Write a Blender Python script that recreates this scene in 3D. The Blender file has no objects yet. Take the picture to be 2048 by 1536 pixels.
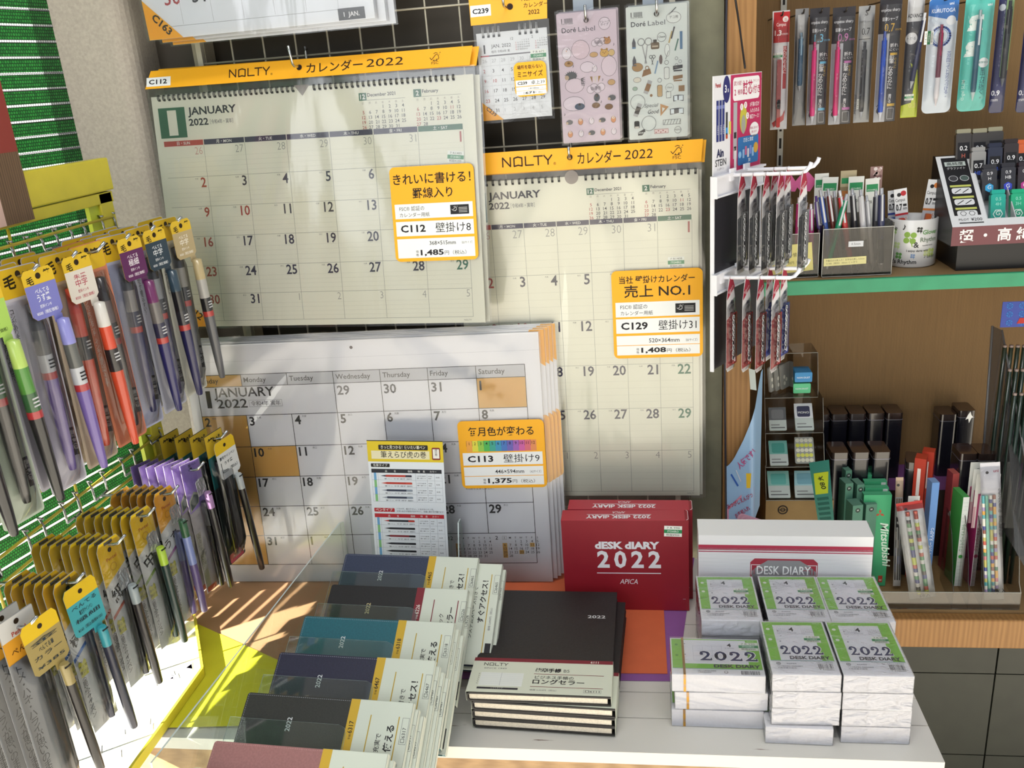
import bpy, math, random
from mathutils import Matrix, Vector
random.seed(11)
S = bpy.context.scene
COL = S.collection
rad = math.radians
# ---------------------------------------------------------------- camera
FPX = 1752.676
_r = Vector((1.22770852, 0.141054545, 0.0639506458))
CR = Matrix.Rotation(_r.length, 3, _r.normalized())
CC = Vector((0.638767, -1.341324, -0.103691))
cam = bpy.data.cameras.new('camera')
cam.sensor_fit = 'HORIZONTAL'; cam.sensor_width = 36.0
cam.lens = FPX * 36.0 / 2048.0
cam.clip_start = 0.02; cam.clip_end = 50
camo = bpy.data.objects.new('camera', cam); COL.objects.link(camo)
camo.matrix_world = Matrix.Translation(CC) @ CR.to_4x4()
S.camera = camo
# ---------------------------------------------------------------- world, sun, lamps, exposure
W = bpy.data.worlds.new('daylight'); S.world = W
try: W.use_nodes = True
except Exception: pass
bg = W.node_tree.nodes['Background']
bg.inputs[0].default_value = (0.90, 0.95, 1.0, 1); bg.inputs[1].default_value = 0.62
def lamp(name, kind, loc, aim, energy, size=1.0, sizey=None, color=(1, 1, 1), angle=None):
    l = bpy.data.lights.new(name, kind); l.energy = energy; l.color = color
    if kind == 'AREA':
        l.shape = 'RECTANGLE'; l.size = size; l.size_y = sizey or size
    if kind == 'SUN': l.angle = angle
    o = bpy.data.objects.new(name, l); COL.objects.link(o)
    o.location = loc
    o.rotation_euler = (Vector(aim) - Vector(loc)).to_track_quat('-Z', 'Y').to_euler()
    return o
SUN_DIR = Vector((0.82, 0.57, -0.50)).normalized()          # the way the sunlight travels
lamp('sun', 'SUN', (-2, -2, 2), Vector((-2, -2, 2)) + SUN_DIR, 40.0, color=(1.0, 0.95, 0.86), angle=rad(0.6))
lamp('fill_overhead', 'AREA', (0.75, -1.2, 1.35), (0.6, -0.1, -0.5), 16, 1.3, 0.16, (1.0, 0.98, 0.94))  # added overhead fill, no fixture seen; also streaks the plastic film
lamp('fill_front', 'AREA', (-0.3, -2.7, 0.55), (0.6, 0, -0.5), 22, 1.7, 1.3, (0.95, 0.98, 1.0))  # added fill behind the camera, placed for reflections in the wraps
S.view_settings.view_transform = 'Standard'; S.view_settings.look = 'None'
S.view_settings.exposure = -0.15; S.view_settings.gamma = 1.0; S.view_settings.use_curve_mapping = False
S.cycles.transparent_max_bounces = 40
S.cycles.max_bounces = 8
S.cycles.sample_clamp_indirect = 4.0
# ---------------------------------------------------------------- geometry of the view: pixels of the photo to points on real planes
def ray(px, py): return CR @ Vector(((px - 1024) / FPX, (768 - py) / FPX, -1.0))
def onY(px, py, y): d = ray(px, py); return CC + d * ((y - CC.y) / d.y)
def onZ(px, py, z): d = ray(px, py); return CC + d * ((z - CC.z) / d.z)
def onX(px, py, x): d = ray(px, py); return CC + d * ((x - CC.x) / d.x)
def onP(px, py, p, n): d = ray(px, py); return CC + d * ((Vector(p) - CC).dot(Vector(n)) / d.dot(Vector(n)))
# ---------------------------------------------------------------- materials
def lin(h):
    h = h.lstrip('#'); c = [int(h[i:i + 2], 16) / 255 for i in (0, 2, 4)]
    return tuple(x / 12.92 if x <= 0.04045 else ((x + 0.055) / 1.055) ** 2.4 for x in c) + (1,)
MATS = {}
def base(name):
    m = bpy.data.materials.new(name)
    try: m.use_nodes = True
    except Exception: pass
    nt = m.node_tree
    return m, nt, nt.nodes['Principled BSDF']
def nd(nt, t, **kw):
    n = nt.nodes.new(t)
    for k, v in kw.items():
        if k in n.inputs: n.inputs[k].default_value = v
        else: setattr(n, k, v)
    return n
def mat(h, rough=0.5, metal=0.0, grain=0.0, gs=60, bump=0.0, coat=0.0, sub=0.0, spec=0.5):
    """plain coloured material with a faint procedural grain"""
    key = ('p', h, rough, metal, grain, gs, bump, coat, sub, spec)
    if key in MATS: return MATS[key]
    m, nt, b = base('m_' + h.strip('#') + '_%d' % len(MATS))
    b.inputs['Roughness'].default_value = rough; b.inputs['Metallic'].default_value = metal
    b.inputs['Specular IOR Level'].default_value = spec
    if coat: b.inputs['Coat Weight'].default_value = coat; b.inputs['Coat Roughness'].default_value = 0.08
    if sub:
        b.inputs['Subsurface Weight'].default_value = sub; b.inputs['Subsurface Scale'].default_value = 0.004
    c = lin(h)
    if grain or bump:
        tc = nd(nt, 'ShaderNodeTexCoord'); n = nd(nt, 'ShaderNodeTexNoise', Scale=gs, Detail=4.0)
        nt.links.new(tc.outputs['Object'], n.inputs['Vector'])
        if grain:
            r = nd(nt, 'ShaderNodeValToRGB')
            r.color_ramp.elements[0].color = tuple(x * (1 - grain) for x in c[:3]) + (1,)
            r.color_ramp.elements[1].color = tuple(min(1, x * (1 + grain)) for x in c[:3]) + (1,)
            r.color_ramp.elements[0].position = 0.3; r.color_ramp.elements[1].position = 0.7
            nt.links.new(n.outputs[0], r.inputs[0]); nt.links.new(r.outputs[0], b.inputs['Base Color'])
        if bump:
            bp = nd(nt, 'ShaderNodeBump', Strength=bump, Distance=0.001)
            nt.links.new(n.outputs[0], bp.inputs['Height']); nt.links.new(bp.outputs[0], b.inputs['Normal'])
    if not grain: b.inputs['Base Color'].default_value = c
    MATS[key] = m; return m
def film(key='film', tint='ffffff', haze=0.03, gloss=1.6, rough=0.12, bump=0.25, bs=40, stretch=(1, 1, 1)):
    """clear plastic: mostly see-through, with wrinkled reflections"""
    k = ('f', key, tint, haze, gloss, rough, bump, bs, stretch)
    if k in MATS: return MATS[k]
    m, nt, b = base('clear_' + key)
    out = [n for n in nt.nodes if n.type == 'OUTPUT_MATERIAL'][0]
    nt.nodes.remove(b)
    tr = nd(nt, 'ShaderNodeBsdfTransparent'); tr.inputs[0].default_value = lin(tint)
    gl = nd(nt, 'ShaderNodeBsdfGlossy', Roughness=rough)
    df = nd(nt, 'ShaderNodeBsdfDiffuse'); df.inputs[0].default_value = (.9, .9, .9, 1)
    fr = nd(nt, 'ShaderNodeFresnel', IOR=1.45)
    mul = nd(nt, 'ShaderNodeMath', operation='MULTIPLY'); mul.inputs[1].default_value = gloss; mul.use_clamp = True
    nt.links.new(fr.outputs[0], mul.inputs[0])
    mx = nd(nt, 'ShaderNodeMixShader'); mx2 = nd(nt, 'ShaderNodeMixShader'); mx2.inputs[0].default_value = haze
    if bump:
        tc = nd(nt, 'ShaderNodeTexCoord'); mp = nd(nt, 'ShaderNodeMapping'); mp.inputs['Scale'].default_value = stretch
        n = nd(nt, 'ShaderNodeTexNoise', Scale=bs, Detail=3.0, Distortion=1.2)
        nt.links.new(tc.outputs['Object'], mp.inputs[0]); nt.links.new(mp.outputs[0], n.inputs['Vector'])
        bp = nd(nt, 'ShaderNodeBump', Strength=bump, Distance=0.004)
        nt.links.new(n.outputs[0], bp.inputs['Height'])
        nt.links.new(bp.outputs[0], gl.inputs['Normal']); nt.links.new(bp.outputs[0], fr.inputs['Normal'])
    nt.links.new(tr.outputs[0], mx2.inputs[1]); nt.links.new(df.outputs[0], mx2.inputs[2])
    nt.links.new(mul.outputs[0], mx.inputs[0]); nt.links.new(mx2.outputs[0], mx.inputs[1]); nt.links.new(gl.outputs[0], mx.inputs[2])
    nt.links.new(mx.outputs[0], out.inputs[0])
    MATS[k] = m; return m
def wood(key, h1, h2, scale=(1, 1, 1), rough=0.55, wave=9, dist=4.0, bump=0.15):
    k = ('w', key)
    if k in MATS: return MATS[k]
    m, nt, b = base('wood_' + key)
    tc = nd(nt, 'ShaderNodeTexCoord'); mp = nd(nt, 'ShaderNodeMapping'); mp.inputs['Scale'].default_value = scale
    w = nd(nt, 'ShaderNodeTexWave', Scale=wave, Distortion=dist, Detail=3.0); w.inputs['Detail Scale'].default_value = 2.0
    n = nd(nt, 'ShaderNodeTexNoise', Scale=wave * 6, Detail=5.0)
    mi = nd(nt, 'ShaderNodeMath', operation='MULTIPLY'); ad = nd(nt, 'ShaderNodeMath', operation='ADD')
    mi.inputs[1].default_value = 0.5
    r = nd(nt, 'ShaderNodeValToRGB')
    r.color_ramp.elements[0].color = lin(h1); r.color_ramp.elements[1].color = lin(h2)
    r.color_ramp.elements[0].position = 0.25; r.color_ramp.elements[1].position = 0.85
    L = nt.links.new
    L(tc.outputs['Object'], mp.inputs[0]); L(mp.outputs[0], w.inputs[0]); L(mp.outputs[0], n.inputs['Vector'])
    L(w.outputs['Fac'], mi.inputs[0]); L(mi.outputs[0], ad.inputs[0]); L(n.outputs[0], ad.inputs[1]); 
    m2 = nd(nt, 'ShaderNodeMath', operation='MULTIPLY'); m2.inputs[1].default_value = 0.68
    L(ad.outputs[0], m2.inputs[0]); L(m2.outputs[0], r.inputs[0]); L(r.outputs[0], b.inputs['Base Color'])
    bp = nd(nt, 'ShaderNodeBump', Strength=bump, Distance=0.001); L(ad.outputs[0], bp.inputs['Height']); L(bp.outputs[0], b.inputs['Normal'])
    b.inputs['Roughness'].default_value = rough
    MATS[k] = m; return m
INK = '2b2733'
def ink(h=INK): return mat(h, 0.55, spec=0.3)
# ---------------------------------------------------------------- mesh builder (all lengths in millimetres)
_TX = {}
def glyphs(s, bold):
    k = (s, bold)
    if k not in _TX:
        c = bpy.data.curves.new('lettering', 'FONT'); c.body = s; c.size = 1.0; c.resolution_u = 2
        c.fill_mode = 'FRONT'; c.offset = bold
        o = bpy.data.objects.new('lettering', c)
        m = bpy.data.meshes.new_from_object(o)
        vs = [v.co.copy() for v in m.vertices]; fs = [tuple(p.vertices) for p in m.polygons]
        bpy.data.objects.remove(o); bpy.data.curves.remove(c); bpy.data.meshes.remove(m)
        xs = [v.x for v in vs] or [0]; ys = [v.y for v in vs] or [0]
        _TX[k] = (vs, fs, min(xs), max(xs), min(ys), max(ys))
    return _TX[k]
PZ = 0.12
class B:
    def __init__(s): s.v = []; s.f = []; s.mi = []; s.sm = []; s.mats = []; s.T = None
    def add(s, vs, fs, m, smooth=False):
        if isinstance(m, str): m = ink(m)
        if m not in s.mats: s.mats.append(m)
        i = s.mats.index(m); o = len(s.v)
        if s.T is None: s.v += [(p[0], p[1], p[2]) for p in vs]
        else: s.v += [tuple(s.T @ Vector(p)) for p in vs]
        s.f += [tuple(o + a for a in f) for f in fs]; s.mi += [i] * len(fs); s.sm += [smooth] * len(fs)
    # flat prints in the XY plane, facing +Z, level z counts layers of ink
    def rect(s, x, y, w, h, m, z=1): Z = z * PZ; s.add([(x, y, Z), (x + w, y, Z), (x + w, y + h, Z), (x, y + h, Z)], [(0, 1, 2, 3)], m)
    def poly(s, pts, m, z=1): s.add([(p[0], p[1], z * PZ) for p in pts], [tuple(range(len(pts)))], m)
    def disc(s, x, y, r, m, z=1, n=20, ry=None): s.poly([(x + r * math.cos(2 * math.pi * i / n), y + (ry or r) * math.sin(2 * math.pi * i / n)) for i in range(n)], m, z)
    def ring(s, x, y, r, w, m, z=1, n=24): s.stroke([(x + r * math.cos(2 * math.pi * i / n), y + r * math.sin(2 * math.pi * i / n)) for i in range(n + 1)], w, m, z)
    def rrect(s, x, y, w, h, r, m, z=1, n=5): s.poly(rr(x, y, w, h, r, n), m, z)
    def frame(s, x, y, w, h, t, m, z=1):
        for a in ((x, y, w, t), (x, y + h - t, w, t), (x, y, t, h), (x + w - t, y, t, h)): s.rect(*a, m, z)
    def stroke(s, pts, w, m, z=1):
        for a, b in zip(pts, pts[1:]):
            d = Vector((b[0] - a[0], b[1] - a[1])); L = d.length
            if L < 1e-6: continue
            d /= L; n = Vector((-d.y, d.x)) * (w / 2); e = d * (w * 0.25)
            s.poly([(a[0] - e.x - n.x, a[1] - e.y - n.y), (b[0] + e.x - n.x, b[1] + e.y - n.y), (b[0] + e.x + n.x, b[1] + e.y + n.y), (a[0] - e.x + n.x, a[1] - e.y + n.y)], m, z)
    def txt(s, t, x, y, h, m=INK, z=2, al='l', bold=0.0, w=None, rot=0, it=0.0, vert=False, cond=1.0):
        """h: capital height; x,y: left/centre/right end of the baseline; w: fit to this width"""
        if vert:
            for i, ch in enumerate(t): s.txt(ch, x, y - i * h * 1.18, h, m, z, 'c', bold)
            return
        vs, fs, x0, x1, y0, y1 = glyphs(t, bold)
        if not vs: return
        k = h / 0.69; kx = k * cond
        if w: kx = w / max(1e-6, x1 - x0)
        off = {'l': x0, 'c': (x0 + x1) / 2, 'r': x1}[al]
        c, sn = math.cos(rad(rot)), math.sin(rad(rot)); out = []
        for v in vs:
            a = (v.x - off) * kx + it * v.y * k; b = v.y * k
            out.append((x + a * c - b * sn, y + a * sn + b * c, z * PZ))
        s.add(out, fs, m)
    # solids
    def box(s, x0, y0, z0, x1, y1, z1, m, smooth=False):
        s.add([(x0, y0, z0), (x1, y0, z0), (x1, y1, z0), (x0, y1, z0), (x0, y0, z1), (x1, y0, z1), (x1, y1, z1), (x0, y1, z1)],
              [(0, 3, 2, 1), (4, 5, 6, 7), (0, 1, 5, 4), (1, 2, 6, 5), (2, 3, 7, 6), (3, 0, 4, 7)], m)
    def prism(s, pts, z0, z1, m, top=None):
        n = len(pts)
        s.add([(p[0], p[1], z0) for p in pts] + [(p[0], p[1], z1) for p in pts],
              [tuple(range(n))[::-1]] + [(i, (i + 1) % n, n + (i + 1) % n, n + i) for i in range(n)], m)
        s.add([(p[0], p[1], z1) for p in pts], [tuple(range(n))], top or m)
    def rbox(s, x, y, w, h, r, z0, z1, m, top=None, n=5): s.prism(rr(x, y, w, h, r, n), z0, z1, m, top)
    def sheet(s, pts, m, nu=1, nv=1, z=0, dz=None):
        """bilinear sheet on four corners (counter-clockwise), optionally waved by dz(u, v)"""
        p = [Vector((a[0], a[1], a[2] if len(a) > 2 else z)) for a in pts]; vs = []
        for j in range(nv + 1):
            for i in range(nu + 1):
                u, v = i / nu, j / nv
                q = (p[0] * (1 - u) + p[1] * u) * (1 - v) + (p[3] * (1 - u) + p[2] * u) * v
                if dz: q = q + Vector((0, 0, dz(u, v)))
                vs.append(q)
        s.add(vs, [(j * (nu + 1) + i, j * (nu + 1) + i + 1, (j + 1) * (nu + 1) + i + 1, (j + 1) * (nu + 1) + i) for j in range(nv) for i in range(nu)], m, dz is not None)
    def tube(s, path, r, m, n=8, caps=True):
        P = [Vector(p) for p in path]; vs = []; fs = []; up = Vector((0.123, 0.31, 0.94))
        rs = r if isinstance(r, (list, tuple)) else [r] * len(P)
        for i, p in enumerate(P):
            d = (P[min(i + 1, len(P) - 1)] - P[max(i - 1, 0)]).normalized()
            a = d.cross(up)
            if a.length < 1e-4: a = d.cross(Vector((1, 0, 0)))
            a.normalize(); b = d.cross(a)
            vs += [p + (a * math.cos(2 * math.pi * k / n) + b * math.sin(2 * math.pi * k / n)) * rs[i] for k in range(n)]
        for i in range(len(P) - 1):
            for k in range(n):
                fs.append((i * n + k, i * n + (k + 1) % n, (i + 1) * n + (k + 1) % n, (i + 1) * n + k))
        if caps: fs += [tuple(range(n))[::-1], tuple(range((len(P) - 1) * n, len(P) * n))]
        s.add(vs, fs, m, True)
    def lathe(s, prof, m, n=20, caps=True):
        """profile of (radius, height) turned about the Y axis"""
        vs = [(r * math.cos(2 * math.pi * k / n), y, r * math.sin(2 * math.pi * k / n)) for r, y in prof for k in range(n)]
        fs = [(i * n + k, (i + 1) * n + k, (i + 1) * n + (k + 1) % n, i * n + (k + 1) % n) for i in range(len(prof) - 1) for k in range(n)]
        s.add(vs, fs, m, True)
        if caps:
            for i, rev in ((0, False), (len(prof) - 1, True)):
                c = [vs[i * n + k] for k in range(n)]; s.add(c, [tuple(range(n))[::-1] if rev else tuple(range(n))], m)
    def mesh(s, name):
        me = bpy.data.meshes.new(name)
        me.from_pydata([(a * .001, b * .001, c * .001) for a, b, c in s.v], [], s.f)
        for m in s.mats: me.materials.append(m)
        me.polygons.foreach_set('material_index', s.mi); me.polygons.foreach_set('use_smooth', s.sm)
        me.update(); return me
    def obj(s, name, parent=None, M=None):
        o = bpy.data.objects.new(name, s.mesh(name)); COL.objects.link(o)
        if parent is not None: o.parent = parent
        if M is not None: o.matrix_local = M if isinstance(M, Matrix) else Matrix.Translation(M)
        return o
def rr(x, y, w, h, r, n=5):
    o = []
    for cx, cy, a in ((x + w - r, y + r, -90), (x + w - r, y + h - r, 0), (x + r, y + h - r, 90), (x + r, y + r, 180)):
        o += [(cx + r * math.cos(rad(a + 90 * i / n)), cy + r * math.sin(rad(a + 90 * i / n))) for i in range(n + 1)]
    return o
def tag(o, label=None, cat=None, group=None, kind=None):
    if label: o['label'] = label
    if cat: o['category'] = cat
    if group: o['group'] = group
    if kind: o['kind'] = kind
    return o
def thing(name, label, cat, M, group=None):
    o = bpy.data.objects.new(name, None); COL.objects.link(o); o.empty_display_size = .02
    o.matrix_world = M if isinstance(M, Matrix) else Matrix.Translation(M)
    return tag(o, label, cat, group)
def frameM(p, x, y):
    """matrix with origin p, local X along x, local Y along y (made square), local Z towards the viewer of the face"""
    x = Vector(x).normalized(); z = x.cross(Vector(y)).normalized(); y = z.cross(x)
    return Matrix(((x.x, y.x, z.x, p[0]), (x.y, y.y, z.y, p[1]), (x.z, y.z, z.z, p[2]), (0, 0, 0, 1)))
def copy_tree(o, M=None, label=None, group=None, skip=()):
    r = o.copy(); COL.objects.link(r)
    if M is not None: r.matrix_world = M
    if label: r['label'] = label
    if group: r['group'] = group
    for ch in list(o.children):
        if ch.name.split('.')[0] in skip: continue
        c = ch.copy(); COL.objects.link(c); c.parent = r
        for g in ch.children:
            d = g.copy(); COL.objects.link(d); d.parent = c
    return r
def bevel(o, w=1.0, seg=2):
    md = o.modifiers.new('soft_edges', 'BEVEL'); md.width = w * .001; md.segments = seg; md.limit_method = 'ANGLE'; md.angle_limit = rad(40)
    return o
def slab(name, x0, y0, z0, x1, y1, z1, m, kind=None, parent=None, bw=0):
    """axis-aligned block given in metres"""
    b = B(); c = Vector(((x0 + x1) / 2, (y0 + y1) / 2, z0))
    b.box((x0 - c.x) * 1e3, (y0 - c.y) * 1e3, 0, (x1 - c.x) * 1e3, (y1 - c.y) * 1e3, (z1 - z0) * 1e3, m)
    o = b.obj(name, parent, Matrix.Translation(c))
    if kind: o['kind'] = kind
    if bw: bevel(o, bw)
    return o
# ================================================================ the setting
def struct(o): o['kind'] = 'structure'; return o
TZ = -0.89                                        # table top
panel_m = mat('362f24', 0.6, grain=.25, gs=9, bump=.1)
struct(slab('wall_back', -.30, .06, -1.62, .735, .10, .55, panel_m))
pl = B(); pl.prism([(-420, -20)] + [(-130 + 30 * math.sin(rad(a)), 10 - 30 * math.cos(rad(a))) for a in range(0, 91, 15)] + [(-100, 100), (-420, 100)], -1620, 550, mat('a9a196', 0.9, grain=.10, gs=220, bump=.5))
struct(pl.obj('wall_left'))
struct(slab('trim_1', -.024, .025, -1.62, -.004, .058, .55, mat('a39a84', .6, grain=.15, gs=30)))
struct(slab('trim_2', .722, .012, -1.62, .772, .06, .55, mat('6b6a56', .6, grain=.12, gs=40)))
gm = B(); gm.box(-9000, -9000, -20, 9000, 9000, 0, mat('b9b4aa', .9, grain=.12, gs=3))
struct(gm.obj('ground', M=Vector((-4.5, -3, -1.62))))
# wire grid that the calendars hang on
wire_m = mat('b3ad9b', .45, .2)
g = thing('wire_grid_panel', 'pale wire grid panel on the dark back wall behind the hanging calendars', 'wire grid', Vector((0, 0, 0)))
gw = B()
for i in range(1, 14): gw.tube([(i * 50, 2, 400), (i * 50, 2, -880)], 1.5, wire_m, 6)
for k in range(-8, 18): gw.tube([(0, 0, -k * 50), (700, 0, -k * 50)], 1.5, wire_m, 6)
gw.obj('wire_mesh', g)
gf = B()
for x in (0, 700): gf.box(x - 4, -5, -885, x + 4, 6, 405, wire_m)
for z in (400, -885): gf.box(-4, -5, z - 4, 704, 6, z + 4, wire_m)
gf.obj('frame', g)
# white planked table
def chipped():
    m, nt, b = base('chipped_white_paint')
    tc = nd(nt, 'ShaderNodeTexCoord'); mp = nd(nt, 'ShaderNodeMapping'); mp.inputs['Scale'].default_value = (2.2, 26, 26)
    n = nd(nt, 'ShaderNodeTexNoise', Scale=3.0, Detail=6.0, Roughness=.62)
    r = nd(nt, 'ShaderNodeValToRGB'); e = r.color_ramp.elements
    e[0].color = lin('6b5348'); e[0].position = .30; e[1].color = lin('d6d2cb'); e[1].position = .335
    n2 = nd(nt, 'ShaderNodeTexNoise', Scale=5.0, Detail=4.0)
    mx = nd(nt, 'ShaderNodeMix', data_type='RGBA', blend_type='MULTIPLY'); mx.inputs[0].default_value = .12
    L = nt.links.new
    L(tc.outputs['Object'], mp.inputs[0]); L(mp.outputs[0], n.inputs['Vector']); L(n.outputs[0], r.inputs[0]); L(tc.outputs['Object'], n2.inputs['Vector'])
    L(r.outputs[0], mx.inputs[6]); L(n2.outputs[0], mx.inputs[7]); L(mx.outputs[2], b.inputs['Base Color'])
    b.inputs['Roughness'].default_value = .5
    return m
white_wood = chipped()
tb = thing('display_table', 'white planked table with chipped paint carrying the diaries', 'table', Vector((.44, -.25, TZ)))
tt = B(); ys = [230, 130, 40, -40, -114, -164, -226]
seam = mat('7b6152', .8, grain=.4, gs=60)
for a, c in zip(ys, ys[1:]): tt.box(-540, c + .8, -18, 540, a - .8, 0, white_wood)
tt.box(-539, -225, -17.5, 539, 229, -2.2, seam)
tt.obj('table_top', tb)
ap = B(); ap.box(-525, -214, -118, 525, -190, -18.2, wood('apron', '8d6f4c', 'b08f66', (2, 9, 9), wave=4)); ap.obj('apron', tb)
for sx in (-1, 1):
    for y in (-190, 190):
        lg = B(); lg.box(sx * 490 - 25, y - 22, -730, sx * 490 + 25, y + 22, -19, wood('apron', '', '')); lg.obj('leg', tb)
# coloured sheets lying on the table
def paper(name, label, pts, h, lift, rough=.75):
    c = sum((Vector(p) for p in pts), Vector((0, 0))) / len(pts); b = B()
    b.prism([((p[0] - c.x) * 1e3, (p[1] - c.y) * 1e3) for p in pts], 0, .5, mat(h, rough, grain=.04, gs=30))
    return tag(b.obj(name, M=Vector((c.x, c.y, TZ + lift))), label, 'paper')
paper('paper_sheet', 'purple paper sheet on the table under the red boxes and the orange sheet', [(.28, -.347), (.680, -.341), (.725, -.02), (.27, -.02)], '8a5596', .0006)
paper('paper_sheet', 'orange paper sheet on the table between black diary stack and red boxes', [(.13, -.335), (.668, -.327), (.669, -.06), (.13, -.06)], 'd2673f', .0016)
paper('paper_sheet', 'brown kraft paper sheet on the table in front of the yellow calendar', [(-.10, -.33), (.20, -.33), (.20, -.045), (-.10, -.045)], 'a87f5c', .0026)
paper('paper_sheet', 'yellow paper sheet lying on the table in the sunlight', [(-.068, -.228), (.16, -.345), (.13, -.452), (-.06, -.466)], 'd8d327', .0036)
# woven sunshade hanging in the side window
def weave(key, h1, h2, tl):
    m, nt, b = base('weave_' + key)
    tc = nd(nt, 'ShaderNodeTexCoord'); mp = nd(nt, 'ShaderNodeMapping')
    br = nd(nt, 'ShaderNodeTexBrick', Scale=1.0); br.inputs['Color1'].default_value = lin(h1); br.inputs['Color2'].default_value = lin(h2)
    br.inputs['Mortar'].default_value = tuple(x * .25 for x in lin(h1)[:3]) + (1,)
    br.inputs['Brick Width'].default_value = .0042; br.inputs['Row Height'].default_value = .0046; br.inputs['Mortar Size'].default_value = .0006
    L = nt.links.new; L(tc.outputs['Object'], mp.inputs[0]); L(mp.outputs[0], br.inputs[0])
    t = nd(nt, 'ShaderNodeBsdfTranslucent'); mx = nd(nt, 'ShaderNodeMixShader'); mx.inputs[0].default_value = tl
    out = [n for n in nt.nodes if n.type == 'OUTPUT_MATERIAL'][0]
    L(br.outputs[0], b.inputs['Base Color']); L(br.outputs[0], t.inputs[0]); L(b.outputs[0], mx.inputs[1]); L(t.outputs[0], mx.inputs[2]); L(mx.outputs[0], out.inputs[0])
    b.inputs['Roughness'].default_value = .8
    return m
SHD = Vector((-.2402, -.9707, 0)).normalized(); SHO = Vector((-.213, -.01, 0))
shM = frameM(SHO, -SHD, (0, 0, 1))                # local x runs back along the shade, so it covers x < 0
green = weave('green', '1a5a26', '277a32', .10); dark_b = mat('26302a', .8)
sh = B()
gap_light = weave('gap_daylight', 'b9bdc2', 'd2d4d6', .28)  # pale translucent strips stand in for daylight showing through the gaps
def band2(x0, x1, z0, z1, m):
    n = max(1, int((x1 - x0) / 60))
    for i in range(n):
        a = x0 + (x1 - x0) * i / n; c = x0 + (x1 - x0) * (i + 1) / n
        sh.sheet([(a, z0, 0), (c, z0, 0), (c, z1, 0), (a, z1, 0)], m)
z = 700.0
while z > -800:
    zb = z - 18.4
    segs = [(-460, 0)]
    if z > -600: segs.append((-1900, -460))
    if -450 < z < -325: segs = [(-455, 0), (-1900, -530)]          # hole added in the shade to throw a sun patch on the calendar
    for x0, x1 in segs:
        band2(x0, x1, zb, z, green)
        if z > -640: band2(x0, x1, zb - 3.6, zb, gap_light)
        sh.tube([(x0, z, .3), (x1, z, .3)], .5, dark_b, 5)
    z -= 22.0
tag(sh.obj('sunshade', M=shM), 'green woven sunshade hanging in the window beside the grey pillar', 'sunshade')
# wall strip behind the near end of the shade, wall and lintel round the window
ws = B(); ws.box(-62, -1600, -70, 20, 560, -14, mat('5d5b55', .9, grain=.15, gs=20)); struct(ws.obj('wall_side', M=shM))
wl = B(); wl.box(-2400, 560, -90, 20, 1500, -40, mat('8d877c', .9)); struct(wl.obj('trim_3', M=shM))
# ================================================================ calendars
YEL = 'f0ac20'; CREAM = mat('e4e3d3', .6, grain=.015, gs=5); WHITE = mat('e6e6ea', .6)
pvc = film('calendar_wrap', gloss=2.3, rough=.14, bump=.5, bs=7, stretch=(1.6, .35, 1), haze=.015)
steel = mat('c8c8c8', .22, 1.0); dkwire = mat('3a3a3e', .35, .8)
def fold(pts_from=(0, 0)):
    ph = random.random() * 6
    return lambda u, v: 1.6 * math.sin(9 * u + 3.1 * v + ph) * math.sin(3.1 * v) + .9 * math.sin(23 * u - 8 * v + ph)
def nolty_logo(b, x, y, h, m, z=2, w=None):
    """the N, an open square, L, T, Y drawn as strokes; returns the width"""
    k = h; t = .15 * h
    for st in ([(0, 0), (0, 1), (.88, 0), (.88, 1)], [(1.3, 0), (1.3, .88), (1.75, 1), (2.2, .88), (2.2, 0), (1.75, .1), (1.3, 0)],
               [(2.6, 1), (2.6, .04), (3.5, .04)], [(3.55, .96), (4.55, .96)], [(4.05, .96), (4.05, 0)], [(4.7, 1), (5.15, .45), (5.6, 1)], [(5.15, .45), (5.15, 0)]):
        b.stroke([(x + p[0] * k, y + p[1] * k) for p in st], t, m, z)
    return 5.6 * k
def fsc(b, x, y, s, m, z=2, text=True):
    P = lambda pts: [(x + a * s, y + c * s) for a, c in pts]
    b.stroke(P([(-.75, .42), (-.5, .1), (.05, .75)]), .09 * s, m, z)
    b.stroke(P([(-.15, .12), (-.15, .0), (-.3, -.05), (.35, -.05), (.2, .0), (.2, .15), (.5, .15), (.6, .3), (.52, .45), (.55, .62), (.4, .78), (.2, .85), (.02, .75)]), .08 * s, m, z)
    b.stroke(P([(-.2, .98), (.1, 1.12), (.4, 1.0)]), .08 * s, m, z); b.disc(x + .75 * s, y + 1.1 * s, .07 * s, m, z, 8); b.disc(x + .62 * s, y + .85 * s, .06 * s, m, z, 8)
    if text: b.txt('FSC', x, y - .55 * s, .36 * s, m, z, 'c', w=1.05 * s)
def shop_sticker(b, x, y, w, l1, l3, z=6, rot=0):
    h = w * .68
    c = B(); c.rect(0, 0, w, h, 'eef0ea', z); c.rect(0, h * .32, w, h * .34, '2f8b57', z + 1)
    c.txt('ITOHIRO', w / 2, h * .40, h * .18, 'e8f2ea', z + 2, 'c', .01, w=w * .62)
    c.txt(l1, w * .15, h * .74, h * .17, '55554f', z + 2, w=w * .72); c.txt(l3, w * .12, h * .08, h * .17, '55554f', z + 2, w=w * .74)
    merge(b, c, Matrix.Translation((x, y, 0)) @ Matrix.Rotation(rad(rot), 4, 'Z'))
def merge(b, c, M):
    for i, m in enumerate(c.mats):
        fs = [f for f, k in zip(c.f, c.mi) if k == i]
        if not fs: continue
        used = sorted({a for f in fs for a in f}); ix = {a: j for j, a in enumerate(used)}
        sm = c.sm[c.mi.index(i)]
        b.add([M @ Vector(c.v[a]) for a in used], [tuple(ix[a] for a in f) for f in fs], m, sm)
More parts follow.
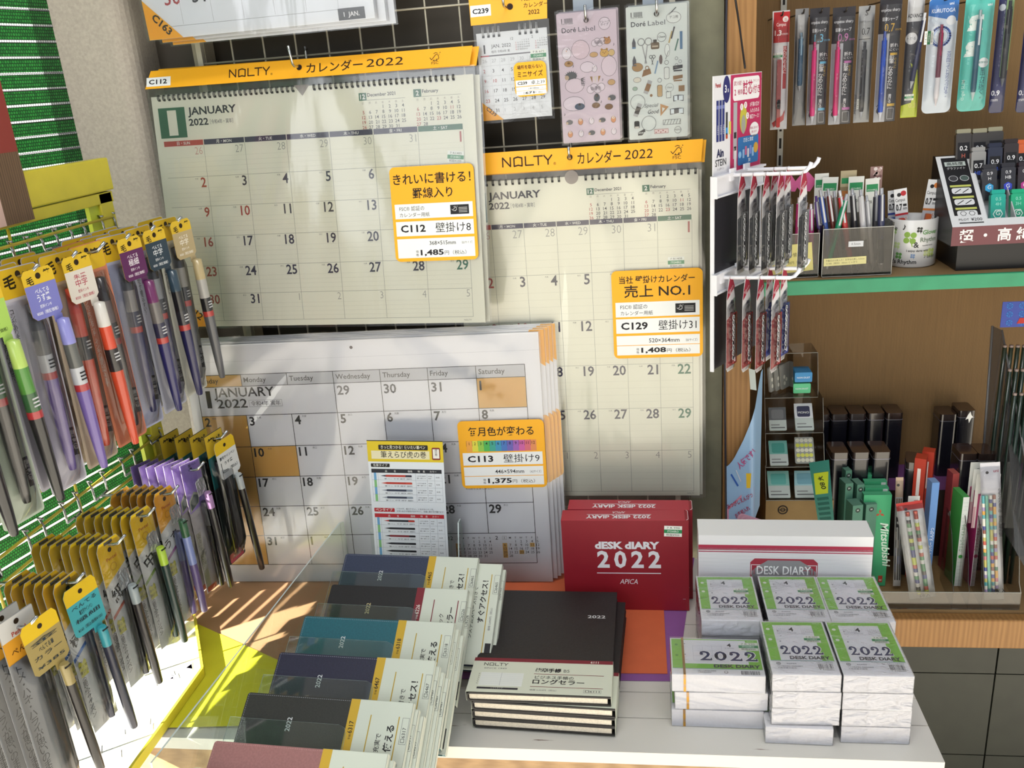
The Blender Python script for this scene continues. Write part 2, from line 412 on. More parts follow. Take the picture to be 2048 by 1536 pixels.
def month(b, x, y, dx, dy, h, first, n, hol=(), box=None, big=0, col=('3c3a40', 'b3403f', '3c3a40')):
    c = first; r = 0
    for d in range(1, n + 1):
        k = col[1] if (c == 0 or d in hol) else col[2] if c == 6 else col[0]
        if box and (c == 0 or d in hol): b.rect(x + c * dx - dx * .42, y - r * dy - h * .3, dx * .84, h * 1.6, box, 2); k = '3c3a40'
        b.txt(str(d), x + c * dx, y - r * dy, h, k, 3, 'c', .004)
        c += 1
        if c == 7: c = 0; r += 1
def price_card(name, parent, M, w, h, top, sub, code, kind, size, szbox, price, rows, extra=None):
    """rounded yellow tag: headline, then white rows"""
    b = B(); Y = mat(YEL, .42, spec=.3); b.rbox(0, 0, w, h, 8, -.3, 0, Y)
    for (t, y, hh, wd) in top: b.txt(t, w / 2, y, hh, '241c14', 2, 'c', .012, w=wd)
    for (y0, y1) in rows: b.rect(w * .035, y0, w * .93, y1 - y0, 'e9ebea', 1)
    if extra: extra(b)
    if sub:
        y0, y1 = rows[0]; b.txt('FSC® 認証の', w * .09, y0 + (y1 - y0) * .56, (y1 - y0) * .24, '2a2a2e', 2, w=w * .3); b.txt('カレンダー用紙', w * .09, y0 + (y1 - y0) * .14, (y1 - y0) * .22, '2a2a2e', 2, w=w * .36)
        b.rect(w * .70, y0 + (y1 - y0) * .18, w * .22, (y1 - y0) * .64, '1d1d20', 2); fsc(b, w * .75, y0 + (y1 - y0) * .42, (y1 - y0) * .26, 'e8e8e8', 3, False)
        for q in range(4): b.rect(w * .80, y0 + (y1 - y0) * (.3 + .1 * q), w * .10, (y1 - y0) * .04, 'b8b8b8', 3)
    r = rows[1] if sub else rows[0]
    b.txt(code, w * .09, r[0] + (r[1] - r[0]) * .28, (r[1] - r[0]) * .46, '1f1c22', 2, 'l', .03, w=w * .30)
    b.txt(kind, w * .93, r[0] + (r[1] - r[0]) * .24, (r[1] - r[0]) * .5, '1f1c22', 2, 'r', 0, w=w * .42)
    r = rows[-2]; hh = (r[1] - r[0]) * .42
    b.txt(size, w * .74, r[0] + hh * .6, hh, '2a2a2e', 2, 'r', .008); b.txt(szbox, w * .94, r[0] + hh * .65, hh * .55, '55555a', 2, 'r', w=w * .13)
    r = rows[-1]; hh = (r[1] - r[0]) * .5
    b.txt('価', w * .27, r[0] + hh * 1.0, hh * .4, '2a2a2e', 2, 'c'); b.txt('格', w * .27, r[0] + hh * .35, hh * .4, '2a2a2e', 2, 'c')
    b.txt(price, w * .31, r[0] + hh * .5, hh, '1f1c22', 2, 'l', .03, w=w * .28); b.txt('円（税込）', w * .60, r[0] + hh * .5, hh * .62, '2a2a2e', 2, w=w * .26)
    o = b.obj(name, parent, M); return o
def plan_sheet(b, Wd, Ht, xs, rows, hb, hbt, nh, wk, guides=4, gap=3.2, jpx=0):
    """a NOLTY month page: coloured day band, cells, ruled lines and numbers"""
    names = ('日・SUN', '月・MON', '火・TUE', '水・WED', '木・THU', '金・FRI', '土・SAT')
    for c in range(7):
        k = 'b5443f' if c == 0 else '35694f' if c == 6 else '3a3550'
        b.rect(xs[c] + .6, hbt, xs[c + 1] - xs[c] - 1.2, hb - hbt, k, 1)
        b.txt(names[c], (xs[c] + xs[c + 1]) / 2, hbt + (hb - hbt) * .24, (hb - hbt) * .52, 'e6e6e2', 2, 'c', .01)
    y0 = hbt
    for r, y1 in enumerate(rows):
        for g in range(1, guides + 1):
            if guides: b.rect(xs[0], y0 + (y1 - y0) * (.36 + .155 * (g - 1) + .02), xs[7] - xs[0], .22, 'c3c3b4', 1)
        b.rect(xs[0], y1 - .25, xs[7] - xs[0], .5, '8e8f86', 1)
        for c in range(1, 8): b.rect(xs[c] - .25, y1, .5, y0 - y1, '8e8f86', 1)
        y0 = y1
    d = -5; tops = [hbt] + list(rows[:-1])
    for r in range(6):
        for c in range(7):
            t = d + (0 if d > 0 else 31); x = xs[c + 1] - gap; cur = 1 <= d <= 31
            if d > 31: t = d - 31
            k = (('a8403c' if (c == 0 or d == 10) else '2f6a50' if c == 6 else '353348') if cur else ('c99a92' if c == 0 else '9b9b95'))
            if d == 1: k = 'a8403c'
            hh = nh if cur else nh * .78
            y = tops[r] - (1.6 if r else 2.6) - hh
            if cur: b.txt(str(t), x, y, hh, k, 2, 'r', .016, cond=.92)
            else: b.txt(str(t), x, y, hh, k, 2, 'r', -.012, cond=.88)
            if cur and d != 1: b.txt(wk[(d * 5) % 6], x - hh * (.78 if d < 10 else 1.45) - 1.5, y + hh * .82, 1.9, '77776f', 2, 'r')
            d += 1
        if r == 5: break
ROKU = ('先勝', '友引', '先負', '仏滅', '大安', '赤口')
def coil(name, parent, x0, x1, y, n, m, skip=None, r=3.2):
    b = B()
    for i in range(n):
        x = x0 + (x1 - x0) * i / (n - 1)
        if skip and skip[0] < x < skip[1]: continue
        for dx in (-.9, .9):
            b.tube([(x + dx, y - 1.5 + r * 1.3 * math.sin(a), 1.2 + r * math.cos(a)) for a in [rad(t) for t in range(-80, 200, 40)]], .55, m, 5)
        b.rect(x - 1.7, y - 6.2, 3.4, 3.2, '2b2620', 1)
    return b.obj(name, parent)
def header_card(parent, pts, H, tilt, code, fx, W, logo_x, hole):
    """yellow strip folded over the top of the bag"""
    b = B(); Y = mat(YEL, .4, spec=.35)
    b.prism(pts, -.6, 0, Y)
    h = H * .42; y = H * .30
    nolty_logo(b, logo_x, y, h, '32190d', 2); b.txt('®', logo_x + 5.75 * h, y - h * .1, h * .28, '5b3313', 2)
    b.disc(hole, H * .56, 4.2, '3d2410', 2); b.disc(hole, H * .56, 3.2, '1f140a', 3)
    b.txt('カレンダー', hole + 11, y - h * .12, h * .98, '2b170c', 2, 'l', .01, w=W * .172)
    b.txt('2022', hole + 11 + W * .172 + 5, y, h * .98, '2b170c', 2, 'l', .0, w=W * .11, it=.12)
    fsc(b, fx, H * .38, H * .36, '32210f', 2)
    if code:
        b.rect(-3, H * .12, 40, H * .50, 'eceef0', 2); b.txt(code, 16, H * .25, H * .24, '1f1c22', 3, 'c', .03, w=30)
    return b.obj('header_card', parent, Matrix.Rotation(rad(tilt), 4, 'X'))
def bag(parent, x0, y0, x1, y1, nu=40, nv=30, z=2.6, amp=1.0, key=None):
    b = B(); ph = random.random() * 6; cx = (x0 + x1) / 2
    def dz(u, v):
        a = (u - .5) / (1.12 - v * .95 + .02)             # folds fan out from the hook
        edge = min(1, 6 * min(u, 1 - u)) * min(1, 5 * min(v, 1 - v) + .15)
        return amp * edge * (1.9 * math.sin(7.5 * a + ph) ** 3 + .95 * math.sin(19 * a + 2 * v + ph) * (.4 + .6 * math.sin(5 * v + ph)) + .5 * math.sin(43 * a - 6 * v))
    b.sheet([(x0, y0, z), (x1, y0, z), (x1, y1, z), (x0, y1, z)], key or pvc, nu, nv, dz=dz)
    return b.obj('plastic_wrap', parent)
def hook(label, p, L=.10, up=.02, m=None, group=None, rd=1.9):
    """grid hook: clips over a wire, runs forward and turns up"""
    b = B(); Lm = L * 1e3
    b.tube([(0, 4, 24), (0, -2, 26), (0, -4, 20), (0, -4, 2), (0, -8, -2), (0, -Lm + 6, 0), (0, -Lm, 3), (0, -Lm - 7, up * 1e3 + 3)], rd, m or steel, 8)
    return tag(b.obj('grid_hook', M=p), label, 'hook', group)

# ---- C112: wall calendar B3 landscape, hanging from a hook
cA, cB, cD = [CC + .965 * (Vector(p) - CC) for p in ((-0.1025, 0.0179, -0.0912), (0.4146, -0.0145, -0.0944), (-0.1075, -0.0257, -0.452))]
M112 = frameM(cA, cB - cA, cA - cD)
def page_block(parent, W, H, m, t=2.2):
    b = B(); b.prism([(0, -H), (W, -H), (W, 0), (0, 0)], -t, 0, m); return b
def triangle(b, W, H, leg, text, z=4):
    b.poly([(0, -H), (leg, -H), (0, -H + leg * .86)], YEL, z); b.txt(text, leg * .17, -H + leg * .53, leg * .17, '2b170c', z + 1, 'l', .02, rot=-42, w=leg * .56)
def cal112(M, label, group, front=True):
    t = thing('wall_calendar', label, 'calendar', M, group)
    b = page_block(t, 500, 350, CREAM); xs = [11.5, 78, 145, 212.5, 280, 347.5, 415, 482]
    if front:
        b.rect(9, -61, 44, 44, '35694f', 1); b.txt('1', 31, -56, 34, 'e4e3d3', 2, 'c', .03, w=15)
        b.txt('JANUARY', 58, -29, 10.5, INK, 2, 'l', .025, w=79); b.txt('2022', 58, -44.5, 9.5, INK, 2, 'l', .025, w=32); b.txt('［令和4年・寅年］', 93, -43.5, 5, '5e5d66', 2, w=37)
        plan_sheet(b, 500, 350, xs, [-119.5, -164, -209.4, -255, -298.6, -340.9], -65.5, -73.2, 14.0, ROKU)
        for (x, n, nm, first, days, hol) in ((330, '12', 'December 2021', 3, 31, ()), (412, '2', 'February', 2, 28, (11, 23))):
            b.rect(x, -25.5, 11.5, 10.5, '35694f', 1); b.txt(n, x + 5.8, -23.5, 6.4, 'e6e6e2', 2, 'c', .03); b.txt(nm, x + 13, -20.5, 4.6, INK, 2, 'l', .015); b.rect(x + 11.5, -25.5, 58, .35, '6b6a66', 1)
            for c, ch in enumerate('日月火水木金土'): b.txt(ch, x + 5.5 + c * 10, -30.5, 2.4, '8f857c', 2, 'c')
            month(b, x + 5.5, -37.5, 10, 6.9, 4.6, first, days, hol)
        shop_sticker(b, 456, -117.5, 24, '7 R1485', '税抜¥1350', 6, -6)
        b.txt('NOLTY', 468, -347, 2.4, '77776f', 2)
        triangle(b, 500, 350, 63, 'C112')
    b.obj('page', t)
    if front:
        coil('coil_binding', t, 14, 472, -1, 56, dkwire, (232, 256))
        hg = B(); hg.prism([(232, 2), (256, 2), (244, -13)], .3, 1.0, mat('8a7f78', .3)); hg.obj('hanger_notch', t)
    H = 27
    hc = B()
    header_card(t, [(-5.5, 0), (497, 0), (501, H), (3.6, H)], H, 0, 'C112' if front else None, 447, 500, 133, 243).matrix_local = Matrix.Translation((0, .0115, .004)) @ Matrix.Rotation(rad(-14), 4, 'X')
    if front:
        price_card('price_tag', t, Matrix.Translation((.370, -.257, .0055)) @ Matrix.Rotation(rad(.3), 4, 'Z'), 126, 136, [('きれいに書ける！', 112, 11.5, 116), ('罫線入り', 92, 11, 60)], True, 'C112', '壁掛け8', '368×515mm', '（B3サイズ）', '1,485', [(62, 83), (37, 58), (20, 33), (5, 20)])
    bag(t, -4, -353, 504, 12, amp=1.1)
    return t
cal112(M112, 'large wide wall calendar with a C112 header tag hanging from a hook', 'wide wall calendars')
cal112(M112 @ Matrix.Translation((.007, .0035, -.010)) @ Matrix.Rotation(rad(-.4), 4, 'Z'), 'second wide wall calendar hanging directly behind the C112 one', 'wide wall calendars', False)
hp = M112 @ Vector((.243, .028, 0))
hook('chrome hook through the header of the C112 calendar', Vector((hp.x, -.004, hp.z)), -hp.y + .022, .024)
# ---- C129: tall calendar
M129 = frameM((.3687, -.0265, -.2465), (1, -.0165, .0014), (0, 0, 1))
def cal129(M, label, group, front=True):
    t = thing('wall_calendar', label, 'calendar', M, group)
    b = page_block(t, 364, 520, CREAM); xs = [8, 56.5, 106, 155.6, 205, 254.7, 304.6, 354.5]
    if front:
        b.rect(8, -60.5, 44, 44, '35694f', 1); b.txt('1', 30, -55, 34, 'e4e3d3', 2, 'c', .03, w=15)
        b.txt('JANUARY', 56, -27, 10.3, INK, 2, 'l', .025, w=79); b.txt('2022', 56, -41.5, 9.5, INK, 2, 'l', .025, w=31); b.txt('［令和4年・寅年］', 89, -40.5, 5, '5e5d66', 2, w=36)
        plan_sheet(b, 364, 520, xs, [-144.6, -218.5, -292.3, -366, -439, -512], -64.5, -71.8, 15.5, ROKU)
        for (x, n, nm, first, days, hol) in ((203, '12', 'December 2021', 3, 31, ()), (284, '2', 'February', 2, 28, (11, 23))):
            b.rect(x, -28, 10.5, 9.5, '35694f', 1); b.txt(n, x + 5.2, -26, 6, 'e6e6e2', 2, 'c', .03); b.txt(nm, x + 12, -23.5, 4.2, INK, 2, 'l', .015); b.rect(x + 10.5, -28, 58, .35, '6b6a66', 1)
            for c, ch in enumerate('日月火水木金土'): b.txt(ch, x + 5.5 + c * 10, -32, 2.3, '8f857c', 2, 'c')
            month(b, x + 5.5, -38.5, 10.2, 6.4, 4.5, first, days, hol)
        shop_sticker(b, 319, -142, 24, '7 R1408', '税抜¥1280', 6, 0)
        b.txt('NOLTY', 344, -517, 2.4, '77776f', 2)
    b.obj('page', t)
    if front:
        coil('coil_binding', t, 6, 360, -1, 37, dkwire, (171, 193))
        hg = B(); hg.disc(182, -1, 10, mat('8a7f78', .3), 3); hg.obj('hanger_notch', t)
        price_card('price_tag', t, Matrix.Translation((.2345, -.2805, .0055)), 135, 138, [('当社 壁掛けカレンダー', 119, 8.4, 112), ('売上 NO.1', 98, 14, 98)], True, 'C129', '壁掛け31', '520×364mm', '（B3サイズ）', '1,408', [(66, 89), (40, 63), (21, 36), (5, 20)])
    header_card(t, [(-4, 0), (368, 0), (371, 31), (-2, 31)], 31, 0, None, 334, 364, 82, 181).matrix_local = Matrix.Translation((0, .0105, .004)) @ Matrix.Rotation(rad(-10), 4, 'X')
    bag(t, -4, -524, 369, 11, amp=1.0)
    return t
cal129(M129, 'tall wall calendar with a C129 price tag hanging under the sticker sheets', 'tall wall calendars')
cal129(M129 @ Matrix.Translation((.005, -.002, -.008)), 'second tall wall calendar hanging directly behind the C129 one', 'tall wall calendars', False)
hook('chrome hook through the header of the C129 calendar', Vector((.550, -.003, -.219)), .045, .014)
# ---- C113: wide calendar standing on the table, with copies behind it
dA, dB, dD = [CC + .961 * (Vector(p) - CC) for p in ((-0.1171, -0.0191, -0.4876), (0.4839, -0.0122, -0.4862), (-0.1157, -0.0545, -0.9224))]
M113 = frameM(dA, dB - dA, dA - dD)
OCH = 'd9ab5a'
def cal113(M, label, group, front=True):
    t = thing('wall_calendar', label, 'calendar', M, group)
    b = page_block(t, 578, 418, WHITE, 3.2); x0 = 16.6; cw = 76.8; xs = [x0 + cw * i for i in range(8)]
    rows = [-69, -118, -172, -225, -277.5, -330.5, -384]; hb = -49.3
    if front:
        K = '2a282a'
        for c in (0, 6): b.rect(xs[c], rows[1 if c == 6 else 0], cw, (rows[0] if c == 6 else hb) - rows[1 if c == 6 else 0], OCH, 1) if c == 6 else b.rect(xs[0], rows[0], cw, hb - rows[0], OCH, 1)
        for c in range(1, 7): b.rect(xs[c], rows[0], cw, hb - rows[0], 'c3c4c9', 1)
        for r in range(1, 6): b.rect(xs[0], rows[r + 1], cw, rows[r] - rows[r + 1], OCH, 1)
        b.rect(xs[1], rows[3], cw, rows[2] - rows[3], OCH, 1)
        for r, y in enumerate([hb] + rows): b.rect(xs[0], y - .5, cw * 7, 1.0, K, 2)
        for c in range(8):
            if c in (1, 2): b.rect(xs[c] - .5, rows[0], 1, hb - rows[0], K, 2); b.rect(xs[c] - .5, rows[-1], 1, rows[1] - rows[-1], K, 2)
            elif c in (4, 6): b.rect(xs[c] - .5, rows[-2] if c == 6 else rows[-1], 1, hb - (rows[-2] if c == 6 else rows[-1]), K, 2)
            else: b.rect(xs[c] - .5, rows[-1], 1, hb - rows[-1], K, 2)
        for c, nm in enumerate(('Sunday', 'Monday', 'Tuesday', 'Wednesday', 'Thursday', 'Friday', 'Saturday')): b.txt(nm, xs[c] + 4, rows[0] + 6.5, 8.2, K, 3, 'l', .004)
        b.txt('1', 29, -103, 27, K, 3, 'l', .03, w=8); b.txt('JANUARY', 43, -86, 15, K, 3, 'l', .014, w=103); b.txt('2022', 46, -104.5, 14.5, K, 3, 'l', .014, w=52)
        b.frame(101, -104, 56, 11.5, .4, '77757a', 3); b.txt('令和4年 寅年', 104, -101.5, 6.2, '55535a', 3, w=50)
        d = 29
        for c in (3, 4, 5): b.txt(str(d), xs[c] + 4, -88, 14.5, '5b5a5e', 3, 'l', .02); d += 1
        b.txt('1', xs[6] + 4, -88, 14.5, K, 3, 'l', .025)
        d = 2
        for r in range(1, 6):
            for c in range(7):
                if d > 32: break
                b.txt(str(d if d < 32 else 1), xs[c] + 4, rows[r] - 17.2, 14.2, K if d < 32 else '77757a', 3, 'l', .024); b.txt(ROKU[d % 6], xs[c] + (17 if d < 10 else 28), rows[r] - 5.5, 2.6, '55535a', 3)
                d += 1
        for (x, n, first, days, hol) in ((412, '12', 3, 31, ()), (490, '2', 2, 28, (11, 23))):
            b.txt(n, x - 2, -342, 6.5, K, 3, 'l', .01)
            for c, ch in enumerate('SMTWTFS'): b.txt(ch, x + 13 + c * 9, -340.5, 3.2, '4a484c', 3, 'c', .01)
            b.frame(x + 9.5, -342, 7, 6.2, .3, '8a7a5a', 3)
            month(b, x + 13, -347.5, 9, 6.4, 4.3, first, days, hol, OCH)
        b.txt('※用紙を変更しました。', 446, -254, 3.2, '66646a', 2)
        b.disc(282, -12, 2.6, '4a3a3e', 2, 12); b.rect(0, -27.5, 578, .35, 'c2c2c8', 1)
    b.obj('page', t)
    if front:
        def swatches(b):
            cs = ('e6a24a', 'd9d24a', '8fc24f', '4fae57', '3f9f8e', '3f8fb5', '4a74b8', '6a62b0', '9a62b0', 'c45f9f', 'cf6a78', 'd98a5a')
            for i, c in enumerate(cs): b.rect(12 + i * 9.3, 62, 9.3, 18, c, 1); b.rect(12 + i * 9.3, 71, .4, 9, '2a282a', 2); b.txt(str(i + 1), 16.6 + i * 9.3, 73, 4.6, '1f1c22', 3, 'c', .004)
        price_card('price_tag', t, Matrix.Translation((.442, -.2495, .0065)), 137, 113, [('毎月色が変わる', 89, 11, 104)], False, 'C113', '壁掛け9', '446×594mm', '（A2サイズ）', '1,375', [(39, 60), (21, 36), (5, 20)], swatches)
    else:
        c = B(); c.poly([(556, -0), (578.5, -.0), (578.5, -58), (545, -36)], YEL, 2); c.obj('corner_flap', t)
        c = B(); c.poly([(0, -418), (60, -418), (0, -366)], YEL, 2); c.obj('corner_flap', t)
        c = B(); c.rbox(470, -249.5, 110, 113, 8, .1, .4, mat(YEL, .42)); c.obj('price_tag', t)
    bag(t, -3, -420, 581, 2, 44, 30, amp=1.15)
    return t
cal113(M113, 'wide white calendar with yellow Sundays standing on the table, frontmost of its stack', 'white calendars on the table')
for i, (dx, dz) in enumerate(((.0075, -.006), (.013, -.011), (.0185, -.016), (.024, -.021))):
    cal113(M113 @ Matrix.Translation((dx, .003 + .0018 * i, dz)), ('%s copy in the row of white calendars behind the yellow-Sunday one' % ('first', 'second', 'third', 'rearmost')[i]), 'white calendars on the table', False)
# ---- C163: calendar whose lower edge hangs into view at the top
p1, p2 = onY(300, 81, -.075), onY(750, 36, -.085)
W3 = (p2 - p1).length * 1e3
M163 = frameM(p1, p2 - p1, (0, -.02, 1))
def cal163(M, label, front=True):
    t = thing('wall_calendar', label, 'calendar', M, 'calendars along the top of the grid')
    b = B(); b.prism([(0, 0), (W3, 0), (W3, 330), (0, 330)], -2.2, 0, mat('dfe3ea', .6))
    if front:
        xs = [W3 * (.012 + .0 + .137 * i) for i in range(8)]
        b.rect(10, 15, W3 - 24, .45, '7a7c80', 1)
        for r in range(1, 6): b.rect(10, 15 + 48 * r, W3 - 24, .45, '7a7c80', 1)
        for c in range(1, 7): b.rect(xs[c] + 6, 17, .4, 44, '9a9ca2', 1)
        b.txt('30', xs[0] + 30, 43, 18, 'a8404a', 2, 'l', .01); b.txt('31', xs[1] + 26, 43, 18, '3c3a46', 2, 'l', .01)
        for r in range(1, 5):
            for c in range(7):
                d = 2 + 7 * (4 - r) + c; b.txt(str(d), xs[c] + 26, 43 + 48 * r, 18, 'a8404a' if c == 0 else '3c3a46', 2, 'l', .01)
        b.rect(W3 - 51, 1, 38, 15, '26262c', 3); b.txt('1  JAN.', W3 - 32, 5.5, 5.6, 'e8e8ea', 4, 'c', .02)
        b.poly([(0, 0), (52, 0), (0, 52)], YEL, 4); b.txt('C163', 9, 28, 9.5, '2b170c', 5, 'l', .03, rot=-47, w=33)
    else: b.poly([(0, 0), (52, 0), (0, 52)], YEL, 2)
    b.obj('page', t); bag(t, -3, -2, W3 + 4, 330, amp=.9); return t
cal163(M163, 'wide calendar with a yellow C163 corner, its lower edge hanging above the C112 one')
cal163(M163 @ Matrix.Translation((.012, -.004, -.012)), 'second calendar behind the one with the C163 corner', False)
cal163(M163 @ Matrix.Translation((.022, -.008, -.022)), 'rearmost calendar behind the one with the C163 corner', False)
# ---- C239: mini calendar
q0, q1 = onY(952, 68, -.03), onY(1086, 55, -.03)
Wm = 100.0
M239 = frameM(q0, q1 - q0, (0, 0.03, 1))
t = thing('mini_calendar', 'small desk calendar with a C239 header hanging beside the sticker sheets', 'calendar', M239)
b = B(); b.prism([(0, -118), (Wm, -118), (Wm, 0), (0, 0)], -3, 0, mat('e3e6ea', .55))
b.txt('1', 9, -27, 11, '232126', 2, 'l', .02); b.txt('JAN. 2022', 20, -20.5, 4.6, '3a383e', 2); b.txt('睦月 令和4年 寅', 20, -27, 2.6, '55535a', 2)
for x, n, f, dn in ((52, '12', 3, 31), (80, '2', 2, 28)):
    b.txt(n, x, -12, 3.4, '3a383e', 2, 'r'); month(b, x + 3.5, -14, 3, 3, 1.7, f, dn)
b.rect(4, -31.5, 12, 1.6, 'b3404a', 1); b.rect(16, -31.5, 80, 1.6, '6a6870', 1)
d = -5
for r in range(6):
    for c in range(7):
        if r == 5 and c == 0: d += 1; continue
        tt_ = d if 1 <= d <= 31 else (d + 31 if d < 1 else d - 31); cur = 1 <= d <= 31
        b.txt(str(tt_), 6 + c * 13.2, -39.5 - r * 13.5, 4.6, ('b04a48' if c == 0 or d == 10 else '2f2d33') if cur else 'b4b6ba', 2, 'l', .006 if cur else 0); d += 1
    b.rect(3, -44 - r * 13.5, 94, .25, 'b4b6ba', 1)
for c in range(1, 7): b.rect(4 + c * 13.2, -113, .2, 80, 'b4b6ba', 1)
triangle(b, 100, 118, 30, 'C239'); shop_sticker(b, 75, -43, 22, '7 R 671', '税抜¥610', 6)
b.obj('page', t)
cw = B()
for x in (10, 17.5, 25, 32.5, 62, 70, 78, 86):
    for dx in (-.9, .9): cw.tube([(x + dx, 7, -1), (x + dx, 8, 1.5), (x + dx, 2, 3), (x + dx, -4, 1)], .45, mat('d8d8da', .3, .6), 5)
    cw.rect(x - 1.8, -6.5, 3.6, 3.6, '26262a', 1)
cw.obj('coil_binding', t)
hb = B(); hb.prism([(-5.5, 0), (102, 0), (103.5, 37), (-6.5, 37)], -.6, 0, mat(YEL, .4)); hb.rect(-5, 11, 29, 15, 'e8ecee', 1); hb.txt('C239', 9.5, 15, 6.2, '1f1c22', 2, 'c', .03, w=23)
nolty_logo(hb, 68, 26, 5, '32190d', 2); hb.txt('カレンダー', 70, 17, 5, '2b170c', 2, 'l', .005, w=34); hb.txt('2022', 76, 7.5, 5.6, '2b170c', 2, 'l', .01)
hb.disc(51, 20, 4.4, '4a2a12', 2); hb.disc(51.5, 20, 3.4, '23150a', 3)
hb.obj('header_card', t, Matrix.Translation((0, .011, .004)) @ Matrix.Rotation(rad(-8), 4, 'X'))
price_card('price_tag', t, Matrix.Translation((.050, -.089, .0045)), 46, 46, [('場所を取らない', 37, 4, 36), ('ミニサイズ', 26.5, 6, 36)], False, 'C239', '卓上39', '118×100mm', '（ミニ）', '671', [(14, 22), (8, 13), (2, 7.5)])
bag(t, -3, -122, 104, 11, 18, 14, z=3.4, amp=.22, key=film('small_wrap', gloss=1.3, rough=.08, bump=.15, bs=20, haze=.008))
hp = M239 @ Vector((.051, .031, 0)); hook('chrome hook through the header of the small C239 calendar', Vector((hp.x - .006, -.003, hp.z)), .05, .02)
# ================================================================ things on the table
SILV = mat('c9ccd2', .4, .25)
def serif2022(b, x, y, h, w, z):
    """heavy slab-serif year in navy with a white outline"""
    cw = w / 4.0
    for i, ch in enumerate('2022'):
        cx = x + cw * (i + .5)
        for off, k, zz in ((.06, 'f2f2f6', z), (.012, '262a5c', z + 1)):
            b.txt(ch, cx, y, h, k, zz, 'c', off, w=cw * (.9 if off > .03 else .78))
        if ch == '2':
            b.poly([(cx + cw * .30, y), (cx + cw * .43, y), (cx + cw * .40, y + h * .30), (cx + cw * .33, y + h * .2)], '262a5c', z + 1)
            b.disc(cx - cw * .27, y + h * .70, h * .13, '262a5c', z + 1, 10)
        else:
            for q in (-1, 1): b.disc(cx + q * cw * .30, y + h * .5, h * .11, '262a5c', z + 1, 12, ry=h * .3)
def pad_print(b, w, d, z, x0=0, xn=0.18, wide=False):
    G = '86c44a'; f = d * .245
    b.rect(x0 + 2, f, w - 4 - x0, d - f - 2, G, z); b.rect(x0 + 2, f, w - 4 - x0, 1.1, '8fa8b4', z + 1)
    b.rect(x0 + w * xn, f + 1.2, w * (.80 - xn) - x0, d * .91 - f, 'e6e6ee', z + 1)
    for yy in (.84, .64): b.disc(x0 + 7.5, d * yy, 2.4, 'eef2ea', z + 2, 12); b.disc(x0 + w * xn + 5, d * (yy - .035), 1.2, '8c8c98', z + 2, 8)
    m0 = w * .40 + x0 * .5
    b.txt('4', m0 + w * .06, d * .80, d * .075, '20202c', z + 2, 'c', .02); b.txt('土 Saturday', m0 + w * .06, d * .765, 1.6, '66667a', z + 2, 'c')
    if not wide:
        for sx in (.24, .62): month(b, w * sx, d * .86, 2.4, 2.4, 1.4, 6, 31, col=('8a8a98', '9a8a98', '8a8a98'))
        b.rect(w * .24, d * .745, w * .5, .3, 'a2a2ae', z + 2)
    shop = B(); shop_sticker(shop, 0, 0, w * .25, '7 R 990', '税抜¥900', z + 2)
    merge(b, shop, Matrix.Translation((w * .62, d * .585, 0)))
    serif2022(b, w * .20 + x0 * .55, d * .365, d * .155, w * .66 - x0 * .1, z + 2)
    b.txt('DESK DIARY', w * .96 - 3, d * .275, d * .052, '3c3a46', z + 4, 'r', .035, w=w * .60)
    b.txt('APICA', w - 5, d - 5.6, 2.2, 'd9ecc8', z + 2, 'r')
    b.disc(w * .13 + x0, f - 5, 2.6, '3a3a44', z + 1, 14); b.disc(w * .13 + x0, f - 5, 2.0, 'e4e4ea', z + 2, 14); b.txt('紙', w * .13 + x0, f - 6, 1.9, '3a3a44', z + 3, 'c', .02)
    b.txt('再生紙使用', w * .25 + x0, f - 6, 1.6, '66667a', z + 1)
    b.txt('アピカ株式会社 日記製造販売', w * .10 + x0, f - 11, 1.7, '55555f', z + 1, w=w * .38); b.txt('大阪府東大阪市', w * .10 + x0, f - 14.5, 1.7, '55555f', z + 1, w=w * .28)
    b.rect(w * .70, f - 16, w * .24, 11.5, 'efeff2', z + 1); xb = w * .71; random.seed(5)
    while xb < w * .93: wd = random.choice((.3, .5, .8)); b.rect(xb, f - 14.5, wd, 9.5, '2a2a44', z + 2); xb += wd + random.choice((.4, .6, .8))
    b.txt('4 970090', w * .71, f - 16.8, 1.5, '3a3a44', z + 2, w=w * .22); b.txt('日本ノート株式会社', w * .70, f - 3.4, 1.5, '66667a', z + 1, w=w * .24)
paperside = mat('e3e3ea', .75, grain=.03, gs=300)
shrink = film('shrink_wrap', gloss=1.8, rough=.10, bump=.9, bs=55, haze=.05, stretch=(1, 1, 1.6))
PW, PD, PH = 78.2, 107.5, 24.3
def pages_box(b, x0, y0, z0, x1, y1, z1, m): b.box(x0, y0, z0, x1, y1, z1, m)
def wrapbox(w, d, h, m):
    b = B(); n = 6; e = .5
    def face(p, u, v, nu, nv):
        ph = random.random() * 9; nrm = Vector(u).cross(Vector(v)).normalized(); vs = []
        for j in range(nv + 1):
            for i in range(nu + 1):
                q = Vector(p) + Vector(u) * (i / nu) + Vector(v) * (j / nv)
                ed = (0 < i < nu) and (0 < j < nv)
                vs.append(q + nrm * (random.uniform(-.3, .35) if ed else 0))
        b.add(vs, [(j * (nu + 1) + i, j * (nu + 1) + i + 1, (j + 1) * (nu + 1) + i + 1, (j + 1) * (nu + 1) + i) for j in range(nv) for i in range(nu)], m, True)
    face((-e, -e, -.0), (w + 2 * e, 0, 0), (0, 0, h + e), 14, 6); face((w + e, -e, 0), (0, d + 2 * e, 0), (0, 0, h + e), 14, 6); face((-e, d + e, 0), (0, -d - 2 * e, 0), (0, 0, h + e), 14, 6)
    face((-e, -e, h + e + .9), (w + 2 * e, 0, 0), (0, d + 2 * e, 0), 10, 12)
    return b
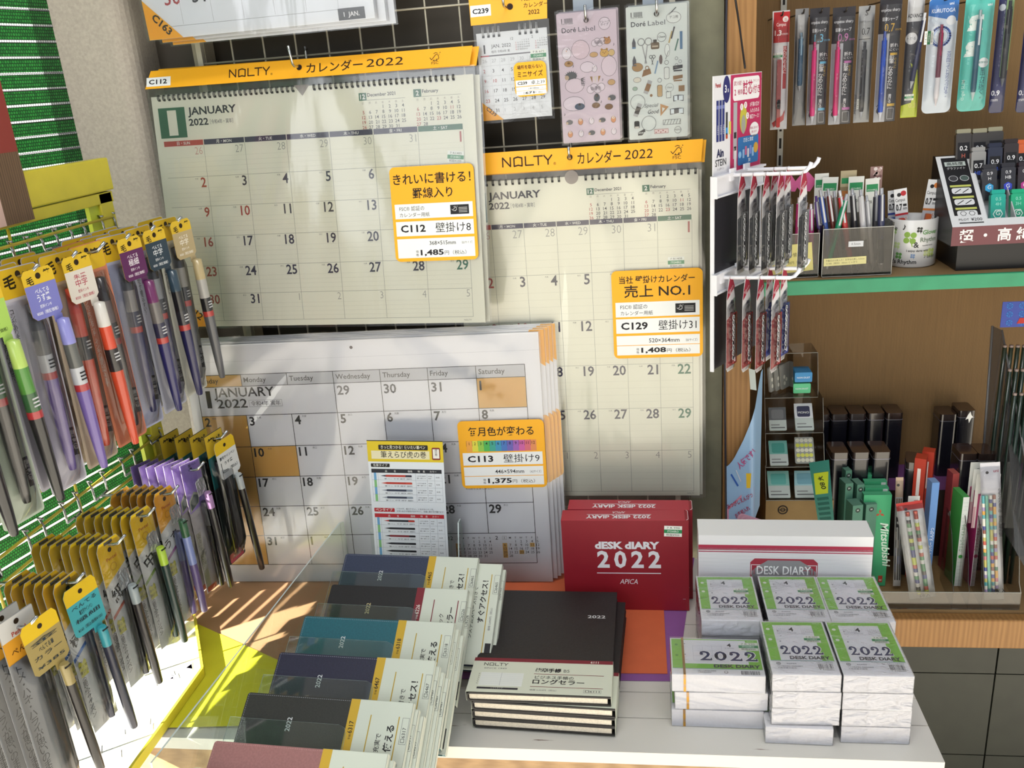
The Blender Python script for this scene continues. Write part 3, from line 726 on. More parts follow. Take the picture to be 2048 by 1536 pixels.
def pad(M, label, group):
    t = thing('desk_diary_refill', label, 'diary refill', M, group)
    b = B(); b.box(0, 0, .1, PW, PD, PH - .9, paperside)
    b.T = Matrix.Translation((0, 0, PH - .9)); pad_print(b, PW, PD, 1); b.obj('pages', t)
    wrapbox(PW, PD, PH - .2, shrink).obj('plastic_wrap', t)
    return t
first = None
def put_pad(x, y, z, rz, label, group):
    global first
    M = Matrix.Translation((x, y, z)) @ Matrix.Rotation(rad(rz), 4, 'Z')
    if first is None: first = pad(M, label, group)
    else: copy_tree(first, M, label, group)
ORD = ('bottom', 'second from the bottom', 'third from the bottom', 'top')
for nm, x, y, jit in (('front right', .8695, -.4478, ((0, 0, 0), (0, 0, .3), (-.0005, 0, -.3), (-.001, .0, 0))),
                      ('front middle', .7880, -.4482, ((-.0075, -.004, -1.2), (0, 0, .6), (.0004, 0, -.3), (-.0005, 0, .2))),
                      ('back right', .8770, -.3400, ((0, 0, 0),) * 4), ('back middle', .7985, -.3398, ((0, 0, 0),) * 4), ('back left', .7130, -.3408, ((0, 0, 0), (.001, .001, .5), (0, 0, -.4), (0, 0, 0)))):
    for i in range(4):
        dx, dy, rz = jit[i]
        put_pad(x + dx, y + dy, TZ + .0006 + i * .0244, rz, '%s desk diary refill in the %s stack of green 2022 covers' % (ORD[i], nm), 'square desk diary refills')
# large refills, banded with gold tape
def big_pad(M, label):
    t = thing('desk_diary_refill', label, 'diary refill', M, 'large desk diary refills')
    b = B(); b.box(0, 0, .1, 112, 74, 25, paperside); b.T = Matrix.Translation((0, 0, 25))
    G = '86c44a'; z = 1
    b.rect(1.5, 12, 109, 60.5, G, z); b.rect(17, 22, 78, 48.5, 'e6e6ee', z + 1); b.rect(1.5, 12, 109, .9, '8fa8b4', z + 1)
    for yy in (60, 38): b.disc(7.5, yy, 2, '5f9a3a', z + 2, 12); b.disc(18, yy + 2, 1.0, '8c8c98', z + 2, 8)
    for r in range(4): b.rect(28, 28 + r * 10, 38, .25, 'b6b6c2', z + 2); b.rect(28 + r * 12, 28, .25, 32, 'b6b6c2', z + 2)
    b.txt('4', 74, 57, 7, '20202c', z + 2, 'c', .02); b.txt('土 Saturday', 74, 53.5, 1.7, '66667a', z + 2, 'c')
    serif2022(b, 34, 29, 18, 74, z + 2); b.txt('DESK DIARY', 108, 15, 5.6, '3c3a46', z + 4, 'r', .035, w=56); b.txt('APICA', 106, 68, 2.2, 'd9ecc8', z + 2, 'r')
    s = B(); shop_sticker(s, 0, 0, 24, '7 R 990', '税抜¥900', z + 2); merge(b, s, Matrix.Translation((86, 50, 0)))
    b.txt('日本ノート株式会社 日記製造', 32, 7.5, 1.8, '55555f', z + 1, w=22); b.txt('大阪府東大阪市', 32, 4.6, 1.6, '55555f', z + 1, w=16); b.disc(66, 6.5, 2.4, '3a3a44', z + 1, 12); b.disc(66, 6.5, 1.8, 'e4e4ea', z + 2, 12)
    random.seed(6); xb = 84.0
    while xb < 106: wd = random.choice((.3, .5, .8)); b.rect(xb, 2.5, wd, 7, '2a2a44', z + 2); xb += wd + random.choice((.4, .6, .8))
    b.T = None; b.add([(-.2, 20, 24), (-.2, 52, 24), (-.2, 52, 6), (-.2, 20, 6)], [(0, 3, 2, 1)], G); b.obj('pages', t)
    gb = B(); gld = mat('b98a3a', .3, .6)
    gb.box(14, -.5, 0, 17, -.3, 25.6, gld); gb.box(14, -.5, 25.4, 17, 74.5, 25.7, gld); gb.obj('gold_tape', t)
    wrapbox(112, 74, 25.6, film('shrink_wrap_tight', gloss=1.9, rough=.09, bump=1.0, bs=26, haze=.05, stretch=(.25, 1, 1.5))).obj('plastic_wrap', t)
for i, (x, y, rz, nm) in enumerate(((.6695, -.4270, -.8, 'bottom'), (.6700, -.4275, .3, 'middle'), (.6705, -.4270, -.6, 'top'))):
    big_pad(Matrix.Translation((x + (.004 if i == 1 else 0), y, TZ + .0006 + i * .0264)) @ Matrix.Rotation(rad(rz), 4, 'Z'), '%s of three wide gold-banded desk diary refills' % nm)
# white desk diary carton
Mw = Matrix.Translation((.7179, -.2185, TZ + .0012)) @ Matrix.Rotation(rad(-1.8), 4, 'Z')
t = thing('diary_box', 'large white carton with red stripes behind the stacks of diary refills', 'box', Mw)
b = B(); b.box(0, 0, 0, 236, 46, 154.5, mat('e2e1e4', .5)); b.T = Matrix.Rotation(rad(90), 4, 'X')
for i in range(62): b.rect(.5, 2 + i * 2.15, 235, .8, 'c2c0ca', 1)
b.rect(0, 130.5, 236, 8.6, 'a8304a', 1); b.rect(0, 127.6, 236, 1.5, 'a8304a', 1)
fw = [(72, 0), (164, 0), (164, 112), (158, 118), (78, 118), (72, 112)]
b.poly(fw, 'a03444', 2); b.poly([(74.5, 0), (161.5, 0), (161.5, 98), (154, 106), (146, 111), (140, 115.5), (96, 115.5), (90, 111), (82, 106), (74.5, 98)], mat('8f8d92', .4, .2), 3)
for sx in (1, -1):
    c = 118; 
    for k in (0, 4, 8): b.stroke([(c + sx * (44.5 - k), 92 + k * .2), (c + sx * (44.5 - k), 108 - k), (c + sx * (44.5 - k) - sx * 12, 108 - k)], .9, 'a03444' if k else 'e2e1e4', 4)
b.txt('DESK DIARY', 118, 93, 13.2, 'e8e8ea', 5, 'c', .012, w=74); b.txt('アピカ卓上日記', 118, 81, 7, 'a03444', 5, 'c', .01, w=50)
b.T = None; b.obj('carton', t)
ld = B(); ld.sheet([(0, -.4, 154.7), (236, -.4, 154.7), (236, 46, 155.2), (0, 46, 155.2)], mat('e6e6e6', .5), 4, 2); ld.obj('lid_flap', t)
# red boxes
RED = mat('8c1626', .48, grain=.03, gs=40); RED2 = 'a8273a'
def redbox(M, label):
    t = thing('diary_box', label, 'box', M, 'red desk diary boxes')
    b = B(); w, h, d = 188, 154, 32.5
    b.box(0, 0, 0, w, d, h, RED); b.T = Matrix.Rotation(rad(90), 4, 'X'); wt = 'dfe0e6'
    b.txt('dESK dIARY', 97, 107, 11, wt, 2, 'c', .05, w=96)
    for i, ch in enumerate('2022'): b.txt(ch, 61 + i * 25.5, 75, 27, wt, 2, 'c', .03, w=18.5)
    b.rect(50.5, 64, 96, 1.4, wt, 2)
    b.txt('APICA', 98, 46, 8.4, wt, 2, 'c', .0, w=27, it=.2); b.txt('―', 183, 19, 3, wt, 2, 'r')
    s = B(); shop_sticker(s, 0, 0, 26, '7 R 990', '税抜¥900', 2); merge(b, s, Matrix.Translation((152, 128, 0)) @ Matrix.Rotation(rad(-2), 4, 'Z'))
    b.T = None; b.obj('carton', t)
    l = B(); l.box(.3, -.3, h, w - 5, d - .5, h + .7, mat('a8273a', .45)); l.T = Matrix.Translation((0, 0, h + .7)) @ Matrix.Rotation(rad(180), 4, 'Z')
    l.txt('2022 dESK dIARY', -85, -15.5, 9.5, wt, 1, 'c', .03, w=96); l.rect(-134, -18.5, 96, 1.0, wt, 1); l.txt('APICA', -86, -27.5, 6.2, wt, 1, 'c', 0, w=19, it=.2)
    l.T = None
    l.tube([(w - 3, 1, h + .6), (w - .5, 3, h + .9), (w - .4, d - 4, h + .9), (w - 2.5, d - 1, h + .6)], .5, mat('e6c8cc', .5), 5)
    l.obj('lid_flap', t)
redbox(Matrix.Translation((.5188, -.1752, TZ + .0022)) @ Matrix.Rotation(rad(-.6), 4, 'Z'), 'red boxed desk diary with white 2022 lettering and a price sticker, front one of two')
redbox(Matrix.Translation((.5265, -.1400, TZ + .0022)) @ Matrix.Rotation(rad(-1.6), 4, 'Z'), 'red boxed desk diary standing directly behind the other red box')
# stack of black diaries
cover_black = mat('1c1a1b', .5, grain=.25, gs=350, bump=.25)
def pages_m(): return mat('d9cfbd', .8, grain=.12, gs=(420))
def black_diary(M, label):
    t = thing('black_diary', label, 'diary', M, 'black diaries stacked on the table')
    w, d, h = 180, 233, 13.6
    c = B()
    prof = [(w, 0), (4, 0), (.8, 1.8), (0, h / 2), (.8, h - 1.8), (4, h), (w, h)]
    inner = [(w, 2.2), (5, 2.2), (2.6, 3.4), (2, h / 2), (2.6, h - 3.4), (5, h - 2.2), (w, h - 2.2)]
    ring = [(x, z) for x, z in prof] + [(x, z) for x, z in inner[::-1]]
    n = len(prof)
    for i in range(n - 1):
        a, e, f, g = prof[i], prof[i + 1], inner[i + 1], inner[i]
        P = lambda q, y: (q[0], y, q[1])
        c.add([P(a, 0), P(e, 0), P(e, d), P(a, d)], [(0, 1, 2, 3)], cover_black, True); c.add([P(g, 0), P(f, 0), P(f, d), P(g, d)], [(3, 2, 1, 0)], cover_black, True)
        for y in (0, d): c.add([P(a, y), P(e, y), P(f, y), P(g, y)], [(0, 1, 2, 3)], cover_black)
    for q in (0, 1):
        z0 = 0 if q == 0 else h - 2.2; c.box(w - .1, 0, z0, w + 2.2, d, z0 + 2.2, cover_black)
    c.T = Matrix.Translation((0, 0, h)); c.txt('2022', 168, 166, 6.6, 'cfd0d0', 1, 'r', .015, w=25); c.T = None
    c.obj('cover', t)
    p = B(); p.box(3.2, 2, 2.3, w - 2, d - 2, h - 2.3, pages_m()); p.obj('pages', t)
    s = B(); s.box(-.6, 1.5, -.15, w + 3, 70, -.05, mat('d3d6c4', .5)); s.box(-.8, 1.5, -.1, -.5, 70, h, mat('d3d6c4', .5)); s.box(w + 2.4, 1.5, -.1, w + 2.8, 70, h, mat('d3d6c4', .5)); s.box(-.8, 1.5, h + .1, w + 2.8, 70, h + .35, mat('d3d6c4', .5))
    s.T = Matrix.Translation((0, 0, h + .35)); s.rect(-.8, 63, w + 3.4, 7, '7d2b35', 1)
    s.txt('6111', 164, 64.4, 4, 'e6e2d8', 2, 'r', .025); nolty_logo(s, 14, 54, 5.6, '1f1c20', 1); s.txt('SINCE 1949', 30, 47.5, 2.4, '66646a', 1, 'c', w=30)
    s.rect(13, 14, 56, 26, 'e0e2dc', 1); s.rect(40, 15, .4, 25, 'a6a8b0', 2)
    for r in range(6): s.rect(14, 18 + 3.8 * r, 54, .2, 'bfc1c6', 2); s.rect(10, 17.5 + 3.8 * r, 1.6, 1, '66646a', 1)
    s.rect(12, 7.5, 53, 3.6, '2f2c32', 1); s.txt('レフトタイプ', 38, 8.4, 1.8, 'c8c8c4', 2, 'c')
    s.txt('能率手帳', 83, 44.5, 5.6, '1f1c20', 1, 'l', .035, w=34); s.txt('B5', 120, 44.5, 5.6, '3a383e', 1, 'l')
    s.rect(82, 39.3, 90, .9, '7d2b35', 1); s.txt('ビジネス手帳の', 84, 30.5, 5, '2a282c', 1, 'l', .008, w=50); s.txt('ロングセラー', 82, 21, 7, '1f1c20', 1, 'l', .022, w=66); s.rect(80, 14.5, 92, .9, '7d2b35', 1)
    s.txt('価格 2,354円（税込）', 80, 7.5, 2.2, '66646a', 1, w=34); s.frame(148, 6, 22, 6, .3, '55535a', 1); s.txt('□6111', 159, 7.4, 3.2, '3a383e', 1, 'c', .01, w=18)
    s.T = None; s.obj('paper_band', t)
    return t
for i, (x, y, rz, nm) in enumerate(((.4165, -.4420, -3.0, 'bottom'), (.4170, -.4425, -3.3, 'second from the bottom'), (.4180, -.4435, -2.9, 'third from the bottom'), (.4128, -.4445, -1.2, 'top'))):
    black_diary(Matrix.Translation((x, y, TZ + .0024 + i * .0142)) @ Matrix.Rotation(rad(rz), 4, 'Z'), '%s black diary of the four stacked flat on the table' % nm)
# ---------------------------------------------------------------- stepped clear stand with leaning diaries
DR = Matrix.Rotation(rad(-2.06), 4, 'Z') @ Matrix.Rotation(rad(-58.1), 4, 'X') @ Matrix.Rotation(rad(.95), 4, 'Y') @ Matrix.Rotation(rad(90), 4, 'X')
def stitched(b, w, h, m):
    for i in range(int(w / 2.6)): b.rect(1.6 + i * 2.6, -2.0, 1.5, .35, m, 1)
    for i in range(int(h / 2.6)): b.rect(1.7, -3 - i * 2.6, .35, 1.5, m, 1)
def stand_diary(M, label, group, cov, num, bandc, words, gold=False, stitch=True, w=205, h=148, T=9.5):
    """diary lying on its long side: local x right, y up the slope, z out of the cover"""
    t = thing('pocket_diary', label, 'diary', M, group)
    m = mat(cov, .42, grain=.12, gs=420, bump=.3)
    b = B(); b.rbox(0, -h, w - 6, h, 3.5, -1.6, 0, m); b.rbox(0, -h, w - 6, h, 3.5, -T, -T + 1.6, m)
    b.box(w - 8, -h, -T, w - 4.5, 0, 0, m)
    b.txt('2022', 63, -41, 5.6, 'c9b98a' if gold else 'd5d8da', 2, 'l', .012, rot=90)
    if stitch: stitched(b, w - 10, h - 8, 'a9acb6' if cov != '9a6a68' else 'c79a96')
    b.obj('cover', t)
    p = B(); p.box(3, -h + 3, -T + 1.7, w - 9, -2.5, -1.7, pages_m()); p.obj('pages', t)
    s = B(); bm = mat('cfd4c6', .5); x0 = w * .625
    s.box(x0, -h - .5, .1, w - 3, .5, .4, bm); s.box(w - 3.6, -h - .5, -T - .3, w - 3.2, .5, .4, bm); s.box(x0, .3, -T, w - 3, .6, .4, bm)
    s.T = Matrix.Translation((0, 0, .4)); bw = 11
    s.rect(x0, -h - .5, bw, h + 1, bandc, 1); lc = '1f1c20' if bandc != '7d2b35' else 'e6e2d8'
    s.txt(num, x0 + 8.4, -38, 5.2, lc, 2, 'l', .012, rot=90, cond=.92); s.txt('手帳', x0 + 8, -45, 2.2, lc, 2, 'l', rot=90)
    lcol = 'b79a3c' if bandc != '7d2b35' else '7d2b35'
    s.rect(x0 + 26.5, -h + 6, 1.3, h - 22, lcol, 1); s.rect(x0 + 60, -h + 6, 1.3, h - 22, lcol, 1)
    s.frame(x0 + 65, -46, 8, 29, .35, '66666a', 1); s.txt('□' + num, x0 + 71, -44, 4, '3a383e', 2, 'l', rot=90, w=None)
    a, c2 = words
    s.txt(a, x0 + 43, -36, 4.8, '2a282c', 2, 'r', .006, rot=90); s.txt(c2, x0 + 56.5, -26, 7, '1f1c20', 2, 'r', .02, rot=90)
    s.disc(x0 + 20, -72, 4.2, '1f1c20', 2); s.txt('3', x0 + 22, -74, 5.2, 'cfd4c6', 3, 'l', .03, rot=90)
    s.txt('価格 2,090円（税込）', x0 + 68, -100, 2.6, '77757a', 2, 'l', rot=90)
    s.rect(x0 + 64, -h + 6, 8, 24, '2a282c', 1)
    s.T = None; s.obj('paper_band', t)
    return t
YB = 'c9a437'
rows = [((.2033, -.2428, -.7504), '2f3850', '6465', YB, ('システムスペース付きで', 'すぐアクセス！'), 'dark navy stitched', 3, False, True, 205, 8.0),
        ((.2054, -.3172, -.7559), '1b1a1c', '6226', '7d2b35', ('6月間ブロック', 'ロングセラー'), 'black red-banded', 2, True, False, 200, 9.0),
        ((.1907, -.3879, -.7597), '1a5c68', '6318', YB, ('記入ページ充実で', 'すっきり使える'), 'teal stitched', 3, False, True, 209, 9.0),
        ((.1855, -.4645, -.7607), '23233a', '6467', YB, ('システムスペース付きで', 'すぐアクセス！'), 'deep blue', 4, False, True, 205, 6.6),
        ((.1720, -.5332, -.7667), '2b2b28', '6317', YB, ('記入ページ充実で', 'しっかり使える'), 'charcoal stitched', 3, False, True, 207, 8.4),
        ((.1618, -.6049, -.7746), '9a6a68', '6468', YB, ('システムスペース付きで', 'すぐアクセス！'), 'dusty pink', 3, False, True, 205, 8.4)]
for (p, cov, num, bc, wd, nm, n, gold, st, bw_, bt_) in rows:
    M = Matrix.Translation(p) @ DR; o = None
    for k in range(n):
        Mk = M @ Matrix.Translation((.0045 * k if num != '6465' else (.03 if k else 0) + .004 * k, -.0040 * k, -(bt_ + 1.35) * .001 * k))
        lb = ('%s diary, frontmost of its pocket in the clear stand' if k == 0 else '%s diary,' + (' second', ' third', ' fourth')[k - 1] + ' in its pocket of the clear stand') % nm
        if o is None: o = stand_diary(Mk, lb, nm.split()[0] + ' diaries in the clear stand', cov, num, bc, wd, gold, st, w=bw_, T=bt_)
        else: copy_tree(o, Mk, lb)
acr = film('acrylic', 'f4faf8', gloss=1.5, rough=.03, bump=0, haze=.012)
acre = mat('c9d6d4', .2)
stt = thing('diary_stand', 'clear acrylic stepped stand holding the leaning diaries', 'display stand', Matrix.Translation((.165, -.40, TZ + .004)))
def edged(b, pts, t, P):
    """acrylic plate in a plane: outline pts mapped by P, bright cut edges"""
    n = len(pts); b.add([P(p, 0) for p in pts], [tuple(range(n))], acr); b.add([P(p, t) for p in pts], [tuple(range(n))], acr)
    for i in range(n): a, c = pts[i], pts[(i + 1) % n]; b.add([P(a, 0), P(c, 0), P(c, t), P(a, t)], [(0, 1, 2, 3)], acre)
b = B(); edged(b, [(300, 0), (300, 112), (285, 118), (-300, 168), (-310, 0)], 2.0, lambda p, q: (-16 + q, p[0], p[1])); b.obj('side_panel', stt)
b = B(); edged(b, [(300, 0), (300, 116), (283, 118), (250, 40), (250, 0)], 2.0, lambda p, q: (182 + q, p[0], p[1])); b.obj('side_panel', stt)
b = B(); edged(b, [(-14, -310), (184, -310), (184, 300), (-14, 300)], 2.0, lambda p, q: (p[0], p[1], q)); b.obj('base_plate', stt)
iv = Matrix.Translation((-.165, .40, -TZ - .004))
for (p, cov, num, *_r) in rows:
    b = B(); b.T = Matrix.Scale(1000, 4) @ iv @ Matrix.Translation(p) @ DR @ Matrix.Scale(.001, 4)
    dz_ = _r[3] * (_r[7] + 1.35) - .9
    edged(b, [(-14, -146), (150, -146), (150, -60), (-14, -60)], 1.2, lambda q, w: (q[0], q[1], -dz_ - w * .4))
    pts = [(-12, -146), (132, -146), (132, -40), (129, -33), (122, -30), (-12, -30)]
    edged(b, pts, 1.8, lambda q, w: (q[0], q[1], 2.0 + w * .6)); b.obj('pocket', stt)
# pen guide leaflet standing behind the diaries
pa, pb = onY(733, 880, -.135), onY(885, 882, -.135); pc = onY(718, 1110, -.150)
Mb = frameM(pa, pb - pa, pa - pc); wb = (pb - pa).length * 1e3
t = thing('pen_leaflet', 'printed brush pen guide leaflet with a yellow heading standing behind the navy diary', 'leaflet', Mb)
b = B(); b.prism([(0, -245), (wb, -245), (wb, 0), (0, 0)], -.5, 0, mat('d9dfe6', .35))
b.rect(0, -1.4, wb, 1.4, '22201f', 2); b.rect(0, -35, wb, 33.6, 'd6bd2a', 1); b.rrect(18, -15.5, 78, 8.2, 1.5, '22201f', 2); b.txt('きっと見つかる！使いたい筆ペン', 57, -13.3, 4.2, 'e2dfd0', 3, 'c', .01, w=70)
b.rect(6, -30.5, 92, 13.5, 'dfd8b4', 2); b.txt('筆えらび虎の巻', 57, -27.5, 8.2, '2a2622', 3, 'c', .004, w=72); b.rrect(102, -31, 13, 20, 2, '7d2a2a', 2); b.rect(103.5, -28.5, 10, 15, 'e6e4dc', 3); b.txt('虎の巻', 108.5, -17, 3, '2a2622', 4, vert=True)
def pen_table(y, hc, cols, step):
    b.rect(4, y - 6.5, wb - 8, 6.5, hc, 1)
    for x, s in ((26, '品'), (40, '名'), (62, '価格'), (78, '特'), (86, '長'), (97, 'カラー')): b.txt(s, x, y - 4.8, 2.6, 'e4e4e2', 2)
    yy = y - 6.5
    for i, (c, tip) in enumerate(cols):
        b.rect(4, yy - step, wb - 8, .3, '8b93a0', 1); 
        for x in (4, 14, 74, 92, 104, wb - 4): b.rect(x, yy - step, .3, step, '8b93a0', 1)
        b.rrect(26, yy - step * .55, 42, 3.4, 1.6, c, 2); b.poly([(26.5, yy - step * .55 + .3), (18, yy - step * .55 + 1.7), (26.5, yy - step * .55 + 3.1)], tip, 2); b.rect(58, yy - step * .55 + .2, 10, 3, tip, 3)
        b.txt('筆ペン 中字 細字 顔料', 24, yy - step + 1.4, 1.7, '4a4a55', 2, w=44); b.txt('しなやかな描き味', 76, yy - step * .45, 1.6, '4a4a55', 2, w=14); b.txt('顔料・染料インキ', 76, yy - step * .75, 1.6, '4a4a55', 2, w=14); b.txt('¥1000', 94, yy - step * .45, 1.6, '4a4a55', 2); b.txt('¥500', 94, yy - step * .75, 1.6, '4a4a55', 2); b.txt('全6色', 106, yy - step * .6, 1.7, '4a4a55', 2)
        b.rect(7.5, yy - step, 4, step, '7db87a' if i % 2 else '6aa0cc', 1); yy -= step
b.rrect(4, -44, 30, 6, 1.2, '22201f', 1); b.txt('毛筆タイプ', 19, -42.6, 3.2, 'e4e4e2', 2, 'c')
pen_table(-47, '2a2c34', [('b23a30', '2a2c3c'), ('b23a30', 'c04a3a'), ('353c4e', '8a94a2'), ('353c4e', '8a94a2')], 12)
b.rrect(4, -119, 33, 6.5, 1.2, 'b22a34', 1); b.txt('ペンタイプ', 20, -117.5, 3.8, 'e4e4e2', 2, 'c', .01); b.txt('バラけず、書きやすい、くせのないペン先。', 40, -114.5, 2.2, '4a4a55', 2, w=60); b.txt('文字に太さの強弱が付けやすく、気軽に筆文字が書けます！', 40, -118.5, 2.2, '4a4a55', 2, w=76)
pen_table(-122, 'b22a34', [('2a2c34', 'b23a30'), ('2a2c34', '16181e'), ('7d2a34', '1b1d22'), ('2a2c34', '16181e'), ('2a2c34', '16181e'), ('2a2c34', '16181e'), ('2a2c34', '16181e')], 13)
b.obj('printed_sheet', t)
hd = B(); hd.sheet([(-6, -250, 2.5), (wb + 6, -250, 2.5), (wb + 6, -195, 2.5), (-6, -195, 2.5)], acr); hd.sheet([(-6, -250, -1.5), (wb + 6, -250, -1.5), (wb + 6, -150, -1.5), (-6, -150, -1.5)], acr); hd.box(-6, -251, -1.5, wb + 6, -250, 2.5, acr)
hd.obj('clear_holder', t)
# ================================================================ shelving on the right
TAN = wood('shelf_back', '6b5230', '8a6b40', (60, 3, .6), rough=.7, wave=5, dist=1.5, bump=.25)
TANE = wood('shelf_edge', '80592c', '9a713f', (20, 20, 1.2), rough=.55, wave=2)
SB = .35; SZ = -.449; LZ = -1.037
su = thing('shelving_unit', 'brown wooden shelving unit with a green edged shelf right of the calendars', 'shelf', Vector((.80, .30, -1.62)))
def supart(name, x0, y0, z0, x1, y1, z1, m, bw=0):
    b = B(); b.box((x0 - .8) * 1e3, (y0 - .3) * 1e3, (z0 + 1.62) * 1e3, (x1 - .8) * 1e3, (y1 - .3) * 1e3, (z1 + 1.62) * 1e3, m)
    o = b.obj(name, su); 
    if bw: bevel(o, bw)
    return o
supart('side_panel', .7735, .0, -1.62, .8145, SB + .01, .55, TANE)
supart('back_panel', .8145, SB, -1.62, 1.75, SB + .02, .55, TAN)
supart('shelf_board', .8145, .104, SZ - .022, 1.75, SB, SZ, wood('shelf_top', '846a47', '957850', (1, 30, 1), wave=2, dist=1.5))
o = supart('green_edge', .8145, .097, SZ - .0225, 1.75, .104, SZ + .0006, mat('2f8a63', .45, grain=.08, gs=30), 1.5); o['label'] = 'green plastic shelf edge'
supart('shelf_board', .8145, .052, LZ - .022, 1.75, SB, LZ, wood('shelf_top', '', ''))
supart('front_rail', .8145, .030, LZ - .062, 1.75, .052, LZ - .004, TANE, 3)
cab = B()
x0, z0 = .8145, -1.62
for i, (xa, xb) in enumerate(((.8145, 1.262), (1.265, 1.75))):
    zz = [-1.62, -1.545, -1.365, -1.182, -1.115]
    for za, zb in zip(zz, zz[1:]): cab.box((xa - .8) * 1e3, (.07 - .3) * 1e3, (za + 1.62) * 1e3 + 1, (xb - .8) * 1e3, (.30 - .3) * 1e3, (zb + 1.62) * 1e3 - 1, mat('2b2d25', .5, grain=.12, gs=25))
cab.obj('base_cabinet', su)
sr = B(); rx, ry = 905, SB * 1e3 - 6
sr.box(rx - 800 - 5, ry - 300, 960, rx - 800 + 5, ry - 300 + 5, 2100, mat('b5b3a8', .4, .3))
for i in range(36): sr.box(rx - 800 - 2, ry - 300 - .3, 970 + i * 30, rx - 800 + 2, ry - 300 + .2, 988 + i * 30, '1c1612')
sr.obj('slotted_rail', su)
def placeY(x0, y0, x1, y1, Y, rz=0, ry=0):
    """card facing the room at depth Y: matrix at its lower left corner, width and height in mm"""
    a, c = onY(x0, y1, Y), onY(x1, y0, Y)
    return Matrix.Translation(a) @ Matrix.Rotation(rad(rz), 4, 'Z') @ Matrix.Rotation(rad(90), 4, 'X') @ Matrix.Rotation(rad(ry), 4, 'Z'), (c.x - a.x) * 1e3, (c.z - a.z) * 1e3
bag2 = film('blister', gloss=1.15, rough=.10, bump=.6, bs=30, haze=.012)
def tagsticker(b, x, y, w, z=4, rot=0, p='税抜¥300'): shop_sticker(b, x, y, w, '7 R 330', p, z, rot)
def pen_solid(b, x, y0, y1, r, body, tip='b8bac0', cap=None, z=None, grip=None):
    """slim pen lying in the card plane, along y, tip at y0"""
    L = y1 - y0; z = r + .4 if z is None else z; T0 = b.T
    b.T = (T0 or Matrix.Identity(4)) @ Matrix.Translation((x, y0, z))
    b.lathe([(.4, 0), (r * .45, L * .05), (r * .8, L * .10)], ink(tip), 10)
    b.lathe([(r * .8, L * .10), (r, L * .14), (r, L * .36)], mat(grip or body, .4), 10); b.lathe([(r, L * .36), (r * 1.02, L * .7), (r * .95, L * .9)], mat(body, .3, coat=.4), 10)
    b.lathe([(r * .6, L * .9), (r * .55, L)], mat(cap or tip, .3, .4), 10)
    b.T = (T0 or Matrix.Identity(4)) @ Matrix.Translation((x, y0, z)); b.box(-r * .3, L * .62, r, r * .3, L * .93, r + 1.2, mat(cap or tip, .3, .4)); b.T = T0
def hang_pack(px, Y, label, draw, hookon=True, rz=0, tilt=0):
    M, w, h = placeY(*px, Y, rz, tilt)
    t = thing('pen_pack', label, 'pen pack', M, 'pen packs hanging on the brown back panel')
    b = B(); pen = B(); draw(b, pen, w, h); b.obj('backing_card', t)
    if pen.v: pen.obj('pen', t)
    f = B(); f.sheet([(.5, 1, 2), (w - .5, 1, 2), (w - .5, h * .92, 2), (.5, h * .92, 2)], bag2, 8, 16, dz=lambda u, v: 7.5 * min(1, 5 * min(u, 1 - u)) * min(1, 6 * v) + random.uniform(-.3, .3)); f.obj('clear_cover', t)
    return t, M, w, h
def k_campus(b, p, w, h):
    b.prism([(0, 0), (w, 0), (w, h), (0, h)], -.4, 0, mat('c9cbd0', .5)); b.rect(2, h * .74, w - 2, h * .25, 'b3262c', 1); b.txt('Campus', w * .52, h * .875, 5, 'f0e6e4', 2, 'c', .005, w=w * .55); b.disc(w * .76, h * .93, 4.5, 'e8dedc', 2); b.txt('芯', w * .76, h * .918, 3, 'b3262c', 3, 'c')
    b.rect(3, h * .775, w - 5, 14, 'a82a2e', 2); b.txt('1.3', w * .14, h * .80, 7.5, 'f2eaea', 3, 'l', .03); b.txt('mm', w * .60, h * .80, 4.2, 'f2eaea', 3); tagsticker(b, w * .08, h * .60, w * .55, 4)
    b.rect(w * .68, h * .35, w * .2, h * .36, 'a82a2e', 1); b.txt('えんぴつのように', w * .78, h * .68, 4.4, 'f0e6e4', 2, vert=True)
    p.rbox(w * .30, h * .18, w * .26, h * .42, 2, 1, 7, mat('a23a3a', .3)); p.rbox(w * .33, h * .02, w * .22, h * .24, 2, 1, 7, mat('a3201f', .3)); b.poly([(w * .1, h * .06), (w * .7, h * .12), (w * .86, h * .17), (w * .8, h * .08), (w * .2, h * .02)], 'b3262c', 3)
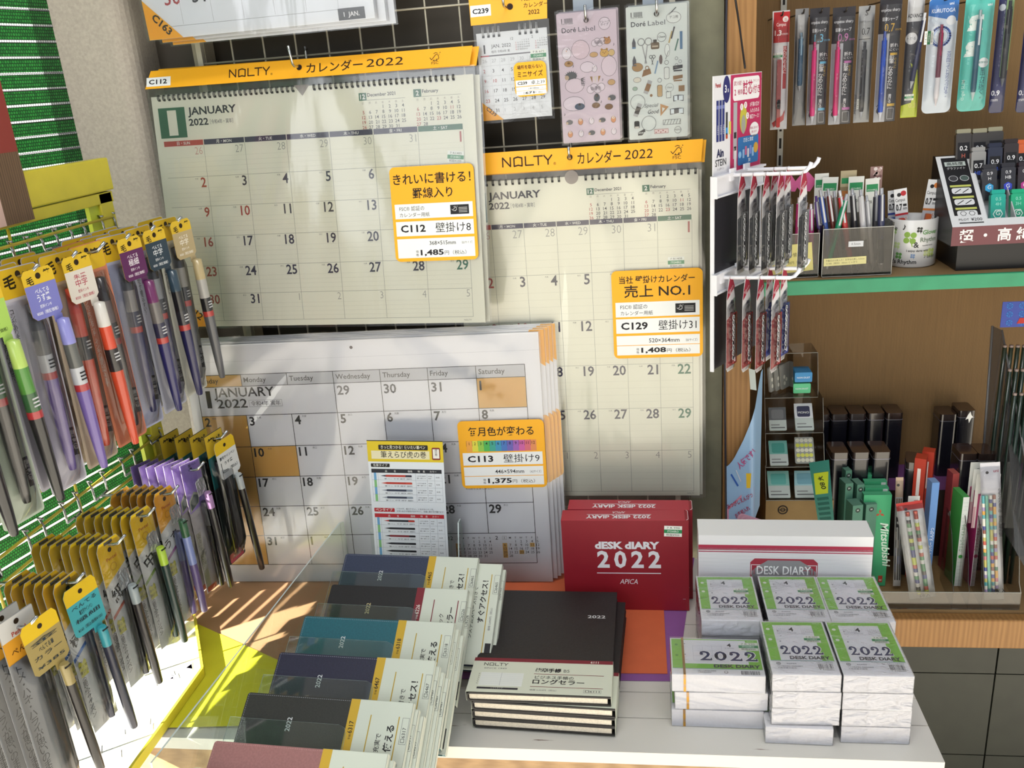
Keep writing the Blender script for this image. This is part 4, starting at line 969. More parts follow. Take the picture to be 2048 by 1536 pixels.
def k_enpitsu(num, numc, penc):
    def f(b, p, w, h):
        b.prism([(0, 0), (w, 0), (w, h), (0, h)], -.4, 0, mat('24222a', .4)); b.rect(0, 0, w * .52, h * .70, 'a9abb2', 1)
        b.txt('enpitsu sharp', w * .5, h * .87, 4.6, 'dfe1e6', 2, 'c', w=w * .85); b.txt('鉛筆シャープ', w * .5, h * .80, 4.4, 'dfe1e6', 2, 'c', .008, w=w * .7)
        b.txt(num, w * .50, h * .715, 12, numc, 2, 'c', 0, w=w * .45); b.txt('mm', w * .78, h * .72, 4, numc, 2)
        b.disc(w * .76, h * .585, w * .18, '3a3a40', 2); b.txt('折れ', w * .76, h * .595, 4.4, 'e6e6e8', 3, 'c', .01); b.txt('にくい', w * .76, h * .565, 3.2, 'e6e6e8', 3, 'c'); b.rect(w * .6, h * .53, w * .32, 3.5, numc, 3)
        b.txt('鉛筆', w * .68, h * .50, 5.4, 'e6e6e8', 2, vert=True); b.txt('のように', w * .86, h * .49, 3.4, 'c9a94a', 2, vert=True); b.txt('なめらかに', w * .66, h * .41, 5.8, 'e6e6e8', 2, vert=True); b.txt('書ける。', w * .70, h * .20, 3.8, 'e6e6e8', 2, vert=True)
        b.frame(w * .62, h * .02, w * .3, h * .09, .6, 'c8c8cc', 2); b.rect(w * .6, h * .125, w * .34, 4, numc, 2)
        b.poly([(w * .12, h * .13), (w * .27, h * .17), (w * .42, h * .13), (w * .42, h * .08), (w * .27, h * .05), (w * .12, h * .08)], '26242a', 2); b.txt('六角', w * .27, h * .10, 5, 'e6e6e8', 3, 'c', .01)
        pen_solid(p, w * .27, h * .01, h * .72, 4.4, penc, 'b9bbc2', penc); 
    return f
def k_grey(b, p, w, h):
    b.prism([(0, 0), (w, 0), (w, h), (0, h)], -.4, 0, mat('96989a', .4)); b.txt('S', w * .5, h * .92, 8, '4a4a4e', 2, 'c'); b.txt('ENPITSU シャープ', w * .5, h * .86, 3, '4a4a4e', 2, 'c', w=w * .75); b.txt('0.7', w * .5, h * .76, 10, '2c2c30', 2, 'c', w=w * .5); b.rect(w * .1, h * .72, w * .7, 1, '2c2c30', 2)
    b.txt('METAL GRIP', w * .15, h * .08, 4, '6a6c70', 2, 'l', rot=90); pen_solid(p, w * .44, h * .03, h * .70, 4, '1d1d24', '9a9ca2', '3a3a40', grip='26262c'); tagsticker(b, w * .6, h * .12, 16, 4, 90)
def k_advance(b, p, w, h):
    b.prism([(0, 0), (w, 0), (w, h), (0, h)], -.4, 0, mat('3c3c44', .4)); b.rect(0, h * .76, w, h * .24, 'c9cacd', 1); b.txt('ADVANCE', w * .5, h * .79, 5.6, '26262c', 2, 'c', .02, w=w * .9); b.disc(w * .35, h * .63, 9, 'd6d6d8', 2); b.txt('トガる', w * .35, h * .62, 3.6, '2a2a30', 3, 'c')
    b.poly([(0, 0), (w, 0), (w, h * .18), (w * .85, h * .38), (w * .4, h * .44), (w * .75, h * .3), (w * .6, h * .12), (0, h * .1)], 'b9c436', 2); b.txt('0.3', w * .68, h * .08, 7, 'd6c87a', 3, 'c'); tagsticker(b, w * .18, h * .14, w * .55, 5); 
    p.T = Matrix.Rotation(rad(-7), 4, 'Z'); pen_solid(p, w * .25, h * .24, h * .83, 4, '25284e', 'c2c4ca', 'd6d8dc')
def k_kurutoga(b, p, w, h):
    b.rbox(0, 0, w, h, 9, -.5, 0, mat('cfd8e2', .4)); b.poly([(0, h * .84), (w, h * .78), (w, h - 8), (w - 8, h), (8, h), (0, h - 8)], '3a72b8', 1); b.txt('KURUTOGA', w * .5, h * .86, 5.6, 'e8eef4', 2, 'c', .01, w=w * .8); b.ring(w * .47, h * .66, w * .32, 3.2, '3c5cae', 2); b.ring(w * .47, h * .66, w * .25, 1.2, '8aa4d8', 2)
    b.disc(w * .78, h * .79, 7, 'e6e9ec', 2); b.txt('芯が回ってトガりつづける。', w * .80, h * .50, 4.5, '3a4c9a', 2, vert=True); b.txt('uni', w * .76, h * .92, 4, 'e8eef4', 2, 'c', .02); tagsticker(b, w * .22, h * .60, 20, 4, 90)
    pen_solid(p, w * .45, h * .06, h * .76, 4, '6a2038', 'd0c8cc', '8a2848', grip='d8d4d8')
def k_gel(b, p, w, h):
    b.rbox(0, 0, w, h, 9, -.5, 0, mat('57bdb2', .4)); b.txt('g', w * .40, h * .72, 26, 'e6efec', 2, 'c', .06, w=w * .55); b.txt('g', w * .36, h * .50, 26, 'e6efec', 2, 'c', .06, w=w * .55); b.txt('uni', w * .84, h * .9, 4, 'e6efec', 2, 'c', .02); b.txt('α-gel SLIM', w * .22, h * .10, 5, 'bfe2dc', 2, 'l', .01, rot=90)
    b.disc(w * .80, h * .42, 7.5, 'e6e9ec', 2); b.txt('衝撃吸収', w * .80, h * .415, 2.6, '3a8a84', 3, 'c'); b.txt('集中力が続く。', w * .80, h * .34, 5.6, '1f3a50', 2, vert=True); pen_solid(p, w * .50, h * .09, h * .87, 4.3, '2f6078', 'b8c4c8', 'b8c0c4', grip='2a566e')
def k_navy(b, p, w, h):
    b.rbox(0, 0, w, h, 6, -.5, 0, mat('272a5a', .4)); b.poly([(w * .5, h * .3), (w, h * .36), (w, h), (w * .5, h)], '8fb27a', 1); b.txt('0.9', w * .35, h * .15, 7.5, 'e0e2ea', 2, 'c', .02); b.txt('mm', w * .32, h * .10, 5, 'e0e2ea', 2, 'c'); b.disc(w * .25, h * .87, 5, 'c4ccd8', 2); pen_solid(p, w * .66, h * .22, h * .92, 4.4, '26282c', '6a6c72', '2a2c30')
def k_white(b, p, w, h):
    b.prism([(0, 0), (w, 0), (w, h), (0, h)], -.4, 0, mat('8f9092', .35)); b.rect(w * .2, h * .35, w * .5, h * .6, 'bfc0c2', 1); pen_solid(p, w * .45, h * .30, h * .80, 4.2, '2e5a7c', 'b9bbc2', '7a94a8')
pk = [((1540, 20, 1580, 260), .215, 'red 1.3 mm lead pack at the left end of the hanging row', k_campus), ((1584, 16, 1618, 252), .24, 'clear pack with a blue pen behind the first black pack', k_white),
      ((1612, 14, 1660, 251), .222, 'black 1.3 mm pencil pack with a pink pen', k_enpitsu('1.3', '6ab4d8', 'c23a74')), ((1656, 12, 1712, 250), .224, 'black 0.9 mm pencil pack with a pink pen', k_enpitsu('0.9', 'b86aa8', 'c0356e')),
      ((1706, 10, 1751, 246), .226, 'grey 0.7 mm pencil pack with a black pen', k_grey), ((1746, -14, 1806, 245), .212, 'black 0.7 mm pencil pack with a blue pen and gold figures', k_enpitsu('0.7', 'd0a83e', '2f4ea8')),
      ((1800, -22, 1852, 236), .226, 'dark pack with a yellow swirl and a navy pen', k_advance), ((1842, -12, 1920, 228), .218, 'blue and white blister card with a burgundy pencil', k_kurutoga),
      ((1912, -14, 1992, 224), .215, 'turquoise blister card with a teal pencil', k_gel), ((1976, -20, 2032, 227), .23, 'navy and green blister card marked 0.9', k_navy), ((2030, -20, 2090, 226), .24, 'dark blister card cut by the right picture edge', k_navy)]
hk_m = mat('3a3632', .4, .5)
for px, Y, lb, fn in pk:
    t, M, w, h = hang_pack(px, Y, lb, fn)
    b = B(); c = M @ Vector((w * .0005, h * .00096, 0))
    b.tube([(0, SB * 1e3 - c.y * 1e3, 0), (0, -12, 0), (0, -18, 5)], 1.3, hk_m, 6); tag(b.obj('panel_hook', M=c), 'thin dark hook carrying the ' + lb.split(' at ')[0].split(' with ')[0].split(' marked')[0].split(' behind')[0], 'hook', 'hooks on the brown back panel')
# ---------------------------------------------------------------- angled lead display panel on the post
BA = rad(33); bd = Vector((math.sin(BA), math.cos(BA), 0)); bn = Vector((math.cos(BA), -math.sin(BA), 0)); PK = .885; bo = onY(1428, 392, -.150); bo.z = -.5117
MB_ = frameM(bo, bd, (0, 0, 1)) @ Matrix.Scale(PK, 4)
wpl = mat('dcdce2', .4); dkp = mat('1d1b22', .4)
t = thing('lead_display_panel', 'black and white hanging display panel with a pink and white lead poster', 'display panel', MB_)
b = B(); b.box(0, 0, -4, 156, 300, -1.5, dkp); b.obj('back_panel', t)
b = B(); b.box(-2.5, -2, -5, 0, 302, 1, wpl); b.box(156, -2, -5, 158, 302, 1, wpl); b.obj('rim', t)
for z in (123, 270):
    b = B(); b.box(-6, z, -1.5, 160, z + 32, 3, wpl); b.box(-6, z, 3, -3.5, z + 32, 8, wpl); b.box(-3.5, z + 29, 3, 160, z + 32, 7, wpl); b.box(-3.5, z, 3, 160, z + 2.5, 6, wpl); b.obj('hook_bar', t)
b = B(); b.prism([(0, 300), (156, 300), (156, 442), (0, 442)], -3, -1.5, mat('d9d9de', .4)); b.T = Matrix.Translation((0, 300, -1.4))
b.rect(53, 2, 102, 139, 'b02a58', 1); b.rrect(60, 104, 88, 33, 6, 'e2e0e2', 2); b.txt('濃さの違う', 63, 126, 5, 'b02a58', 3, w=26); b.txt('2', 67, 112, 8, 'b02a58', 3, 'c', .02); b.txt('種類の', 75, 113, 5.5, 'b02a58', 3); b.txt('試芯', 92, 113, 15, 'b02a58', 3, 'l', .02, w=32); b.txt('付き', 126, 113, 9, 'b02a58', 3, 'l', .015); b.txt('ラインナップ', 126, 128, 3.5, 'b02a58', 3)
b.rect(62, 20, 12, 82, 'a4a4aa', 2); b.rect(64, 50, 8, 9, '2a2a2e', 3); b.rect(64, 32, 8, 6, '2a2a2e', 3); b.rect(65, 6, 8, 30, 'd6d4d6', 3)
b.disc(95, 76, 12, 'b9b040', 2, ry=21); b.disc(95, 68, 7, '9a9a90', 3, ry=14); [b.disc(xx, yy, 5, 'e2e0e2', 4) or b.txt(n, xx, yy - 2, 5, 'b02a58', 5, 'c', .02) for n, xx, yy in (('1', 88, 94), ('3', 101, 96), ('2', 108, 80))]
for i, s in enumerate(('3種類の芯が', '入れられる', '補芯ケース！')): b.txt(s, 116, 93 - i * 9, 5, 'f0e6ea', 3, 'l', .006, w=32)
b.disc(132, 58, 16, 'e2e0e2', 3, ry=11); b.txt('用途に合わせて', 132, 59, 3, 'b02a58', 4, 'c'); b.txt('使い分け！', 132, 53, 3, 'b02a58', 4, 'c')
b.rrect(77, 8, 70, 42, 4, '2f6ca8', 3); b.txt('芯径と濃度', 112, 42, 4.6, 'e6eef4', 4, 'c', w=34); [b.rect(93 + i * 8, 18 + (i % 2) * 4, 6, 13, ('8fb6dc', 'c46a8a', 'd8d4da', '7a8ad0')[i % 4], 4) for i in range(5)]; b.disc(84, 24, 5, '8fc0e6', 4); b.disc(138, 30, 8, 'c99a3a', 4); b.txt('30', 116, 11, 5, 'e6eef4', 5, 'c', .02)
b.txt('Pentel', 6, 126, 6, 'a82c30', 2, 'l', .02, w=16); b.disc(40, 122, 11, '2a2a66', 2, ry=19); b.txt('3', 37, 118, 10, 'f0f0f4', 3, 'c', .02); b.txt('B', 45, 118, 5, 'f0f0f4', 3, 'c')
for i in range(3): b.rect(9 + i * 9, 50, 7, 58, '2b3270', 2); b.rect(9 + i * 9, 96, 7, 5, '6a72b0', 3); b.txt('STEIN', 15 + i * 9, 60, 3.6, 'c4c8e0', 3, 'l', rot=90)
b.rect(38, 54, 6, 36, '3a3a40', 2); b.rect(38, 60, 6, 8, '3a8acb', 3); b.rect(38, 52, 6, 6, 'b0482e', 3); b.rect(48, 58, 6, 18, 'c9c95a', 3); b.txt('Ain', 10, 28, 11, '23264c', 2, 'l', .04, w=22); b.txt('STEIN', 6, 15, 9.5, '23232a', 2, 'l', .01, w=34); b.txt('シュタイン', 12, 9, 3, '66666c', 2)
b.T = None; b.obj('poster', t)
hkw = mat('e4e4ea', .3)
def hook_w(t0, z, L, label):
    b = B(); o = MB_ @ Vector((t0 * .001, z * .001, .003))
    b.box(-9, -8, 0, 9, 10, 3, hkw); sk = .42; b.tube([(sk * z, y, z) for z, y in ((2, 0), (L - 8, -1), (L - 2, 1.5), (L + 3, 8), (L + 5, 14))], 3.0, hkw, 10)
    return tag(b.obj('display_hook', M=frameM(o, bd, (0, 0, 1)) @ Matrix.Scale(PK, 4)), label, 'hook', 'white hooks of the lead display panel'), o
GREY, REDP, BLUE = ('8b8b8d', '3a3a3c'), ('8c2a2c', 'a23436'), ('26347a', '2a3f9a')
def lead_pack(o, t, cols, label, twist, grp):
    p = o + (bn + bd * .42) * (t * PK * .001) + Vector((0, 0, -.003))
    M = frameM(p, bd, (0, 0, 1)) @ Matrix.Rotation(rad(twist), 4, 'Y') @ Matrix.Scale(PK, 4)
    th = thing('lead_refill_pack', label, 'lead refill pack', M, grp)
    w, h = 30, 148; b = B(); hx = w / 2
    out = [(-hx, -h + 6), (-hx + 5, -h), (hx - 5, -h), (hx, -h + 6), (hx, -30), (6, 6), (-6, 6), (-hx, -30)]
    b.prism(out, -.4, 0, mat('c9c7c9', .45))
    b.poly([(-hx + 1, -44), (hx - 1, -28), (hx - 3, -20), (5, -4), (-6, -4), (-hx + 2, -26)], 'd6d4d6', 1)
    b.poly([(-hx + 1, -30), (hx - 1, -14), (hx * .75, -8), (6, 2), (-4, 2), (-hx + 3, -16)], 'a02a40', 2); b.txt('なめらか', 0, -17, 3.6, 'e6d8da', 3, 'c', .01, rot=24); b.txt('濃い', 1, -22, 3.6, 'e6d8da', 3, 'c', .01, rot=24)
    b.txt('Pentel', 0, 2.5, 2, 'a02a40', 3, 'c'); b.txt('Ain', 4, -39, 6, '2a2c50', 2, 'c', .03); b.txt('STEIN', 4, -47, 5, '2a2a30', 2, 'c', .01, rot=20)
    b.poly([(-hx, -h + 7), (hx, -h + 7), (hx, -52), (-hx, -62)], cols[1], 1); b.obj('backing_card', th)
    c = B(); c.rbox(-2, -h + 12, 12, 84, 2, .6, 6.5, mat(cols[0], .25, coat=.5)); c.box(1, -h + 16, 6.5, 3, -70, 7.2, mat('dcdce0', .3)); c.obj('lead_case', th)
    f = B(); z = 7.6; ec = [(-hx, -h + 4, 1), (hx, -h + 4, 1), (hx, -40, 1), (-hx, -50, 1)]
    f.sheet([(-hx, -h + 2, 1), (hx, -h + 2, 1), (hx, -30, .6), (-hx, -40, .6)], bag2, 6, 10, dz=lambda u, v: 6.8 * min(1, 4 * min(u, 1 - u)) * min(1, 5 * min(v, 1 - v)))
    s = 'なめらかな書き心地'
    for i, ch in enumerate(s):
        f.disc(-6.5, -58 - i * 8.2, 4.3, 'dadadc', 64, 12); f.txt(ch, -6.5, -60.4 - i * 8.2, 4.6, '26242a', 66, 'c', .03)
    f.obj('clear_cover', th)
    return th
hz = {}
for nm, t0, z, L in (('A', 96, 300, 94), ('B', 50, 298, 100), ('C', 72, 150, 94), ('D', 22, 146, 100)):
    row = {'A': 'upper', 'B': 'upper', 'C': 'lower', 'D': 'lower'}[nm]; hz[nm] = hook_w(t0, z, L, 'white %s plastic hook of the lead display nearer the %s' % (row, 'shelf' if nm in 'AC' else 'post'))[1]
n = 0
WD = ('first', 'second', 'third', 'fourth', 'fifth')
for i, tt in enumerate((14, 30, 47, 66)): lead_pack(hz['B'], tt, GREY, 'grey lead refill pack, %s from the panel on the upper near hook' % WD[i], 4, 'grey lead refill packs')
lead_pack(hz['B'], 96, GREY, 'grey lead refill pack at the tip of the upper near hook', 2, 'grey lead refill packs')
for i, tt in enumerate((40, 58)): lead_pack(hz['A'], tt, GREY, 'grey lead refill pack, %s from the panel on the upper far hook' % WD[i], 4, 'grey lead refill packs')
for i, tt in enumerate((12, 34, 53, 74)): lead_pack(hz['D'], tt, REDP, 'red lead refill pack, %s from the panel on the lower near hook' % WD[i], 3, 'red lead refill packs')
for i, tt in enumerate((46, 66)): lead_pack(hz['C'], tt, BLUE, 'blue lead refill pack, %s from the panel on the lower far hook' % WD[i], 3, 'blue lead refill packs')
# ---------------------------------------------------------------- clear bins of pens on the green shelf
smoke = film('smoky_acrylic', 'd2cfca', gloss=1.1, rough=.04, bump=0, haze=.012)
def bin_box(x0, y0, w, d, h, label, back=0):
    t = thing('clear_bin', label, 'bin', Vector((x0, y0, SZ + .001)))
    for nm, q in (('front_wall', (0, 0, 0, w, 2, h)), ('back_wall', (0, d - 2, 0, w, d, h + back)), ('side_wall', (0, 2, 0, 2, d - 2, h + back * .5)), ('side_wall', (w - 2, 2, 0, w, d - 2, h + back * .5)), ('bottom', (2, 2, 0, w - 2, d - 2, 2))):
        b = B(); b.box(*q, smoke); b.obj(nm, t)
    ed = B(); em = mat('b9b9b4', .3)
    for q in ((0, -.2, h - .4, w, .6, h + .5), (0, -.2, 0, .8, .6, h), (w - .8, -.2, 0, w, .6, h), (0, -.2, 0, w, .6, .8)): ed.box(*q, em)
    ed.obj('rim', t)
    return t
bt = bin_box(.940, .1185, 109, 82, 78, 'clear acrylic bin full of pens with a handwritten yellow strip', 12)
c = B(); c.prism([(0, 0), (66, 0), (66, 12.5), (0, 12.5)], 0, .3, mat('cfc88e', .6)); c.txt('予備芯は10本入り！文字ゆれ無し 0.5mm', 3, 7.2, 2.6, '3a3a34', 3, w=60); c.txt('￥300（税別）10mm くっきり', 4, 2.6, 2.5, '3a3a34', 3, w=48)
c.obj('handwritten_label', bt, Matrix.Translation((.003, -.0005, .018)) @ Matrix.Rotation(rad(90), 4, 'X') @ Matrix.Rotation(rad(1.5), 4, 'Z'))
c = B(); c.prism([(0, 0), (23, 0), (23, 9), (0, 9)], 0, .3, mat('c9ccd0', .6)); c.txt('0.5mm', 11.5, 3, 3.4, '2a2a30', 3, 'c', w=14); c.obj('size_label', bt, Matrix.Translation((.040, -.0005, .048)) @ Matrix.Rotation(rad(90), 4, 'X'))
bl = bin_box(.842, .1225, 94, 80, 72, 'clear acrylic bin with pink pens and a yellow notice', 10)
c = B(); c.prism([(0, 0), (72, 0), (72, 46), (0, 46)], 0, .3, mat('c8bf78', .6)); c.frame(2, 2, 68, 42, .8, 'c98a3a', 2); c.frame(4.5, 4.5, 63, 37, .4, 'b06a5a', 2); c.txt('シャーペン替芯', 10, 26, 5, '4a4630', 3, 'l', w=44); c.txt('ピンクは350円（税抜）', 10, 14, 4, '4a4630', 3, w=50); c.obj('yellow_notice', bl, Matrix.Translation((.014, -.0005, .006)) @ Matrix.Rotation(rad(90), 4, 'X') @ Matrix.Rotation(rad(5), 4, 'Z'))
def standing_pen(px, py0, base, y, h, r, body, label, grip=None, cap=None, clip=True):
    """pen standing tip down inside a bin: top seen at pixel px, py0; base is the x of the tip"""
    top = onY(px, py0, y); ft = Vector((base, y - .004, SZ + .0045)); ax = (top - ft); L = ax.length * 1e3
    M = frameM(ft, Vector((1, 0, 0)) - ax.normalized() * ax.normalized().x, ax)
    t = thing('pen', label, 'pen', M, 'pens standing in the clear bins')
    b = B(); b.lathe([(.5, 0), (r * .5, L * .05), (r * .85, L * .11)], mat('a9abb2', .3, .7), 10); b.obj('tip', t)
    b = B(); b.lathe([(r * .85, L * .11), (r, L * .15), (r, L * .40)], mat(grip or body, .45), 12); b.lathe([(r, L * .40), (r * 1.02, L * .78), (r * .96, L * .92)], mat(body, .3, coat=.3), 12, False); b.obj('barrel', t)
    b = B(); b.lathe([(r * .96, L * .92), (r * .6, L * .925), (r * .55, L)], mat(cap or 'a9abb2', .35, .4), 10)
    if clip: b.box(-1.4, L * .62, r + .3, 1.4, L * .93, r + 1.5, mat('b4b6bc', .3, .6))
    b.obj('clip', t); return t
sp = [(1632, 392, .949, .150, 2, 3.6, '5b4a8a', 'violet-capped pen'), (1655, 385, .955, .170, 2, 4.2, '55565c', 'dark grey pen'), (1640, 380, .960, .135, 2, 4.2, '2f4f9c', 'blue pen'), (1651, 383, .966, .160, 2, 4, '5a5048', 'brown-grey pen'), (1656, 378, .972, .140, 2, 3.8, '6a2a26', 'dark red pen'),
      (1668, 382, .978, .155, 2, 3.8, '7a7266', 'bronze pen'), (1679, 381, .990, .130, 2, 4.6, 'b02a2c', 'red pen'), (1694, 388, .947, .127, 2, 4.6, '17805c', 'green hexagonal pen leaning left'), (1704, 378, 1.004, .150, 2, 4.8, '33343a', 'black gripped pen'), (1721, 379, 1.012, .132, 2, 4.6, 'b9bac0', 'silver pen'),
      (1733, 391, 1.024, .140, 2, 3.8, 'a9aab0', 'thin silver pen'), (1752, 381, 1.030, .155, 2, 4.4, '3a3c44', 'grey-black pen'), (1763, 376, 1.034, .128, 2, 5.4, '262c4e', 'thick navy pen'), (1708, 386, .998, .165, 2, 4.2, '2a2a2e', 'black pen')]
gripd = {'thick navy pen': '232326', 'silver pen': '26262a', 'black gripped pen': '1d1d20', 'blue pen': '2f4f9c'}
for px, py, bx, y, _, r, col_, nm in sp: standing_pen(px, py, bx, y, 0, r, col_, nm + ' standing in the clear bin with the yellow strip', gripd.get(nm), {'violet-capped pen': '5a3f8a', 'red pen': 'c8c8cc'}.get(nm))
for i, (px, py, bx, y, col_, nm) in enumerate(((1598, 395, .905, .150, 'b43a7a', 'magenta pen'), (1607, 398, .915, .140, 'c46a9a', 'pink and white pen'), (1613, 405, .922, .160, 'a02a66', 'deep pink pen'), (1622, 408, .930, .150, 'b83a80', 'slim pink pen'))):
    standing_pen(px, py, bx, y, 0, 4.2, col_, nm + ' standing in the bin with the yellow notice', None, 'd8d0d8')
def card_on(px, Y, label, name, cat, fn, rz=0, tilt=0, group=None, thick=.5, face='dfe0da'):
    M, w, h = placeY(*px, Y, rz, tilt); b = B(); b.prism([(0, 0), (w, 0), (w, h), (0, h)], -thick, 0, mat(face, .55)); fn(b, w, h)
    return tag(b.obj(name, M=M), label, cat, group)
pr_ = lambda s: (lambda b, w, h: (b.rect(w * .08, h * .82, w * .84, h * .1, '2f8b57', 1), b.txt('ITOHIRO', w / 2, h * .83, 2.6, 'e6f0ea', 2, 'c'), b.txt(s, w / 2, h * .66, 4, '55554f', 2, 'c', w=w * .6)))
card_on((1634, 353, 1672, 500), .198, 'white price slip behind the pens marked 300, front of two', 'price_slip', 'price slip', pr_('税抜 300'), tilt=-2, group='price slips behind the pens')
card_on((1624, 346, 1658, 500), .203, 'white price slip half hidden behind the one marked 300', 'price_slip', 'price slip', pr_('税抜 300'), group='price slips behind the pens')
card_on((1690, 352, 1729, 500), .199, 'white price slip behind the pens marked 200', 'price_slip', 'price slip', pr_('税抜 200'), group='price slips behind the pens')
card_on((1728, 356, 1764, 500), .1975, 'white price slip behind the pens marked 700', 'price_slip', 'price slip', pr_('税抜 700'), tilt=2, group='price slips behind the pens')
card_on((1674, 340, 1714, 500), .206, 'brownish pen pack with a green label behind the price slips', 'price_slip', 'price slip', lambda b, w, h: (b.rect(0, h * .8, w, h * .2, 'b5a888', 1), b.rect(2, h * .84, w - 4, h * .07, '2f8b57', 2), b.rect(3, h * .55, w - 6, h * .2, 'b0703a', 1)), face='8a7a5c')
b = B(); M, w, h = placeY(1548, 343, 1634, 382, .215); b.prism([(0, 0), (w * .5, -3), (w * .55, 4), (w * .62, -2), (w * .85, -4), (w, h * .45), (w * .8, h), (w * .6, h * .8), (w * .5, h * .5), (w * .4, h * .9), (w * .1, h * .9)], 0, .5, mat('d8649c', .6)); tag(b.obj('paper_arrow', M=M), 'bright pink paper cut-out standing behind the pens', 'paper')
b = B(); M, w, h = placeY(1736, 332, 1766, 420, .21); b.prism([(0, 0), (w, 0), (w, h), (0, h)], 0, .3, mat('8a6a66', .4)); [b.disc(random.uniform(3, w - 3), random.uniform(h * .55, h - 3), random.uniform(1.5, 3.2), random.choice(('cfc4c2', '6a4a4a', 'b49a96')), 3 + i % 3) for i in range(16)]; tag(b.obj('pen_pack', M=M), 'small clear pack with mottled brown print behind the price slips', 'pen pack')
# mug of lead packs
mc = Vector((1.0995, .1975, SZ + .0005)); R_ = 39.5; HM = 79
Mm = Matrix.Translation(mc) @ Matrix.Rotation(rad(90), 4, 'X') @ Matrix.Rotation(rad(-14), 4, 'Y')
t = thing('mug', 'white mug printed with green clovers holding lead packs', 'mug', Mm)
b = B(); b.lathe([(R_ - 3, 0), (R_, 2.5), (R_, HM - 1.5), (R_ - 1, HM), (R_ - 3.5, HM - 1), (R_ - 4, 5), (0.1, 5)], mat('d6d6d6', .22, coat=.4), 48, False)
pr = B(); G1, G2 = '86a84a', '5c8f4c'
def wrap(pb):
    """roll a flat print round the mug"""
    for i, (x, y, z) in enumerate(pb.v):
        a = x / R_; r = R_ + .15 + z * .6; pb.v[i] = (r * math.sin(a), y, r * math.cos(a))
def clover(x, y, s, c, leaves=4):
    for k in range(leaves): pr.disc(x + s * .62 * math.cos(rad(90 * k + 40)), y + s * .62 * math.sin(rad(90 * k + 40)), s * .43, c, 1, 14)
    pr.stroke([(x, y), (x + s * .4, y - s * 1.3)], s * .14, c, 1)
clover(-4, 50, 11, G1); clover(10, 63, 5, '3a3a38'); clover(-24, 37, 6, 'b5c890'); clover(-20, 20, 6, G2); clover(33, 24, 8, 'a8b86a'); clover(-30, 60, 5, '9ab87a'); clover(2, 20, 4, '7a92b4'); clover(24, 24, 6, 'c0c890'); clover(-36, 16, 5, G1)
for s, x, y, hh, c in (('Glover', 15, 55, 7, G2), ('Rhythm', 12, 43, 7, '6a7a66'), ('♪', -16, 63, 9, '3a3a38'), ('&', 2, 34, 9, '3a3a38'), ('I enjoy darts with', -8, 27, 3.4, '3a3a38'), ("it's Rhythm", -34, 7, 6.5, '1f1f1e'), ('clap', -36, 63, 5, '3a3a38'), ('♪ Lucky', 20, 16, 5, '5a5a58'), ('beautiful melody', 16, 36, 2, '6a6a68')): pr.txt(s, x, y, hh, c, 2, 'l', .02)
wrap(pr); merge(b, pr, Matrix.Identity(4)); b.obj('cup', t)
hd = B(); hd.tube([(-R_ + 1, 62, -6), (-R_ - 14, 60, -6), (-R_ - 20, 42, -6), (-R_ - 14, 24, -6), (-R_ + 1, 20, -6)], [4.5] * 5, mat('d6d6d6', .22, coat=.4), 10); hd.obj('handle', t, Matrix.Rotation(rad(-75), 4, 'Y'))
def campus07(px, Y, label, band, fill, tilt):
    M, w, h = placeY(*px, Y, 0, tilt); tt_ = thing('lead_refill_pack', label, 'lead refill pack', M, 'lead packs in the clover mug')
    b = B(); b.prism([(0, 0), (w, 0), (w, h), (0, h)], -.5, 0, mat('b9bcc2', .4)); b.rect(0, h * .48, w, h * .52, 'd9dadd', 1); b.rect(0, h * .45, w, 3.5, band, 2); b.disc(w * .38, h * .88, 3.2, '26262a', 2); b.disc(w * .72, h * .9, 4.4, band, 2)
    b.txt('Campus', w * .08, h * .74, 5.2, '26262a', 2, 'l', .01, w=w * .74); b.txt('0.7', w * .08, h * .56, 10, '26262a', 2, 'l', .04, w=w * .5); b.rect(w * .64, h * .63, w * .28, 4, '26262a', 2); b.txt('mm', w * .63, h * .56, 5, '26262a', 2, 'l', .02, w=w * .3); b.rect(w * .72, h * .04, w * .2, h * .38, 'e0dcd8', 2); b.txt('えんぴつ', w * .82, h * .36, 4, '9a3a2c', 3, vert=True); b.obj('backing_card', tt_)
    c = B(); c.rbox(w * .22, -h * .1, w * .44, h * .5, 2, 1, 7, mat(fill, .3)); c.obj('lead_case', tt_)
campus07((1793, 377, 1826, 475), .195, 'lead pack with a red band leaning in the clover mug', 'b02c34', 'b83c2a', 7); campus07((1836, 357, 1871, 470), .205, 'lead pack with an orange band standing in the clover mug', 'c9783c', 'c46030', -6); campus07((1776, 380, 1806, 470), .212, 'lead pack with a blue case at the back of the clover mug', '3a4a9a', '2f4f9c', 4)
# wedge display of lead cases
def P3(px, py, y): return onY(px, py, y)
de = B(); dt = thing('lead_dispenser', 'white and black sloping counter display for lead cases', 'counter display', Vector((1.135, .115, SZ + .001)))
WD_ = 300
sl0, sl1 = (0, 62), (105, 168)                     # slope: depth, height at front and back
de.add([(14, 10, 0), (WD_, 10, 0), (WD_, 10, 42), (14, 10, 42), (14, 120, 0), (14, 120, 42)], [(0, 1, 2, 3), (4, 0, 3, 5)], mat('121114', .35)); de.obj('base', dt)
b = B(); b.add([(0, 0, 42), (WD_, 0, 42), (WD_, 0, 72), (0, 0, 72)], [(0, 1, 2, 3)], mat('6a3b40', .5)); b.T = Matrix.Translation((0, -.1, 42)) @ Matrix.Rotation(rad(90), 4, 'X')
for i, ch in enumerate('超・高純度'): b.txt(ch, 22 + i * 28, 7, 15, 'e2dede', 2, 'c', .02)
b.T = None; b.obj('front_band', dt)
